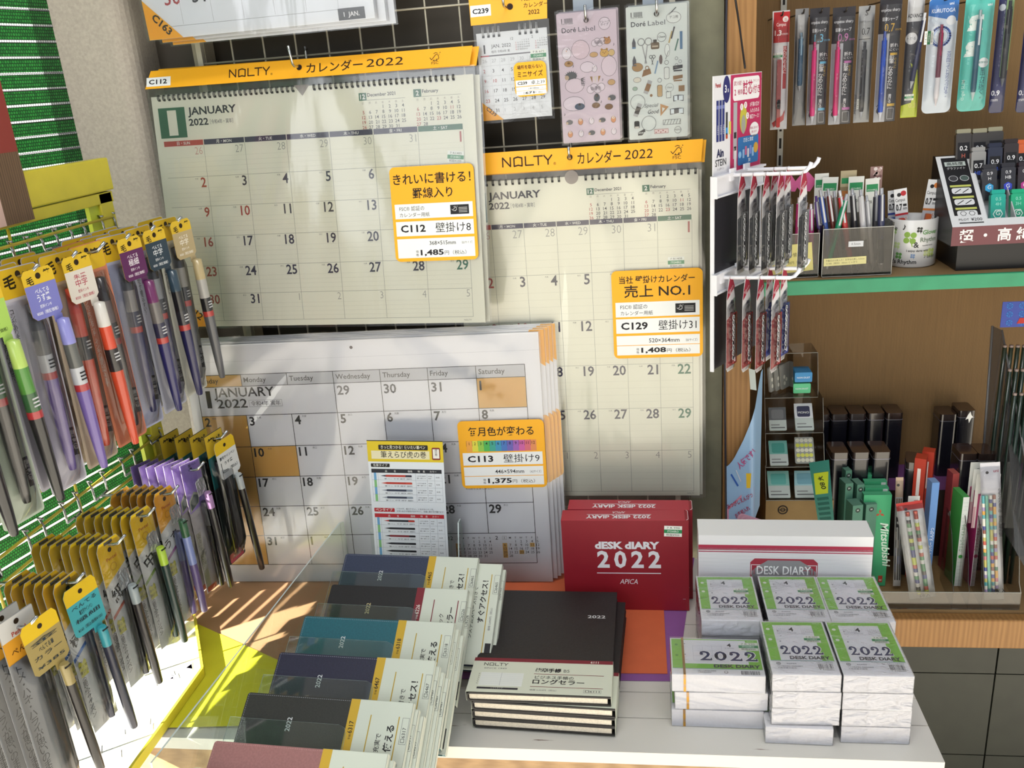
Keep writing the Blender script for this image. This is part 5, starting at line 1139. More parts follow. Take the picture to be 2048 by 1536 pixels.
b = B(); wf = mat('d3d5d8', .45); L_ = math.hypot(108, 98); MS = Matrix.Translation((0, 0, 72)) @ Matrix.Rotation(math.atan2(98, 108), 4, 'X')
b.T = MS; b.box(0, 0, -2, 54, L_, 0, wf); b.box(54, 0, -2, WD_, 14, 0, wf); b.box(54, 14, -26, WD_, L_, -24, mat('c4c6ca', .5))
for xx in (54, 96, 138, 180, 222, 264): b.box(xx, 14, -24, xx + 1.5, L_, -1, mat('b9bbc0', .5))
b.rrect(7, 22, 40, L_ - 26, 1, '17161a', 1); b.rect(11, L_ - 22, 32, 9, 'b9c4c0', 2); b.txt('高純度', 27, L_ - 20, 5, '17161a', 3, 'c', .01, w=26); b.txt('グラファイト', 27, L_ - 29, 4, 'd3d5d8', 2, 'c', w=28); b.disc(19, L_ - 48, 7, 'd3d5d8', 2, ry=6); b.disc(19, L_ - 48, 6.3, '3a3a3e', 3, ry=5.3); b.disc(36, L_ - 48, 7, 'd3d5d8', 2, ry=6); b.disc(36, L_ - 48, 6.3, '4a5a56', 3, ry=5.3)
for i in range(3):
    y = L_ - 66 - i * 23; b.rect(11, y, 32, 4, 'b9bf62', 2); b.rrect(12, y - 14, 30, 12, 4, 'd3d5d8', 2)
    if i < 2: b.stroke([(16, y - 12), (26, y - 5)], 1.4, '17161a', 3); b.stroke([(28, y - 12), (38, y - 5)], 1.4, '17161a', 3)
    else: b.ring(21, y - 8, 4.5, .8, '17161a', 3, 6); b.ring(34, y - 8, 4.5, .8, '17161a', 3, 6)
b.txt('PILOT', 12, 12, 4, '26262a', 1, 'l', .01); b.txt('¥200', 30, 11, 5.6, '26262a', 1, 'l', .01); b.rect(12, 6, 36, 2.4, '3a3a3e', 1); b.T = None; b.obj('sloping_face', dt)
b = B(); dk = mat('1b191c', .4); b.add([(0, 0, 72), (0, 108, 170), (0, 120, 170), (0, 120, 42), (0, 0, 42)], [(0, 1, 2, 3, 4)], dk); b.add([(0, 108, 170), (WD_, 108, 170), (WD_, 120, 170), (0, 120, 170)], [(0, 1, 2, 3)], dk); b.obj('side_wall', dt)
IV = Matrix.Translation((1.135, .115, SZ + .001))
rowsL = [(('0.2', 'H', 'a0564a', '93907c', 'tall clear'), ('0.2', 'B', 'a0564a', '93907c', 'tall clear'), ('0.2', 'HB', '3a4a8a', '93907c', 'tall clear')), (('0.7', 'HB', '3a55b0', '8a8a8a', 'grey-topped'), ('0.9', 'HB', '3a55b0', '20253a', 'navy'), ('0.9', 'B', 'a03a4a', '2a2224', 'black'), ('0.5', 'F', 'b0503a', 'b8552a', 'orange-topped')),
         (('0.9', 'H', '3aa0d8', '2a2a30', 'black'), ('0.9', 'HB', '3a4ac0', '26262e', 'black'), ('0.9', 'B', 'b03a8a', '2a222a', 'black')), (('0.5', '4H', 'd6ece6', '17998a', 'teal'), ('0.5', '3H', 'd6ece6', '149a72', 'green'))]
ps_ = [((1926, 332), (1958, 331), (1989, 328)), ((1957, 366), (1990, 358), (2022, 350), (2046, 352)), ((1979, 401), (2016, 398), (2050, 396)), ((1996, 452), (2036, 451))]
for r, row in enumerate(rowsL):
    d = (1, .70, .40, .08)[r]; 
    for c_, (num, gr, gc, body, nm) in enumerate(row):
        q_ = onY(ps_[r][c_][0], ps_[r][c_][1], .115 + .022 + d * .078); q_.x -= .012
        M = Matrix.Translation(q_) @ Matrix.Rotation(rad(-10), 4, 'X') @ Matrix.Rotation(rad(90), 4, 'X')
        t = thing('lead_case', '%s %s %s lead case in the %s row of the sloping display' % (nm, num, gr, ('rear', 'third', 'second', 'front')[r]), 'lead case', M, 'lead cases in the sloping display')
        b = B(); bw_, bh_ = (22, 50) if r else (24, 52); b.rbox(0, 0, bw_, bh_, 3, -9, 0, mat(body if r else '3a3634', .25, coat=.6))
        if r < 2: b.rect(3, bh_ * .10, bw_ - 6, bh_ * .62, '1d1d22', 1); b.txt(num, bw_ / 2, bh_ * .48, 7, 'e2e2e6', 2, 'c', .01); b.txt(gr, bw_ / 2, bh_ * .26, 6, gc, 2, 'c', .02)
        elif r == 2: b.txt(num, bw_ / 2, bh_ * .80, 5, 'd2d2d8', 2, 'c'); b.txt(gr, bw_ / 2, bh_ * .64, 5, 'd2d2d8', 2, 'c'); b.poly([(bw_ / 2 + 7 * math.cos(rad(60 * k + 30)), bh_ * .40 + 7 * math.sin(rad(60 * k + 30))) for k in range(6)], gc, 2); b.txt('G', bw_ / 2, bh_ * .36, 6, 'e6e6ea', 3, 'c', .01)
        else: b.txt(num, bw_ / 2, bh_ * .80, 5, '8fd0c4', 2, 'c'); b.txt(gr, bw_ / 2, bh_ * .64, 5, '8fd0c4', 2, 'c'); b.ring(bw_ / 2, bh_ * .38, 7, 1.2, gc, 2, 6); b.txt('G', bw_ / 2, bh_ * .34, 7, gc, 3, 'c', .01)
        b.obj('case', t)
        b = B(); b.rbox(1, bh_, bw_ - 2, 7, 2, -8, -1, mat(body if r != 0 else '8c8974', .3)); b.obj('cap', t)
# ================================================================ lower shelf: erasers, pencils, cases
FZ = LZ + .0008
# brown cardboard box that carries the eraser tower, and the stepped tower
b = B(); b.box(0, 0, 0, 118, 130, 178, mat('7a6238', .7, grain=.06, gs=40)); b.T = Matrix.Rotation(rad(90), 4, 'X')
b.ring(30, 160, 8, 2.4, '26201a', 2, 18); b.ring(30, 160, 3.6, 1.6, '26201a', 2, 12); b.rect(22, 159, 16, 1.6, '26201a', 2); b.T = None
tag(b.obj('cardboard_box', M=Vector((.862, .125, FZ))), 'brown cardboard box with a round emblem under the clear eraser tower', 'box')
TB = FZ + .179
tw = thing('eraser_tower', 'clear acrylic stepped tower with eraser compartments on a brown box', 'display case', Vector((.862, .125, TB)))
tiers = [(0, 120, 0, 62), (8, 120, 62, 120), (26, 120, 120, 180), (46, 120, 180, 258)]      # front y, back y, z0, z1
clr = film('tower_acrylic', 'e0deda', gloss=1.2, rough=.05, bump=0, haze=.015); lip = mat('8f8f88', .3)
b = B()
for (f, k, z0, z1) in tiers:
    xw = 100 if z0 < 170 else 92
    for x in (0, 50, xw): b.add([(x, f, z0), (x, k, z0), (x, k, z1), (x, f + 16, z1)], [(0, 1, 2, 3)], clr)
    b.add([(0, f, z0), (xw, f, z0), (xw, k, z0), (0, k, z0)], [(0, 1, 2, 3)], clr)
b.add([(0, 62, 258), (92, 62, 258), (92, 120, 258), (0, 120, 258)], [(0, 1, 2, 3)], clr); b.add([(0, 120, 0), (100, 120, 0), (92, 120, 258), (0, 120, 258)], [(0, 1, 2, 3)], clr); b.obj('shelves', tw)
b = B()
for (f, k, z0, z1) in tiers:
    xw = 100 if z0 < 170 else 92
    b.tube([(0, f, z0 + 12), (0, f, z0), (xw, f, z0), (xw, f, z0 + 12)], .6, lip, 5)
    for x in (0, xw): b.tube([(x, f, z0 + 12), (x, f + 16, z1)], .5, lip, 5)
b.tube([(0, 62, 258), (92, 62, 258)], .6, lip, 5); b.obj('edges', tw)
def inT(x, y, z, rx=0, rz=0): return Matrix.Translation(Vector((.862 + x * .001, .125 + y * .001, TB + z * .001))) @ Matrix.Rotation(rad(rz), 4, 'Z') @ Matrix.Rotation(rad(90 + rx), 4, 'X')
def eraser_pack(x, y, z, w, h, col, top, label, rx=-35, print_=''):
    b = B(); b.rbox(0, 0, w, h, 2, -5, 0, mat('a9b4b0', .4)); b.rect(0, h * .45, w, h * .55, top, 1); b.rrect(w * .15, h * .5, w * .7, h * .4, 3, col, 2); b.rect(w * .1, h * .1, w * .8, 2, '55585a', 1); b.rect(w * .1, h * .22, w * .5, 2, '77797a', 1)
    if print_: b.txt(print_, w / 2, h * .62, 4, 'e0e4e2', 3, 'c', w=w * .6)
    return tag(b.obj('eraser_pack', M=inT(x, y, z, rx)), label, 'eraser', 'erasers in the clear tower')
for i in range(3):
    b = B(); b.rbox(0, 0, 34, 46, 3, -3, 0, mat('8f8f8a', .35)); [b.disc(9 + (k % 2) * 7 + i, 10 + k * 6, 3.6, 'd0cfc4', 2, 12) for k in range(3)]
    tag(b.obj('eraser_pack', M=Matrix.Translation(Vector((.862 + .012 + i * .011, .125 + .058 + i * .006, TB + .186))) @ Matrix.Rotation(rad(52), 4, 'Z') @ Matrix.Rotation(rad(84), 4, 'X')), ('front', 'middle', 'rear')[i] + ' clear bag of white round erasers at the top left of the tower', 'eraser', 'erasers in the clear tower')
for z, c, nm in ((183, '57c08a', 'mint green'), (204, '2f86bf', 'blue')):
    b = B(); b.rbox(0, 0, 30, 18, 2, -34, 0, mat(c, .45)); b.txt('NON DUST', 15, 7, 3, 'dfeaf0', 2, 'c', .01)
    tag(b.obj('eraser_box', M=Matrix.Translation(Vector((.862 + (.054 if nm == 'blue' else .052), .125 + .060, TB + z * .001)))@ Matrix.Rotation(rad(90), 4, 'X')), nm + ' eraser box on the top level of the clear tower', 'eraser', 'erasers in the clear tower')
eraser_pack(8, 30, 124, 30, 42, '6a6c6e', '55585a', 'grey slim pack on the second level of the clear tower', -30)
eraser_pack(54, 34, 122, 32, 50, '2a2c48', 'c8ccd0', 'navy and white eraser pack with a label on the second level of the tower', -38, 'MONO')
eraser_pack(8, 12, 64, 32, 46, '3f8f84', '6aa89e', 'teal eraser pack on the left of the third tower level', -40)
b = B(); b.rbox(0, 0, 34, 48, 3, -4, 0, mat('8a8c86', .35))
for r in range(5):
    for c_ in range(4): b.disc(6 + c_ * 7.4, 6 + r * 9, 3.6, ('cfcdb8', 'c9cb5a', 'cfcdb8', 'b9bd42', 'c2c1b0')[r], 3, 12)
tag(b.obj('eraser_pack', M=inT(52, 14, 66, -35)), 'clear pack of white and yellow round erasers in the tower', 'eraser', 'erasers in the clear tower')
eraser_pack(6, 4, 3, 38, 50, '5aa8a0', '7fb5ac', 'teal eraser pack at the bottom left of the tower', -40); eraser_pack(52, 4, 3, 38, 50, '6a9aa8', '8fbac0', 'pale blue eraser pack at the bottom right of the tower', -40)
# yellow and green price sign standing beside the tower
M = frameM(onY(1622, 925, .095), onY(1660, 1035, .07) - onY(1622, 925, .095), (0.3, -.2, 1)); 
b = B(); b.prism([(0, -4), (112, -26), (112, 4), (0, 34)], -.6, 0, mat('2f7a6c', .5)); b.poly([(20, -2), (58, -12), (58, 12), (20, 26)], 'b5c42c', 2); b.txt('￥80', 26, 3, 9, '26301e', 3, 'l', .02); [b.rect(64 + i * 9, -12 - i * 2, 5, 22, '1f5a50', 2) for i in range(5)]
tag(b.obj('price_sign', M=M), 'slanting yellow and teal price sign beside the clear tower', 'sign')
# curved advertising card and a stack of pink cards
b = B(); pts = [(0, 0), (10, 0), (74, 60), (80, 268), (66, 200), (42, 150), (12, 120), (0, 112)]
Mq, w_, h_ = placeY(1452, 760, 1534, 1060, -.006); sx = w_ / 80; sy = h_ / 268
def cz(x): return 1.5 * math.sin(x / 26.0) - max(0, x - 56) * 2.0
vs = []; n_ = 14; up_ = [118, 122, 128, 136, 146, 156, 166, 178, 190, 204, 220, 236, 254, 268, 270]
for i in range(n_ + 1):
    x = 80 * i / n_; vs += [(x * sx, (0 if i < 8 else (i - 7) * 3) * sy, cz(x)), (x * sx, 60 * sy, cz(x)), (x * sx, up_[i] * sy, cz(x))]
b.add(vs, [(3 * i + q, 3 * i + 3 + q, 3 * i + 4 + q, 3 * i + 1 + q) for i in range(n_) for q in (0, 1)], mat('8fb0d0', .4), True); k0 = len(b.v)
pb = B(); pb.poly([(2, 2), (60, 10), (60, 78), (30, 66), (2, 40)], 'c98aa0', 2); pb.txt('人気です！', 44, 128, 10, 'b04a78', 3, 'c', .02, rot=40, w=44); pb.txt('みつびしえんぴつ', 30, 52, 7, 'a02a4a', 4, 'c', .02, rot=24, w=58); pb.txt('お名前入れ', 36, 32, 7, 'a02a4a', 4, 'c', .02, rot=30, w=34); pb.stroke([(10, 104), (24, 84)], 3.4, '2f5aa8', 3); pb.stroke([(20, 112), (30, 92)], 2, 'c8ccd8', 3)
for i, (x, y, z) in enumerate(pb.v): pb.v[i] = (x * sx, y * sy, cz(x) + z * 1.5 + .3)
merge(b, pb, Matrix.Identity(4)); tag(b.obj('advert_card', M=Mq), 'curved blue and pink advertising card leaning on the post beside the tower', 'card')
for i in range(9):
    a = onY(1462 + i * 3.2, 1048, -.045 - i * .004); b = B(); b.prism(rr(0, 0, 52, 92, 9, 4), 0, .6, mat('cf9db0' if i % 2 else 'd6a8ba', .5)); b.rect(6, 8, 30, 14, 'b6a6c4', 2)
    for k in range(10): b.rect(7 + k * 2.7, 9, 1.3, 12, '5a4a78', 3)
    if i == 8: b.poly(rr(2, 2, 48, 88, 8, 4), 'cfd0dc', 4); b.disc(36, 40, 9, '4f9a4a', 5); b.txt('人気', 24, 14, 5, '4a4a88', 5, 'c')
    tag(b.obj('leaflet', M=Matrix.Translation(Vector((a.x, a.y, TZ + .001))) @ Matrix.Rotation(rad(-38), 4, 'Z') @ Matrix.Rotation(rad(76), 4, 'X')), ('pink leaflet number %s in the stack by the curved card' % ('one', 'two', 'three', 'four', 'five', 'six', 'seven', 'eight', 'nine')[i]) if i < 8 else 'front leaflet with a green dot in the pink stack by the curved card', 'leaflet', 'pink leaflets by the post')
b = B(); b.prism([(0, 0), (6, 0), (7, 26), (-1, 26)], 0, .6, mat('d6b02a', .5)); tag(b.obj('paper_flag', M=placeY(1493, 950, 1500, 976, -.03)[0]), 'tiny yellow flag sticking up behind the pink leaflets', 'paper')
# purple sheets on the back of the shelf, raised step
b = B(); b.box(0, 0, 0, 420, 110, 142, mat('2c1c16', .6)); b.box(-1, -1, 142, 421, 112, 143, mat('7a4a86', .6)); tag(b.obj('display_step', M=Vector((.995, .235, FZ))), 'dark raised step covered with purple paper at the back of the lower shelf', 'riser')
# upright dark pencil cases
def dark_case(M, label, grp, w=30, d=52, h=120):
    t = thing('pencil_case', label, 'pencil case', M, grp)
    b = B(); b.T = Matrix.Rotation(rad(0), 4, 'X'); b.prism(rr(0, 0, w, d, 5, 3), 0, h - 14, mat('14141c', .25, coat=.6)); b.obj('body', t)
    b = B(); b.prism(rr(0, 0, w, d, 5, 3), h - 13, h, mat('2a201e', .18, coat=.8), mat('3a2a26', .15, coat=.8)); b.obj('lid', t)
    b = B(); b.prism(rr(-.4, -.4, w + .8, d + .8, 5, 3), h - 14.2, h - 13, mat('7a7a86', .3, .6)); b.obj('clasp_band', t)
STP = FZ + .144
for i in range(5): dark_case(Matrix.Translation(Vector((.972 + i * .0335, .285, STP - .0005))), '%s dark pencil case from the tower in the rear row' % WD[i], 'dark upright pencil cases', d=48, h=136)
for i in range(3): dark_case(Matrix.Translation(Vector((.985 + i * .0365, .180, FZ + .0))), '%s dark pencil case from the tower in the front row' % WD[i], 'dark upright pencil cases', d=52, h=246)
dark_case(Matrix.Translation(Vector((1.112, .170, FZ))) @ Matrix.Rotation(rad(-14), 4, 'Z'), 'dark pencil case turned sideways at the end of the front row', 'dark upright pencil cases', d=50, h=230)
for i, (x, y, hh, lb) in enumerate(((1.205, .30, 128, 'rear left'), (1.236, .297, 136, 'rear right'))): dark_case(Matrix.Translation(Vector((x, y - .01, STP))), 'dark pencil case, %s of the group beside the smoky panel' % lb, 'dark pencil cases by the smoky panel', d=46, h=hh)
for i, (x, y, hh, lb) in enumerate(((1.208, .185, 238, 'front left'), (1.239, .183, 238, 'front right'))): dark_case(Matrix.Translation(Vector((x, y, FZ))), 'dark pencil case, %s of the group beside the smoky panel' % lb, 'dark pencil cases by the smoky panel', d=48, h=hh)
b = B(); M, w, h = placeY(1930, 823, 1948, 846, .16); b.prism([(0, h * .3), (w * .35, h * .4), (w * .5, 0), (w * .75, h * .45), (w, h * .5), (w * .7, h * .7), (w * .55, h), (w * .3, h * .75)], 0, .5, mat('c9c9c6', .6)); tag(b.obj('paper_tag', M=M), 'scrap of white paper stuck on the dark cases by the smoky panel', 'paper')
# smoky pencil display at the right edge
pd = thing('pencil_display', 'smoky acrylic pencil display with a blue sign cut by the right picture edge', 'display case', Vector((1.30, .10, FZ)))
sm2 = film('smoky_panel', '8f8f92', gloss=1.3, rough=.12, bump=0, haze=.05)
def inv(p): return (Vector(p) - Vector((1.30, .10, FZ))) * 1e3
q = [inv(onY(1985, 652, .24)), inv(onY(1961, 985, .24)), inv(onY(2030, 1100, .06)), inv(onY(2075, 1180, .06)), inv(onY(2062, 980, .10)), inv(onY(2004, 660, .22))]
b = B(); b.add(q, [(0, 1, 2, 3, 4, 5)], sm2); b.obj('side_panel', pd)
b = B(); e_ = mat('6a6a6c', .3)
b.tube([q[0], q[1]], 2.2, e_, 6); b.tube([q[5], q[4], q[3]], 1.8, e_, 6); b.obj('edges', pd)
b = B(); Ms, w, h = placeY(2000, 600, 2110, 655, .215); b.T = Matrix.Scale(1000, 4) @ Matrix.Translation(-Vector((1.30, .10, FZ))) @ Ms @ Matrix.Scale(.001, 4); b.prism([(0, 0), (w, 0), (w, h), (0, h)], -1, 0, mat('1c3a9a', .4))
for r in range(3):
    for c_ in range(4): b.ring(14 + c_ * 20 - r, 8 + r * 15, 5, 1.6, '3a78c8', 2, 6); b.ring(14 + c_ * 20 - r, 8 + r * 15, 2.4, 1.2, '3a78c8', 2, 6)
b.poly([(26, 6), (60, 6), (64, 16), (30, 16)], 'b0322c', 4); b.obj('sign_card', pd)
for r in range(3):
    for c_ in range(4):
        a = onY(2010 + r * 10 + c_ * 13, 690 + r * 48, .20 - r * .03); t = thing('pencil', 'dark green pencil %d from the panel in the %s row of the smoky display' % (c_ + 1, ('rear', 'middle', 'front')[r]) if False else '%s dark green pencil from the panel in the %s row of the smoky display' % (WD[c_], ('rear', 'middle', 'front')[r]), 'pencil', Matrix.Translation(Vector((a.x, a.y, FZ))), 'pencils in the smoky display')
        L = (a.z - FZ) * 1e3; b = B(); b.tube([(0, 0, 0), (0, 0, L - 4)], 3.6, mat('12281f', .3, coat=.5), 6); b.obj('shaft', t); b = B(); b.tube([(0, 0, L - 4), (0, 0, L)], 3.4, mat('8a7a74', .4), 6); b.obj('end_band', t)
# front tray with dividers
tr = thing('divided_tray', 'clear divided tray along the front of the lower shelf', 'tray', Vector((1.0, .055, FZ)))
b = B(); X0, X1 = 12, 282
b.box(X0, 0, 0, X1, 1.6, 34, clr); b.box(X0, -.3, 33.4, X1, 2, 34.2, lip); b.obj('front_wall', tr)
for x in (12, 34, 172, 198, 220, 281):
    b = B(); prof = [(0, 0), (0, 34), (14, 46), (24, 76), (46, 120), (80, 150), (96, 150), (96, 0)]
    b.add([(x + yy * .10, yy, zz) for yy, zz in prof], [tuple(range(8))], clr); b.tube([(x + yy * .10, yy, zz) for yy, zz in prof[1:6]], .7, mat('2a2a28', .3) if x in (172, 198, 220) else lip, 5); b.obj('divider', tr)
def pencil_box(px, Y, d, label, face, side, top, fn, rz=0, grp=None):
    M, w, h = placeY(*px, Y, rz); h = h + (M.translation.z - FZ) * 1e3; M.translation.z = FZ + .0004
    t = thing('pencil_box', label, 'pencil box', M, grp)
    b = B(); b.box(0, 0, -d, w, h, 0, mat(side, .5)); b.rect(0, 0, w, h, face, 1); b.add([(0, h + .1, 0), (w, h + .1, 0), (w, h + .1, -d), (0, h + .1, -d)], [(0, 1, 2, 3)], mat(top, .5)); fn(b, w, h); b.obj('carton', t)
    return t
def d_mitsu(b, w, h):
    s = w * .10
    for a in (90, 210, 330): c, e = math.cos(rad(a)), math.sin(rad(a)); b.poly([(w * .62, h * .80), (w * .62 + s * (c * .9 - e * .5), h * .80 + s * (e * .9 + c * .5)), (w * .62 + 1.9 * s * c, h * .80 + 1.9 * s * e), (w * .62 + s * (c * .9 + e * .5), h * .80 + s * (e * .9 - c * .5))], 'b04a32', 2)
    b.txt('Mitsubishi', w * .66, h * .70, 13, 'd0e6da', 2, 'l', .02, rot=-84, w=88, it=.3)
    b.poly([(0, h * .12), (w * .2, h * .10), (w * .36, h * .22), (w * .30, h * .34), (0, h * .38)], '101010', 2); b.rect(w * .72, h * .04, w * .16, h * .075, 'a83a2a', 2); b.txt('H', w * .80, h * .055, 4, 'e8d8d0', 3, 'c', .02); b.rect(w * .14, h * .84, w * .12, h * .08, 'd0d6d2', 2)
GBX = '3fa070'
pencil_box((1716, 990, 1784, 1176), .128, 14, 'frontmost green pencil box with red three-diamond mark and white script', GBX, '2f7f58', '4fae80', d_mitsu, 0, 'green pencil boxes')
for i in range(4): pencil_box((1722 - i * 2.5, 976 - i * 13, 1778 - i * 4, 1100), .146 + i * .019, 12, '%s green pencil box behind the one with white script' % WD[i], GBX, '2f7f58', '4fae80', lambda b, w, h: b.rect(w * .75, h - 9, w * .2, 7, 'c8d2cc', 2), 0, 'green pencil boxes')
for i, (x0_, y0_, x1_, Y) in enumerate(((1682, 942, 1705, .165), (1683, 968, 1708, .14), (1706, 970, 1730, .14), (1700, 1012, 1728, .112), (1726, 1010, 1756, .118))):
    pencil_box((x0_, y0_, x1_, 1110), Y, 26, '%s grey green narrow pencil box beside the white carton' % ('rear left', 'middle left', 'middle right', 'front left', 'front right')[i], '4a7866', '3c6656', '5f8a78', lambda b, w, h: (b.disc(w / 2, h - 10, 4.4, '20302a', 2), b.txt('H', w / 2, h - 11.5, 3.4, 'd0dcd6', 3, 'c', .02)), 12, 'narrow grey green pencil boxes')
def d_blue(ch): return lambda b, w, h: (b.txt('Ｇ', w * .45, h * .22, 5, ch, 2, 'c', .02), b.txt('クリッパー えんぴつ', w * .68, h * .28, 5.2, ch, 2, 'l', .012, rot=88, w=62))
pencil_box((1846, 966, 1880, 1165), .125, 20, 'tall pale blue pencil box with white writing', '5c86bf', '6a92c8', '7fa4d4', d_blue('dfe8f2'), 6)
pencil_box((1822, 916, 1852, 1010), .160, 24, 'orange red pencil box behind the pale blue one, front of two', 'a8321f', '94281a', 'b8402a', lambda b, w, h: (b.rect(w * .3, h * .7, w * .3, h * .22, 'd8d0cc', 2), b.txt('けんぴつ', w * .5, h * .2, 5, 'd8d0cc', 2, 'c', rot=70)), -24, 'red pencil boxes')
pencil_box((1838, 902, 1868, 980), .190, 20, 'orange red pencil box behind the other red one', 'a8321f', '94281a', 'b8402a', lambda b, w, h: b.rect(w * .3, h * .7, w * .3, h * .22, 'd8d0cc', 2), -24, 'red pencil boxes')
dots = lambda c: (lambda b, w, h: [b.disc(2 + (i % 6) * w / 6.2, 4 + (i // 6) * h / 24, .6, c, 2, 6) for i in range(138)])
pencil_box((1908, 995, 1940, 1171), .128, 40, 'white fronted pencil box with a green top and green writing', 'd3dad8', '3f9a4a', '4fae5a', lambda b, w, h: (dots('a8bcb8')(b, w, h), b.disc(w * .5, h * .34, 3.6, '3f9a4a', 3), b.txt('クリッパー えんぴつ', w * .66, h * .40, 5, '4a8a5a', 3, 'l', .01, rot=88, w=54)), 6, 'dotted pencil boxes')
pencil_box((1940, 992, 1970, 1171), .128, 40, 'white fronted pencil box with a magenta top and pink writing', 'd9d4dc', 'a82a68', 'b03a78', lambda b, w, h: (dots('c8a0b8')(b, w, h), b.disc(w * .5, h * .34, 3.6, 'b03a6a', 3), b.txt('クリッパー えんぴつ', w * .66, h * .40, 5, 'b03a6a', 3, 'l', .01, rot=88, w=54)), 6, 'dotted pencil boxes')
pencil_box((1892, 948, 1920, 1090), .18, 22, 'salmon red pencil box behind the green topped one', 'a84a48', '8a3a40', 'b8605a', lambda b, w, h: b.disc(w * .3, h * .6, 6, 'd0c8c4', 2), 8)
def pencil_pack(px, Y, label, head, headc, pens, tilt=0, rz=0, grp=None, extra=None):
    M, w, h = placeY(*px, Y, rz, tilt); M.translation.z = max(M.translation.z, FZ + .004); M = M @ Matrix.Rotation(rad(-9), 4, 'X')
    t = thing('pencil_pack', label, 'pencil pack', M, grp)
    b = B(); b.prism([(0, 0), (w, 0), (w, h), (0, h)], -.4, 0, mat('c3c5c8', .4)); b.rect(0, h * (1 - head), w, h * head, headc, 1); b.disc(w * .34, h * .93, 2.6, '3a3634', 2, 12)
    if extra: extra(b, w, h)
    b.obj('backing_card', t)
    for i, (x, cols) in enumerate(pens):
        p = B(); n = len(cols); r = w * .085; y0 = h * .06; y1 = h * (1 - head) - 2
        for k, c in enumerate(cols): p.lathe([(r, y0 + (y1 - y0) * k / n), (r, y0 + (y1 - y0) * (k + 1) / n)], mat(c, .35, coat=.4), 8, k in (0, n - 1))
        p.T = None; p.obj('pencil', t, Matrix.Translation((x * w * .001, 0, (r + .5) * .001)))
    f = B(); f.sheet([(0, 0, 1), (w, 0, 1), (w, h * .97, 1), (0, h * .97, 1)], bag2, 6, 16, dz=lambda u, v: (w * .17 + 2.0) * min(1, 6 * min(u, 1 - u)) * min(1, 9 * min(v, 1 - v)) + random.uniform(-.4, .4)); f.obj('clear_cover', t)
def speck(cs, n, s): random.seed(s); return [random.choice(cs) for _ in range(n)]
FLW = ['cfd2d0', '2f7a4a', '3a3a3a', 'b9c24a', 'b04a3a', 'd6d6d2', '4a8a5a', '2a3a7a']
pencil_pack((1786, 968, 1818, 1172), .115, 'pack of black pencils with a green and black label', .18, 'c0a890', [(.2, ['1c1c20', '22305a', '1c1c20', '3a4468', '1c1c20', '6a6258', '1c1c20', '26262a', '1c1c20', '9a7a5a']), (.5, ['1c1c20', '1c1c20', '2a3a6a', '1c1c20', '6a6258', '1c1c20', '1c1c20', '34343a', '1c1c20', '9a7a5a']), (.8, ['26262a', '1c1c20', '22305a', '1c1c20', '1c1c20', '5a5a62', '1c1c20', '1c1c20', '26262a', '9a7a5a'])], 0, 0, None, lambda b, w, h: (b.rect(0, h * .66, w, h * .08, '9aa8a0', 70), b.rect(0, h * .56, w, h * .09, '1c1c20', 70), b.txt('卒業・新学', w / 2, h * .59, 4, 'd8d8d8', 72, 'c', .01, w=w * .8)))
pencil_pack((1818, 1036, 1888, 1216), .078, 'pack of two flowered pencils with a red end, leaning in the front of the tray', .08, 'b0322e', [(.36, speck(FLW, 22, 3)), (.66, speck(FLW, 22, 4))], 9, 0, None, lambda b, w, h: b.txt('2本入', w * .55, h * .03, 5.2, '2a2a2a', 60, 'c', .02))
card_on((1812, 992, 1840, 1050), .118, 'red and white pencil pack header with a round hole', 'pencil_pack', 'pencil pack', lambda b, w, h: (b.rect(0, h * .2, w, h * .55, 'b0262c', 1), b.disc(w * .38, h * .62, 4, '3a1414', 2), b.rrect(w * .05, h * .3, w * .9, h * .14, 2, 'e0d0d0', 2), b.txt('えんぴつ', w / 2, h * .33, 3.4, 'b0262c', 3, 'c'), b.txt('uni', w * .7, h * .82, 4, 'b0262c', 2, 'c', .02)))
MUL = ['d8d6d0', '8a4a3a', 'd9a03a', '2f3a8a', 'c06a7a', 'e0dcd0', '4aa0a8', 'b8b05a', 'c04a3a', '9a8ab8', '3a7a5a']
pencil_pack((1966, 966, 2038, 1222), .078, 'large white pack of four patterned pencils with black vertical writing', .22, 'cdccd2', [(.24, ['7ac8b4'] * 10 + ['5ab09a'] * 3), (.44, speck(MUL, 26, 8)), (.62, speck(MUL, 26, 9)), (.08, speck(MUL, 26, 10))], 4, 0, 'white pencil packs', lambda b, w, h: (b.txt('uni', w * .78, h * .93, 5, 'a84a5a', 2, 'c', .02), b.txt('なめらかな書き味 学習に最適品質', w * .86, h * .80, 4.6, '26262a', 60, vert=True), b.txt('2B', w * .26, h * .07, 7, '3a4a6a', 66, 'c', .02), b.txt('4本入', w * .66, h * .06, 7, '2a2a2a', 66, 'c', .02)))
for i, (a_, c_) in enumerate(((936, 1936), (922, 1930), (946, 1942))): card_on((c_, a_ + 2, c_ + 60, a_ + 110), (.150, .165, .135)[i], ('middle', 'rear', 'front')[i] + ' plain white pack header behind the four-pencil pack', 'pencil_pack', 'pencil pack', lambda b, w, h: (b.disc(w * .34, h * .86, 3.4, '8a8a90', 2), b.txt('uni', w * .74, h * .84, 4.2, 'a84a5a', 2, 'c', .02), b.rect(0, 0, w * .1, h * .4, 'd0a8b0', 1)), group='white pencil packs')
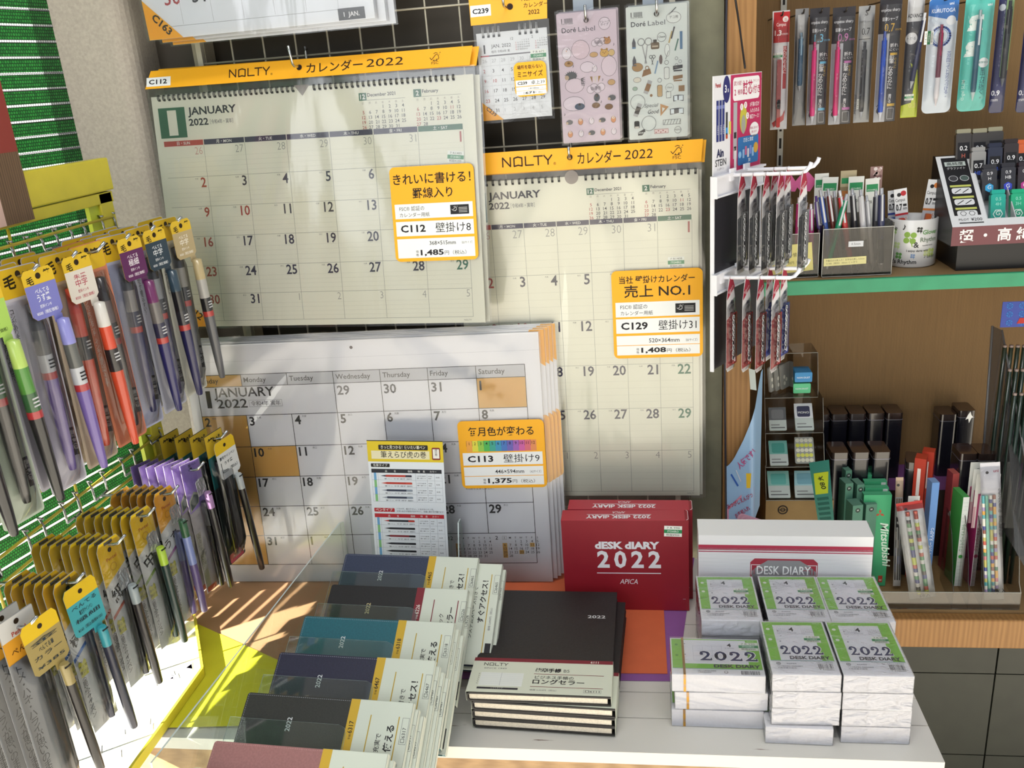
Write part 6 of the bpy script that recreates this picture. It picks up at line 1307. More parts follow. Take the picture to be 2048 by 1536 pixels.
# ================================================================ yellow pen rack on the left, seen from its hooks' side
RX = -.100
yel = mat('d2c43a', .42, grain=.05, gs=25); yelw = mat('cdbb3e', .4)
rk = thing('pen_rack', 'yellow metal pen rack with a header board and tray left of the calendars', 'rack', Vector((RX, -.40, TZ + .005)))
def rp(name, boxes, m, tubes=()):
    b = B()
    for (x0, y0, z0, x1, y1, z1) in boxes: b.box((x0 - RX) * 1e3, (y0 + .40) * 1e3, (z0 - TZ - .005) * 1e3, (x1 - RX) * 1e3, (y1 + .40) * 1e3, (z1 - TZ - .005) * 1e3, m)
    for pts, r in tubes: b.tube([((p[0] - RX) * 1e3, (p[1] + .40) * 1e3, (p[2] - TZ - .005) * 1e3) for p in pts], r, m, 6)
    return b.obj(name, rk)
bevel(rp('header_board', [(RX - .012, -.72, -.2125, RX + .002, -.143, -.168)], yel), 2)
bevel(rp('top_rail', [(RX - .010, -.72, -.2290, RX, -.147, -.2140)], yel), 1)
bevel(rp('post', [(RX - .012, -.182, TZ + .005, RX, -.150, -.214)], yel), 1.5)
rp('inner_strip', [(RX - .010, -.205, TZ + .02, RX - .004, -.182, -.229)], mat('c0cc3c', .45))
rp('wire_grid', [], yelw, [([(RX, -.72, z), (RX, -.16, z)], 2.0) for z in (-.249, -.40, -.545, -.585, -.615, -.70, -.80)] + [([(RX - .003, y, TZ + .02), (RX - .003, y, -.23)], 1.8) for y in (-.375, -.545, -.70)])
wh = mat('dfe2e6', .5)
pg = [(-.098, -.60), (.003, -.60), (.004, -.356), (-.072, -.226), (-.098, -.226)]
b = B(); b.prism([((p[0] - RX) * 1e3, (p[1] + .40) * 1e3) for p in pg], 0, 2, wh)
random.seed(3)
for i in range(16):  # grey triangles: scraps of shadow painted on the sunlit tray floor
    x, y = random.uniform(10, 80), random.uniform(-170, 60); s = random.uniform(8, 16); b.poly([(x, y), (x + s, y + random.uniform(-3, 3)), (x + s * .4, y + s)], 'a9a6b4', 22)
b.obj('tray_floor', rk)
lp = B(); inner = [(.003, -.60), (.004, -.356), (-.072, -.226)]; P = [((p[0] - RX) * 1e3, (p[1] + .40) * 1e3) for p in inner]
for (a, c) in zip(P, P[1:]):
    d = Vector((c[0] - a[0], c[1] - a[1])).normalized(); n = Vector((d.y, -d.x)) * 4
    lp.add([(a[0], a[1], 0), (c[0], c[1], 0), (c[0], c[1], 14), (a[0], a[1], 14), (a[0] + n.x, a[1] + n.y, 0), (c[0] + n.x, c[1] + n.y, 0), (c[0] + n.x, c[1] + n.y, 14), (a[0] + n.x, a[1] + n.y, 14)], [(0, 1, 2, 3), (4, 7, 6, 5), (3, 2, 6, 7), (0, 3, 7, 4), (1, 5, 6, 2)], yel)
lp.obj('tray_lip', rk)
# red and wood-patterned notice on the header
q0, q1, q2 = onX(46, 88, RX + .008), onX(70, 438, RX + .008), onX(-40, 120, RX + .008)
Mn = frameM(q1, (0, 1, 0), (0, 0, 1)); hN = (q0.z - q1.z) * 1e3; b = B()
b.prism([(-140, 0), (0, 0), (0, hN), (-140, hN)], -2, 0, mat('b9958a', .6)); b.rect(-140, hN * .40, 140, hN * .60, '8a3a34', 1); b.rect(-52, 0, 52, hN * .40, wood('notice', '54402e', '7a6048', (26, .6, 1), wave=3, dist=1.0), 1); b.rect(-140, 0, 88, hN * .40, 'd8b8ac', 1); b.txt('用', -62, hN * .10, 6, '2a2a2a', 2, 'r', .01)
tag(b.obj('notice_card', M=Mn), 'red notice card with wood pattern and pink panel fixed to the yellow header', 'sign')
def rM(x, y, z, yaw=0, roll=0, pitch=0):
    """frame of a pack hanging on the rack: local x towards the wall, y up, z out along the hook"""
    return Matrix.Translation((x, y, z)) @ Matrix.Rotation(rad(-yaw), 4, 'Z') @ Matrix(((0, 0, 1, 0), (1, 0, 0, 0), (0, 1, 0, 0), (0, 0, 0, 1))) @ Matrix.Rotation(rad(roll), 4, 'Z') @ Matrix.Rotation(rad(pitch), 4, 'X')
chrome = mat('b9bcc0', .18, 1.0)
def rack_hook(y, z, tip, label, drop=0):
    b = B()
    for s in (-15, 15): b.tube([(4, s, 6), (-3, s, 8), (-4, s, 2), (2, s, -2)] if not drop else [(4, s, 6 + drop), (-3, s, 8 + drop), (2, s, drop - 4), (2, s, -2)], 1.7, chrome, 8)
    b.tube([(2, -15, -2), (2, 15, -2)], 1.7, chrome, 8); L = (tip - RX) * 1e3
    b.tube([(2, 0, -2), (L - 10, 0, -1), (L - 4, 1, 0), (L + 6, 4, 10)], 2.0, chrome, 8)
    return tag(b.obj('rack_hook', M=Vector((RX, y, z))), label, 'hook', 'hooks of the yellow pen rack')
blis = film('pen_blister', gloss=1.1, rough=.09, bump=.5, bs=18, haze=.008, stretch=(1, .3, 1))
bagf = film('pen_bag', gloss=1.2, rough=.10, bump=.9, bs=45, haze=.01, stretch=(1, .45, 1))
def brush_pen(root, x, top, L, cols, z=9):
    """cap, translucent collar, printed sleeve, red ring and tapering squeeze barrel as parts"""
    cap, collar, sleeve, ring, body = cols; R = 7.3
    def seg(nm, prof, c, **k):
        b = B(); b.T = Matrix.Translation((x, 0, z)); b.lathe([(r, top - y) for r, y in prof][::-1], c if not isinstance(c, str) else mat(c, .28, coat=.5), 14); o = b.obj(nm, root); return o
    seg('cap', [(2, 0), (R * .92, 1.5), (R, 30)], cap); seg('collar', [(R * 1.0, 30), (R * 1.02, 58)], collar)
    o = seg('sleeve', [(R * 1.04, 58), (R * 1.05, 78)], sleeve); seg('ring', [(R * 1.07, 78), (R * 1.07, 86)], ring); seg('barrel', [(R * 1.05, 86), (R, 108), (R * .80, L * .86), (R * .62, L - 3), (R * .5, L)], body)
    lb = B(); 
    for i in range(3): lb.box(x - 3.6, top - 65 - i * 4, z + R * .98, x + 3.6, top - 63.4 - i * 4, z + R * 1.08, ink('c9c9cc' if sleeve not in ('b9bcc2',) else '2a2a2e'))
    lb.obj('sleeve_print', root)
def tagcard(b, w, h, c, lines, fc, yelh=.36, z=1):
    """hanging tag: yellow head with the hole, coloured panel with a few words"""
    pts = [(-w / 2, -h + 5), (-w / 2 + 5, -h), (w / 2 - 5, -h), (w / 2, -h + 5), (w / 2, 3), (w / 2 - 4, 8), (-w / 2 + 4, 8), (-w / 2, 3)]
    b.prism(pts, -.3, 0, mat('d9b52a', .35)); b.poly([(-w / 2, -h + 5), (-w / 2 + 5, -h), (w / 2 - 5, -h), (w / 2, -h + 5), (w / 2, -h * yelh + 8), (-w / 2, -h * yelh + 8)], c, z)
    b.disc(0, 0, 3.4, '2a1c0c', z + 1, 12); b.txt('毛', -w * .28, -7, 6.4, '26200e', z + 1, 'c', .02); b.txt('筆', w * .30, -3, 6.4, '26200e', z + 1, 'c', .02)
    for t, y, hh, ww in lines: b.txt(t, 0, y, hh, fc, z + 1, 'c', .008, w=ww)
KNUM = ('frontmost', 'second from the front', 'third from the front', 'fourth from the front', 'fifth from the front', 'sixth from the front', 'seventh from the front', 'eighth from the front')
def brush_pack(M, label, group, cols, cardc, vtext, vcol='26262a', w=54, h=258):
    t = thing('brush_pen_pack', label, 'pen pack', M, group)
    b = B(); b.rbox(-w / 2, -h + 12, w, h, 4, -.6, 0, mat(cardc, .5)); b.rrect(-w / 2 + .6, -20, w - 1.2, 31, 4, 'd6b024', 1)
    b.disc(0, 4, 3.6, '2a1c0c', 2, 12); b.txt('毛', -13, -9, 11, '26200e', 2, 'c', .03); b.txt('筆', 12, -9, 11, '26200e', 2, 'c', .03)
    if vtext: b.txt(vtext, -w / 2 + 7.5, -36, 4.7, vcol, 2, vert=True)
    b.rect(w / 2 - 11, -214, 6, 34, '2a2a2c', 1); b.txt('顔料インキ', w / 2 - 8, -188, 4, 'd8d8d8', 2, vert=True)
    b.obj('backing_card', t); brush_pen(t, 1, -28, 196, cols, z=8.6)
    f = B(); f.sheet([(-w / 2 + 3, -h + 15, 1), (w / 2 - 3, -h + 15, 1), (w / 2 - 3, -24, 1), (-w / 2 + 3, -24, 1)], blis, 10, 14, dz=lambda u, v: 17.5 * max(0, 1 - (abs(u - .52) * 3.1) ** 2) ** .5 * min(1, 9 * min(v, 1 - v))); f.obj('clear_blister', t)
    return t
def sample(M, label, cols, tc, fc, lines, group, shape=None):
    t = thing('sample_pen', label, 'pen', M, group)
    b = B(); tagcard(b, 40, 46, tc, lines, fc)
    b.prism([(6, -46), (17, -46), (17, -54), (6, -54)], -.3, 0, mat(tc, .35)); b.obj('tag', t)
    brush_pen(t, 11.5, -50, 184, cols, z=5); return t
# upper row
ROWA = [(-.174, 'grey', ('17181a', '8f8c84', '1a1a1c', 'b03a34', '55565a'), 'c9c8bc', '弾力があり豊富な表現に！', ('b9a77c', 'a8a6a0'), 'b4a27c', 'f0ece0', ('べんてる', '中字'), 2),
        (-.248, 'dark blue', ('17181c', '8f9298', '26262e', 'b03a34', '1e1d4e'), 'b9bac8', 'まとまりがよく書きやすい！', ('2e4250', '16161a'), '31414e', 'e4e8ec', ('べんてる', '中字'), 3),
        (-.310, 'indigo', ('3a3a3e', '8a8684', '2a2a44', 'b03a34', '23225c'), 'a9adc8', '小さな文字もサラサラとハガキに最適！', ('6a2a5c', '6a6664'), '5c2a58', 'ece4ec', ('べんてる', '極細'), 3),
        (-.367, 'black with red lettering', ('2a2426', '6a5a58', '1a1a1c', '8a2a24', '1f1a20'), 'c87a5a', 'サインペンのようなタッチ。インキの補充ができます', None, None, None, None, 2),
        (-.424, 'orange', ('c23c24', 'c4482e', '1f1a1c', '1f1a1c', 'c8482a'), 'b9a894', '', ('d8d4cc', 'd0482a'), 'd6d0c6', 'b0485a', ('朱墨', '中字'), 3),
        (-.494, 'lavender', ('4a4a4e', '6a6a6a', 'b9bcc2', 'a82f34', '6f5ca0'), 'c2c0cc', 'コシがありまとまりのよい穂先！', ('8f8fd0', '5a5c5a'), '7a7cc0', 'eef0f8', ('べんてる', 'うす墨'), 3),
        (-.578, 'black and green', ('2a3a2c', '2f6a34', '2f5a34', 'a82f34', '19191b'), 'b8c4b4', 'コシがありまとまりのよい穂先！', ('b4d06a', '4f8a3a'), 'a4c860', '3a4a20', ('べんてる', '太字'), 3),
        (-.655, 'plain black', ('1f1f22', '4a4a4e', '1f1f22', 'a82f34', '19191b'), 'c4b8bc', 'コシがありまとまりのよい穂先！', ('b4d06a', '4f8a3a'), 'a4c860', '3a4a20', ('べんてる', '太字'), 2)]
for (y, nm, cols, cc, vt, capc, tc, fc, words, n) in ROWA:
    rack_hook(y, -.2635, .004, 'chrome rack hook of the %s brush pens' % nm, 13); o = None
    for k in range(n):
        M = rM(-.014 - k * .0235, y + (.003 if k % 2 else 0), -.266, 8 + random.uniform(-3, 3), random.uniform(-1.2, 1.2))
        lb = '%s brush pen pack, %s on its upper hook' % (nm, KNUM[k])
        if o is None: o = brush_pack(M, lb, nm + ' brush pen packs', cols, cc, vt, 'd8d0c4' if nm.startswith('black with') else '26262a')
        else: copy_tree(o, M, lb)
    if capc: sample(rM(.006, y + .004, -.266, 14, 2), '%s sample pen hanging on a tag in front of its packs' % nm, (capc[0], capc[1]) + cols[2:], tc, fc, ((words[0], -18, 4, 18), (words[1], -27, 6.5, 17), ('顔料インキ', -34, 2.8, 15), ('¥500（税抜価格）', -41, 3, 28)), 'sample pens on the yellow rack')
# lower row
def bag_pack(M, label, group, big, stripe, pencol, capcol, w=40, h=196, head='ecc61c', panel='d6d8d8', vt='べんてる筆文字サインペン', cat=True):
    t = thing('brush_pen_pack', label, 'pen pack', M, group)
    b = B(); b.prism([(-w / 2, -h + 8), (w / 2, -h + 8), (w / 2, 6), (w / 2 - 5, 14), (-w / 2 + 5, 14), (-w / 2, 6)], -.3, 0, mat('bdbfc0', .4))
    b.poly([(-w / 2 + .5, -44), (w / 2 - .5, -26), (w / 2 - .5, 6), (w / 2 - 5, 13.6), (-w / 2 + 5, 13.6), (-w / 2 + .5, 6)], head, 1); b.disc(0, 0, 3.2, '2a1c0c', 2, 10)
    b.rect(-7, 8, 14, 4, '5a564a', 2); b.txt('Pentel', 0, -13, 4.2, 'b04a2a', 2, 'c', .01, w=17); b.ring(0, -23, 5, .7, 'c08a1a', 2, 10)
    if big:
        b.poly([(-w / 2 + .5, -84), (w / 2 - .5, -64), (w / 2 - .5, -26), (-w / 2 + .5, -44)], panel, 1); b.txt(big, 0, -66, 15 if len(big) < 2 else 11, '1f1d1c', 2, 'c', .02, rot=22)
        b.poly([(-w / 2 + .5, -89), (w / 2 - .5, -69), (w / 2 - .5, -64), (-w / 2 + .5, -84)], stripe, 2)
    b.rect(-w / 2 + 1, -h + 10, 11, 92, 'c4c6c6', 1); b.txt(vt, -w / 2 + 7, -h + 98, 5.4, '1f1d1c', 2, vert=True)
    if cat: b.poly([(-w / 2 + 4, -112), (-w / 2 + 16, -112), (-w / 2 + 16, -94), (-w / 2 + 14, -91), (-w / 2 + 10, -95), (-w / 2 + 6, -91), (-w / 2 + 4, -94)], 'b9b42a', 3); b.txt('滑らか', -w / 2 + 10, -101, 3.2, '3a3a1c', 4, 'c'); b.txt('書ける', -w / 2 + 10, -108, 3.2, '3a3a1c', 4, 'c')
    b.obj('backing_card', t)
    p = B(); p.T = Matrix.Translation((5, 0, 5.4)); p.lathe([(3.8, -h + 14), (4.6, -h + 24), (4.8, -100), (4.7, -96)], mat(pencol, .3, coat=.4), 12); p.obj('barrel', t)
    c = B(); c.T = Matrix.Translation((5, 0, 5.4)); c.lathe([(4.9, -96), (5.0, -60), (4.2, -52)], mat(capcol, .3, coat=.4), 12); c.obj('cap', t)
    f = B(); f.sheet([(-w / 2 - 1, -h, 1), (w / 2 + 1, -h, 1), (w / 2 + 1, 10, .5), (-w / 2 - 1, 10, .5)], bagf, 8, 18, dz=lambda u, v: (10.6 * min(1, 3.5 * min(u, 1 - u)) * min(1, 5 * v) * min(1, 2.6 * (1 - v)) + random.uniform(-.4, .4))); f.obj('clear_bag', t)
    return t
def plain_sample(M, label, body, capc, neck=None, tagc=None, words=None, L=150, R=5.6):
    t = thing('sample_pen', label, 'pen', M, 'sample pens on the yellow rack')
    b = B()
    if tagc: 
        b.prism([(-22, -50), (-18, -54), (18, -54), (22, -50), (22, 2), (18, 8), (-18, 8), (-22, 2)], -.3, 0, mat(tagc, .35)); b.poly([(-22, -12), (22, -12), (22, 2), (18, 8), (-18, 8), (-22, 2)], 'd8b41e', 1); b.disc(0, -2, 3, '2a1c0c', 2, 10)
        for q, (s, hh, y) in enumerate(words): b.txt(s, 0, y, hh, '26323a', 2, 'c', .008, w=34 if q != 1 else 18)
        b.prism([(2, -62), (14, -62), (14, -54), (2, -54)], -.3, 0, mat(tagc, .35)); top = -56
    else:
        b.prism([(-9, -18), (9, -18), (9, 4), (5, 8), (-5, 8), (-9, 4)], -.3, 0, film('tab', gloss=1.5, bump=.4, haze=.15)); top = -16
    b.obj('tag', t); x = 8 if tagc else 4
    c = B(); c.T = Matrix.Translation((x, 0, 5)); c.lathe([(R, top - 26), (R, top - 2), (R * .8, top)], mat(capc, .3, coat=.4), 12); c.box(-4, top - 3.2, R * .86, 4, top - 1.8, R * 1.08, ink('1c1c1c')); c.obj('cap', t)
    if neck: c = B(); c.T = Matrix.Translation((x, 0, 5)); c.lathe([(R * 1.05, top - 70), (R * 1.05, top - 26)], mat(neck, .3, coat=.4), 12); c.obj('collar', t)
    y1 = top - (70 if neck else 26)
    c = B(); c.T = Matrix.Translation((x, 0, 5)); c.lathe([(R * .7, top - L), (R * .85, top - L + 2), (R, top - L + 30), (R * 1.0, y1)], mat(body, .32, coat=.3), 12); c.obj('barrel', t)
    return t
ROWB = [(-.335, 'pale-ink', 'うす', '8a4a8a', '6a5a94', '7a84b4', 6, .0, 'eeae2a'), (-.398, 'medium', '中', '7a9a3a', '1f3a34', '26302c', 7, .0, 'ecc61c'), (-.470, 'fine', '細', 'b04a34', '232225', '2a282c', 8, .0, 'ecc61c'), (-.556, 'brush-lettering', '極細', '3a6ab0', '1f2440', '1f2440', 6, .0, 'ecbc1e')]
for (y, nm, big, st, pc, cc, n, dx, hd_) in ROWB:
    rack_hook(y, -.603, .010, 'chrome rack hook of the yellow-headed %s pens' % nm, 20); o = None
    for k in range(n):
        M = rM(-.006 - k * .0124, y + random.uniform(-.003, .003), -.6105, 10 + random.uniform(-2, 2), random.uniform(-2, 2))
        lb = 'yellow-headed %s pen pack, %s on its lower hook' % (nm, KNUM[k])
        if o is None: o = bag_pack(M, lb, 'yellow-headed %s pen packs' % nm, big, st, pc, cc, head=hd_)
        else: copy_tree(o, M, lb)
plain_sample(rM(.006, -.337, -.628, 14, 2), 'purple and lilac sample pen in front of the pale-ink packs', '5a4a7c', '2f5a3a', '7f8cc0')
plain_sample(rM(.006, -.400, -.634, 14, 2), 'dark green sample pen with a lime cap end', '1c3430', 'a8c83a')
plain_sample(rM(.006, -.474, -.644, 14, 2), 'black sample pen with a grey cap end in front of the fine packs', '231f22', '9aa4a6')
plain_sample(rM(.008, -.556, -.612, 16, 3), 'navy sample pen on a turquoise tag', '1c2038', '3a9aa4', None, '3f9fa8', (('べんてる', 4, -20), ('筆文字サインペン', 4.6, -29), ('極細', 4, -37), ('¥165（税込価格¥150）', 3.4, -48)))
# lilac headed packs
rack_hook(-.258, -.603, .010, 'chrome rack hook of the lilac-headed pens', 20); o = None
for k in range(7):
    M = rM(-.006 - k * .0126, -.258 + random.uniform(-.003, .003), -.604, 12 + random.uniform(-2, 2), random.uniform(-2, 2)); lb = 'lilac-headed pen pack, %s on its hook' % KNUM[k]
    if o is None:
        o = thing('brush_pen_pack', lb, 'pen pack', M, 'lilac-headed pen packs'); w, h = 40, 205
        b = B(); b.prism([(-20, -h + 8), (20, -h + 8), (20, 10), (-20, 14)], -.3, 0, mat('a9a2a8', .4)); b.poly([(-19.5, -64), (19.5, -58), (19.5, 9.5), (-19.5, 13.5)], '9276c4', 1); b.disc(0, 0, 3, '2a1c2c', 2, 10); b.txt('筆ぺん', 4, 4, 4, '3a2a5a', 2, 'c', .01); b.poly([(-18, -62), (2, -54), (6, -40), (-4, -34), (-16, -44)], '9aa08a', 2); b.poly([(-15, -60), (0, -53), (3, -42), (-5, -38), (-14, -46)], '3a4a4a', 3)
        b.rect(-18, -190, 10, 92, '9a9684', 1); b.txt('ふでタッチサインペン', -13, -104, 5, '2a2422', 2, vert=True); b.rect(-18, -196, 20, 8, 'b04a2a', 2); b.obj('backing_card', o)
        p = B(); p.T = Matrix.Translation((6, 0, 5.6)); p.lathe([(4.0, -196), (4.8, -190), (5.0, -92)], mat('1f1d22', .25, coat=.5), 12); p.obj('barrel', o); c = B(); c.T = Matrix.Translation((6, 0, 6)); c.lathe([(5.5, -92), (5.6, -60), (4.6, -54)], mat('55585e', .25, coat=.5), 12); c.obj('cap', o)
        f = B(); f.sheet([(-21, -h, 1), (21, -h, 1), (21, 12, .5), (-21, 14, .5)], bagf, 8, 18, dz=lambda u, v: (11.0 * min(1, 3.5 * min(u, 1 - u)) * min(1, 5 * v) * min(1, 2.6 * (1 - v)) + random.uniform(-.4, .4))); f.obj('clear_bag', o)
    else: copy_tree(o, M, lb)
plain_sample(rM(.006, -.258, -.625, 14, 3), 'black sample pen with a mauve cap end beside the lilac packs', '1d1b1e', 'a07aa8', L=165)
# teal and black cards by the wall
rack_hook(-.178, -.588, .012, 'chrome rack hook nearest the wall in the lower row', 6); o = None
for k in range(4):
    M = rM(-.004 - k * .024, -.178, -.592, 10 + random.uniform(-3, 3), 0); lb = 'teal and black pen pack, %s on the hook nearest the wall' % KNUM[k]
    if o is None:
        o = thing('brush_pen_pack', lb, 'pen pack', M, 'teal and black pen packs'); b = B(); b.rbox(-22, -206, 44, 220, 3, -.4, 0, mat('26302f', .4)); b.rect(-21.5, -22, 43, 35, 'cfae2c', 1); b.txt('筆ペ', 0, -6, 11, '26200e', 2, 'c', .02); b.rect(-21.5, -74, 43, 52, '1f6a6c', 1); b.rrect(-18, -205, 36, 15, 3, 'b04a5c', 2); b.txt('Pentel', 0, -200, 5, 'e4d4d4', 3, 'c', .02); b.disc(0, 2, 3.2, '2a1c0c', 3, 10); b.obj('backing_card', o)
        for x in (-9, 9):
            p = B(); p.T = Matrix.Translation((x, 0, 6)); p.lathe([(3.6, -190), (5.4, -182), (5.6, -96), (6, -95), (6.2, -34), (4.6, -30)], mat('17191b', .25, coat=.6), 12); p.obj('pen', o)
        f = B(); f.sheet([(-20, -200, 1), (20, -200, 1), (20, -24, 1), (-20, -24, 1)], blis, 10, 12, dz=lambda u, v: 14 * min(1, 5 * min(u, 1 - u)) * min(1, 8 * min(v, 1 - v))); f.obj('clear_blister', o)
    else: copy_tree(o, M, lb)
plain_sample(rM(.010, -.176, -.598, 16, 4), 'long black sample pen with a grey end on a white tag nearest the calendar', '1a181a', 'a9b0b2', None, 'd4d6d4', (('慶弔サインペン', 4, -22), ('うす墨', 4, -32), ('¥220（税込）', 4, -44)), L=178)
# grey packs at the front left corner
rack_hook(-.640, -.603, .010, 'chrome rack hook of the grey-carded pens', 20); o = None
for k in range(5):
    M = rM(-.006 - k * .0195, -.640 + (.004 if k % 2 else 0), -.600, 10 + random.uniform(-3, 3), 0); lb = 'grey-carded brush pen pack, %s on its hook' % KNUM[k]
    if o is None:
        o = thing('brush_pen_pack', lb, 'pen pack', M, 'grey-carded brush pen packs'); b = B(); b.rbox(-22, -222, 44, 234, 3, -.4, 0, mat('8f9092', .45)); b.rect(-21.5, -12, 43, 23, 'c9c8c4', 1); b.rect(-21.5, -38, 43, 26, 'd6982a', 1); b.txt('Pentel', 0, -10, 5, 'a83a2a', 2, 'c', .02); b.txt('ぺんてる', 2, -30, 6, '4a2a12', 2, 'c', .01); b.disc(0, 4, 3.2, '2a1c0c', 3, 10)
        b.txt('トメ・ハネ・ハライが思いのまま', -12, -52, 8, '26262a', 2, vert=True); b.disc(-12, -206, 9, 'b0a07a', 2, ry=11); b.txt('筆', -12, -210, 9, '3a2a1a', 3, 'c', .02); b.obj('backing_card', o)
        p = B(); p.T = Matrix.Translation((9, 0, 6)); p.lathe([(4, -206), (5.2, -198), (5.6, -96), (6, -95), (6.2, -44), (4.6, -40)], mat('1d1b1c', .25, coat=.5), 12); p.obj('pen', o)
        f = B(); f.sheet([(-20, -216, 1), (20, -216, 1), (20, -38, 1), (-20, -38, 1)], blis, 10, 12, dz=lambda u, v: 14 * min(1, 5 * min(u, 1 - u)) * min(1, 8 * min(v, 1 - v))); f.obj('clear_blister', o)
    else: copy_tree(o, M, lb)
plain_sample(rM(.012, -.632, -.6055, 16, 3), 'black sample pen on a gold tag by the grey-carded packs', '1d191a', '9a8a58', None, '9c8a52', (('金', 4, -20), ('ぺんてる筆', 4.6, -29), ('カラー', 4, -37), ('¥385', 3.4, -48)))
# ================================================================ sticker sheets, cables and other small things
def sticker_sheet(pxl, Y, label, art, face, grp='sticker sheets hanging on the wire grid'):
    (x0, y0), (x1, y1), (x2, y2) = pxl                       # top left, top right, bottom left
    a, c, d = onY(x0, y0, Y), onY(x1, y1, Y), onY(x2, y2, Y + .006)
    M = frameM(d, c - a, a - d); w = (c - a).length * 1e3; h = (a - d).length * 1e3
    t = thing('sticker_sheet', label, 'sticker sheet', M, grp)
    b = B(); b.rbox(0, 0, w, h, 2, -.5, 0, mat(face, .55))
    if art:
        b.txt('1', w * .08, h * .925, 6, '3a3a3e', 2, 'l', .01); [b.rect(w * (.13 + .012 * i), h * .925, w * .006, 6, '4a4a50', 2) for i in range(12)]; b.txt('4 901770 000000', w * .08, h * .915, 1.6, '4a4a50', 2)
        b.txt('Doré', w * .08, h * .855, 6.2, '3a3a42', 2, 'l', .012, w=w * .24); b.txt('Label', w * .36, h * .855, 6.2, '55555e', 2, 'l', -.004, w=w * .28); art(b, w, h)
    b.obj('printed_sheet', t)
    f = B(); f.sheet([(-2, -3, 1), (w + 2, -3, 1), (w + 2, h + 3, 1), (-2, h + 3, 1)], film('sticker_sleeve', gloss=1.4, rough=.1, bump=.3, bs=20, haze=.01), 6, 12, dz=lambda u, v: .8 + .5 * math.sin(7 * u + 5 * v)); f.obj('clear_sleeve', t)
    b = B(); b.disc(w * .5, h * .935, 3.4, '2a2626', 40, 14); b.obj('punch_hole', t)
    return t, M, w, h
LN = '6a666a'
def blob(b, x, y, r, fill, ry=None, z=3, line=LN):
    b.disc(x, y, r, line, z, 16, ry=ry); b.disc(x, y, r - .5, fill, z + 1, 16, ry=(ry or r) - .5)
def critter(b, x, y, s, body, ear, z=3):
    blob(b, x, y, s, body, s * .82, z)
    for q in (-1, 1): b.disc(x + q * s * .55, y + s * .75, s * .26, ear, z, 8); b.disc(x + q * s * .3, y + s * .2, s * .09, '26262a', z + 3, 6)
    b.disc(x, y - s * .02, s * .12, '8a5a3a', z + 3, 6)
def bird(b, x, y, s, c1, c2, z=3): blob(b, x, y, s * .8, c1, s, z); b.disc(x, y + s * .55, s * .45, c2, z + 2, 10); b.disc(x + s * .15, y + s * .6, s * .09, '1c1c20', z + 3, 6); b.poly([(x - s * .1, y + s * .45), (x + s * .1, y + s * .45), (x, y + s * .25)], 'c98a3a', z + 4)
def hog(b, x, y, s, z=3): b.disc(x, y, s, '5a5c60', z, 9, ry=s * .7); [b.poly([(x + s * .9 * math.cos(a), y + s * .62 * math.sin(a)), (x + s * 1.25 * math.cos(a + .1), y + s * .95 * math.sin(a + .1)), (x + s * .9 * math.cos(a + .2), y + s * .62 * math.sin(a + .2))], '5a5c60', z) for a in [i * .35 for i in range(1, 9)]]; b.disc(x - s * .75, y - s * .2, s * .38, 'b9a48a', z + 1, 8)
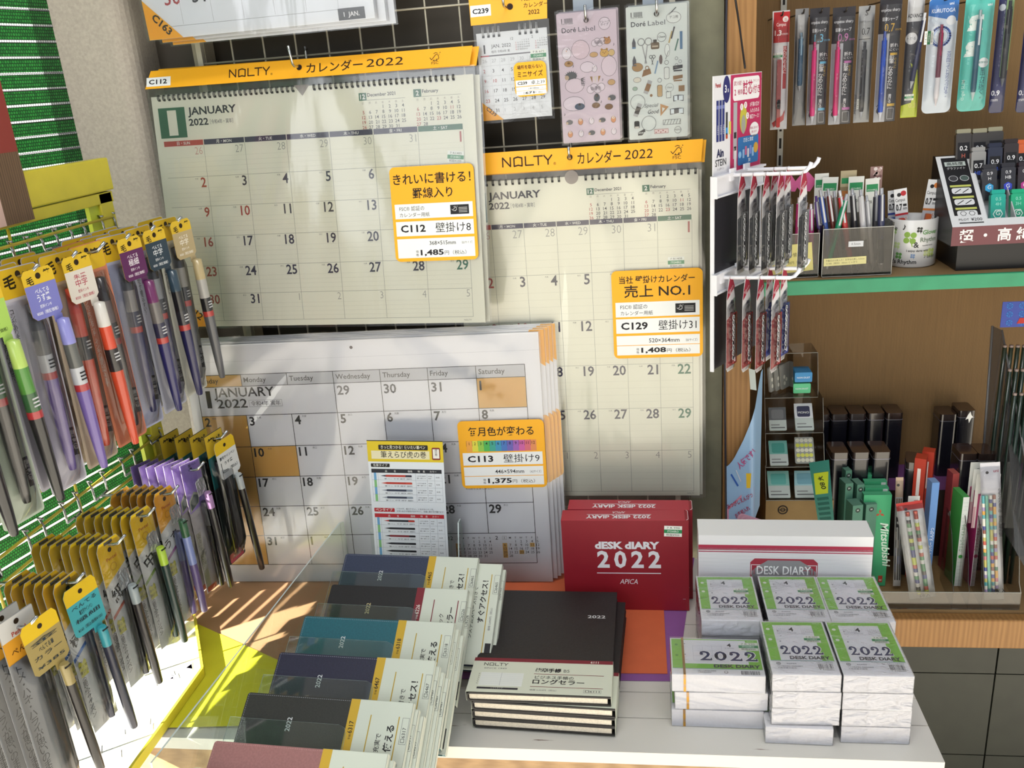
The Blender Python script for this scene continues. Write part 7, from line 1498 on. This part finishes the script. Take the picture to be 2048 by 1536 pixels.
def art_animals(b, w, h):
    u = w / 90
    blob(b, w * .80, h * .90, 9 * u, 'd6ccd6'); b.txt('フレーク', w * .80, h * .905, 2.6, '4a4a50', 6, 'c'); b.txt('タイプ', w * .80, h * .885, 2.6, '4a4a50', 6, 'c')
    bird(b, w * .14, h * .70, 9 * u, 'd9d3da', 'd9d3da'); blob(b, w * .38, h * .72, 14 * u, 'd0bfc9'); [blob(b, w * (.62 + .045 * i), h * (.76 + .012 * (i % 2)), 5 * u, 'd6ccd6') for i in range(4)]; critter(b, w * .83, h * .77, 6 * u, 'b98a5a', '9a6a3a')
    critter(b, w * .78, h * .68, 7 * u, 'c9a45a', 'a9843a'); blob(b, w * .90, h * .68, 5 * u, 'c9b07a'); blob(b, w * .60, h * .675, 6.5 * u, 'c2a070', 4 * u); blob(b, w * .17, h * .62, 7 * u, 'b08a5a', 4.5 * u); critter(b, w * .17, h * .625, 3 * u, 'a07038', '704a20')
    blob(b, w * .48, h * .585, 11 * u, 'd6ccd6', 8 * u); bird(b, w * .60, h * .57, 5.5 * u, 'd9d3da', 'd9d3da'); blob(b, w * .85, h * .58, 12 * u, 'd3c6d0', 15 * u); hog(b, w * .20, h * .525, 9 * u); blob(b, w * .25, h * .45, 15 * u, 'd3c6d0', 11 * u); [b.poly([(w * .36, h * .50 - i * 2), (w * .44, h * .51 - i * 2.6), (w * .37, h * .49 - i * 2)], '3a3a3e', 4) for i in range(5)]
    [b.poly([(w * (.52 + .07 * i), h * .51), (w * (.56 + .07 * i), h * .51), (w * (.555 + .05 * i), h * .46)], ('8a6a3a', 'c9c4b4', 'a07838')[i], 4) for i in range(3)]; blob(b, w * .88, h * .455, 6 * u, 'c2a070', 4.5 * u)
    [blob(b, w * (.52 + .06 * i), h * (.41 + .015 * (i % 2)), 6 * u, 'd6ccd6') for i in range(4)]; bird(b, w * .62, h * .345, 6 * u, '4a5058', '3a3a40'); hog(b, w * .88, h * .335, 6 * u)
    blob(b, w * .22, h * .31, 17 * u, 'd6ccd6', 11 * u); b.disc(w * .32, h * .285, 8 * u, '44546a', 6, 12, ry=5 * u); bird(b, w * .32, h * .29, 4 * u, '44546a', '26262a', 8); [blob(b, w * (.60 + .22 * (i % 2)), h * (.285 - .018 * i), 6.5 * u, '7a5a3a', 4.5 * u) for i in range(2)]
    for r in range(2):
        for c in range(5):
            x, y = w * (.13 + .19 * c), h * (.165 - .095 * r)
            (hog if (c + r) % 3 == 0 else bird)(b, x, y, *((5.2 * u,) if (c + r) % 3 == 0 else (5.2 * u, ('4a5058', 'c98a5a', 'd9d3da')[(c + r) % 3], ('3a3a40', 'd9c4b0', 'd9d3da')[(c + r) % 3])))
    [b.txt('♪', w * x, h * y, 4, '4a4a50', 3) for x, y in ((.93, .73), (.23, .59), (.72, .47), (.68, .30), (.04, .22))]
def art_stationery(b, w, h):
    u = w / 90; K = '4a4a50'; BR = '8a6a48'; BL = '5a7a9a'; TN = 'b59a70'
    blob(b, w * .78, h * .90, 11 * u, 'd6dbd9', 8 * u); b.txt('デコ用', w * .78, h * .895, 2.8, K, 6, 'c'); b.stroke([(w * .70, h * .92), (w * .82, h * .97)], 1, K, 4)
    for i in range(2): b.poly([(w * .09, h * (.70 - .13 * i)), (w * .15, h * (.70 - .13 * i)), (w * .15, h * (.74 - .13 * i)), (w * .12, h * (.775 - .13 * i)), (w * .09, h * (.74 - .13 * i))], '55555c', 3); b.rect(w * .09, h * (.695 - .13 * i), w * .06, h * .012, BL, 4)
    for q in (-1, 1): b.ring(w * (.30 + q * .06), h * .74, 5 * u, 1.1, '8f9092', 3, 14); b.stroke([(w * (.30 + q * .04), h * .71), (w * (.31 - q * .012), h * .58)], 1.5, '9a9b9d', 3); b.ring(w * (.42 + q * .025), h * .625, 2.2 * u, .7, '3a3a3e', 3, 10); b.stroke([(w * (.42 + q * .02), h * .615), (w * (.42 - q * .012), h * .565)], .7, '3a3a3e', 3)
    b.rrect(w * .40, h * .68, w * .14, h * .05, 2, '6a5a48', 3); b.rect(w * .44, h * .725, w * .06, h * .025, '3a3430', 3); b.rect(w * .42, h * .695, w * .1, h * .012, 'b5aa98', 4)
    b.ring(w * .58, h * .765, 6.5 * u, .5, K, 3); b.txt('Check', w * .58, h * .76, 2.6, K, 4, 'c', it=.2)
    for x, y, L, c in ((.70, .72, .08, 'b5a070'), (.74, .75, .08, K), (.80, .66, .08, '5a7a70'), (.46, .50, .09, '7a94b0'), (.90, .67, .12, BL)): b.stroke([(w * x, h * y), (w * (x + .05 * (1 if L < .1 else .0)), h * (y + L))], 2.0 * (1.8 if L > .1 else 1), c, 3)
    blob(b, w * .67, h * .665, 4 * u, 'd9dedc', 9 * u); b.stroke([(w * .64, h * .60), (w * .69, h * .66)], 1, '8f9092', 5); b.disc(w * .56, h * .60, 2.6 * u, '6a5a58', 3, 10, ry=7 * u)
    for i in range(3): b.ring(w * (.82 + .06 * (i % 2)), h * (.60 - .025 * i), 2.2 * u, .6, '8a8c90', 3, 10)
    blob(b, w * .17, h * .555, 8.5 * u, 'a5855a', 6.5 * u); b.poly([(w * .24, h * .48), (w * .40, h * .50), (w * .38, h * .54), (w * .27, h * .53)], BR, 3); b.ring(w * .33, h * .545, 2.6 * u, .9, BR, 3, 10); blob(b, w * .16, h * .46, 6 * u, 'd0ccc0', 4 * u)
    for y, c in ((.515, '3a3a3e'), (.44, '8a6a48')): b.poly([(w * .76, h * y), (w * .92, h * (y + .01)), (w * .92, h * (y + .035)), (w * .76, h * (y + .03))], c, 3); b.rect(w * .77, h * (y - .012), w * .14, h * .01, c, 3)
    for x, y, c in ((.61, .45, 'd0d4d2'), (.49, .32, TN)): b.rrect(w * x, h * y, w * .09, h * .09, 2, K, 3); b.rrect(w * x + .5, h * y + .5, w * .09 - 1, h * .09 - 1, 2, c, 4); b.ring(w * (x + .045), h * (y + .125), 3 * u, .5, K, 3, 12)
    for y0, x0 in ((.36, .30), (.19, .12)):
        b.stroke([(w * x0, h * y0), (w * (x0 + .07), h * (y0 + .08))], 7 * u, 'a9aaac', 3); b.stroke([(w * (x0 + .02), h * (y0 + .02)), (w * (x0 + .05), h * (y0 + .055))], 7 * u, BR if x0 > .2 else '4a4440', 4); b.ring(w * (x0 + (-.14 if x0 > .2 else .22)), h * (y0 - .07), 11 * u, .6, '6a6a6e', 3)
    blob(b, w * .12, h * .395, 4 * u, '9ab0a0', 3 * u); b.disc(w * .39, h * .335, 2.2 * u, BR, 3, 8); b.ring(w * .70, h * .385, 6 * u, .4, '8a8c90', 3); b.txt('Check', w * .70, h * .38, 2, '8a8c90', 4, 'c', it=.2)
    b.rect(w * .85, h * .35, w * .1, h * .045, BR, 3); b.frame(w * .64, h * .305, w * .08, h * .05, .5, K, 3)
    for y in (.275, .175): b.poly([(w * (.76 if y > .2 else .70), h * y), (w * .84, h * (y + .01)), (w * .93, h * y), (w * .93, h * (y + .045)), (w * .84, h * (y + .05)), (w * (.76 if y > .2 else .70), h * (y + .045))], K, 3); b.rect(w * (.775 if y > .2 else .715), h * (y + .008), w * .055, h * .035, 'd6e0e6', 4); b.rect(w * .85, h * (y + .008), w * .07, h * .035, 'd6e0e6', 4)
    b.txt('Special', w * .27, h * .245, 5, '5a5a5e', 3, 'l', -.006, it=.25, w=w * .22); b.txt('Good', w * .32, h * .195, 5.4, K, 3, 'l', .01, it=.25, w=w * .18); b.poly([(w * .54, h * .17), (w * .68, h * .24), (w * .54, h * .265)], 'b58a5a', 3); b.poly([(w * .57, h * .20), (w * .62, h * .228), (w * .57, h * .238)], 'd6dbd9', 4)
    b.frame(w * .58, h * .10, w * .30, h * .04, .5, K, 3); [b.stroke([(w * (.60 + .05 * i), h * .102), (w * (.63 + .05 * i), h * .138)], .6, K, 3) for i in range(6)]
    b.rrect(w * .09, h * .085, w * .09, h * .06, 2, '2a2624', 3); b.rect(w * .10, h * .085, w * .07, h * .018, 'c9c4bc', 4); b.poly([(w * .15, h * .03), (w * .22, h * .03), (w * .28, h * .06), (w * .26, h * .08), (w * .15, h * .055)], '26262a', 3); [b.disc(w * (.17 + .03 * i), h * .05, 1.0, 'd6dbd9', 4, 6) for i in range(4)]
    b.rect(w * .43, h * .035, w * .24, h * .035, '8a3a3a', 3); b.rect(w * .435, h * .038, w * .23, h * .029, 'd6c4c4', 4); [b.disc(w * (.46 + .04 * i), h * (.046 + .012 * (i % 2)), .9, '8a2a2a', 5, 6) for i in range(5)]; b.ring(w * .83, h * .055, 5 * u, .5, K, 3); b.txt('MEMO', w * .83, h * .05, 2.2, K, 4, 'c')
for px, Y, lb, art, fc in ((((1114, 28), (1234, 17), (1127, 287)), -.035, 'pale pink sticker sheet with animals hanging beside the mini calendar', art_animals, 'cdbfcb'),
                           (((1253, 15), (1376, 4), (1259, 280)), -.035, 'pale grey sticker sheet with stationery drawings hanging at the right of the grid', art_stationery, 'ced5d3')):
    t, M, w, h = sticker_sheet(px, Y, lb, art, fc)
    sticker_sheet([(p[0] + 4, p[1] - 3) for p in px], Y + .010, lb.replace('pale pink', 'second pale pink').replace('pale grey', 'second pale grey').split(' hanging')[0] + ', directly behind the first', None, fc)
    c = M @ Vector((w * .0005, h * .000935, 0)); hook('chrome hook through the ' + lb.split(' hanging')[0], Vector((c.x, -.003, c.z - .001)), -c.y + .012, .016)
    b = B(); b.prism([(-14, 0), (14, 0), (14, 62), (-14, 62)], 0, .6, mat('8f9aa8', .4)); b.disc(0, 22, 3, '26262a', 2, 10); b.rect(-11, 34, 9, 22, '55606a', 2)
    tag(b.obj('hook_label', M=Matrix.Translation((c.x - .004, -.020, c.z + .012)) @ Matrix.Rotation(rad(90), 4, 'X')), 'clear grey hook label above the ' + lb.split(' hanging')[0], 'label')
# cables running down the post, tag hanging from the lead display
b = B(); p = [onY(1453, -40, -.006), onY(1453, 0, -.006), onY(1450, 138, -.006), onY(1449, 300, -.006), onY(1449, 700, -.006), onY(1452, 1040, -.006)]
b.tube([((q - p[0]) * 1e3)[:] for q in p], 1.7, mat('1c1c2c', .5), 6); tag(b.obj('cable', M=p[0]), 'thin dark blue cable running down between the grey post and the wooden board', 'cable')
b = B(); p = [onY(1468, -30, -.02), onY(1471, 0, -.022), onY(1480, 60, -.05), onY(1489, 128, -.10), onY(1490, 136, -.105)]
b.tube([((q - p[0]) * 1e3)[:] for q in p], 1.5, mat('1a1210', .5), 6); tag(b.obj('hanging_cord', M=p[0]), 'dark cord that the lead display panel hangs from', 'cord')
M, w, h = placeY(1501, 736, 1514, 782, -.02, 0, 5); b = B(); b.prism([(0, 3), (w, 0), (w, h - 4), (0, h)], 0, .4, mat('a9b2ae', .5)); [b.rect(w * .25, h * (.2 + .1 * i), w * .4, h * .04, '66706c', 2) for i in range(6)]
tag(b.obj('price_slip', M=M), 'narrow price slip dangling below the red lead packs', 'price slip')
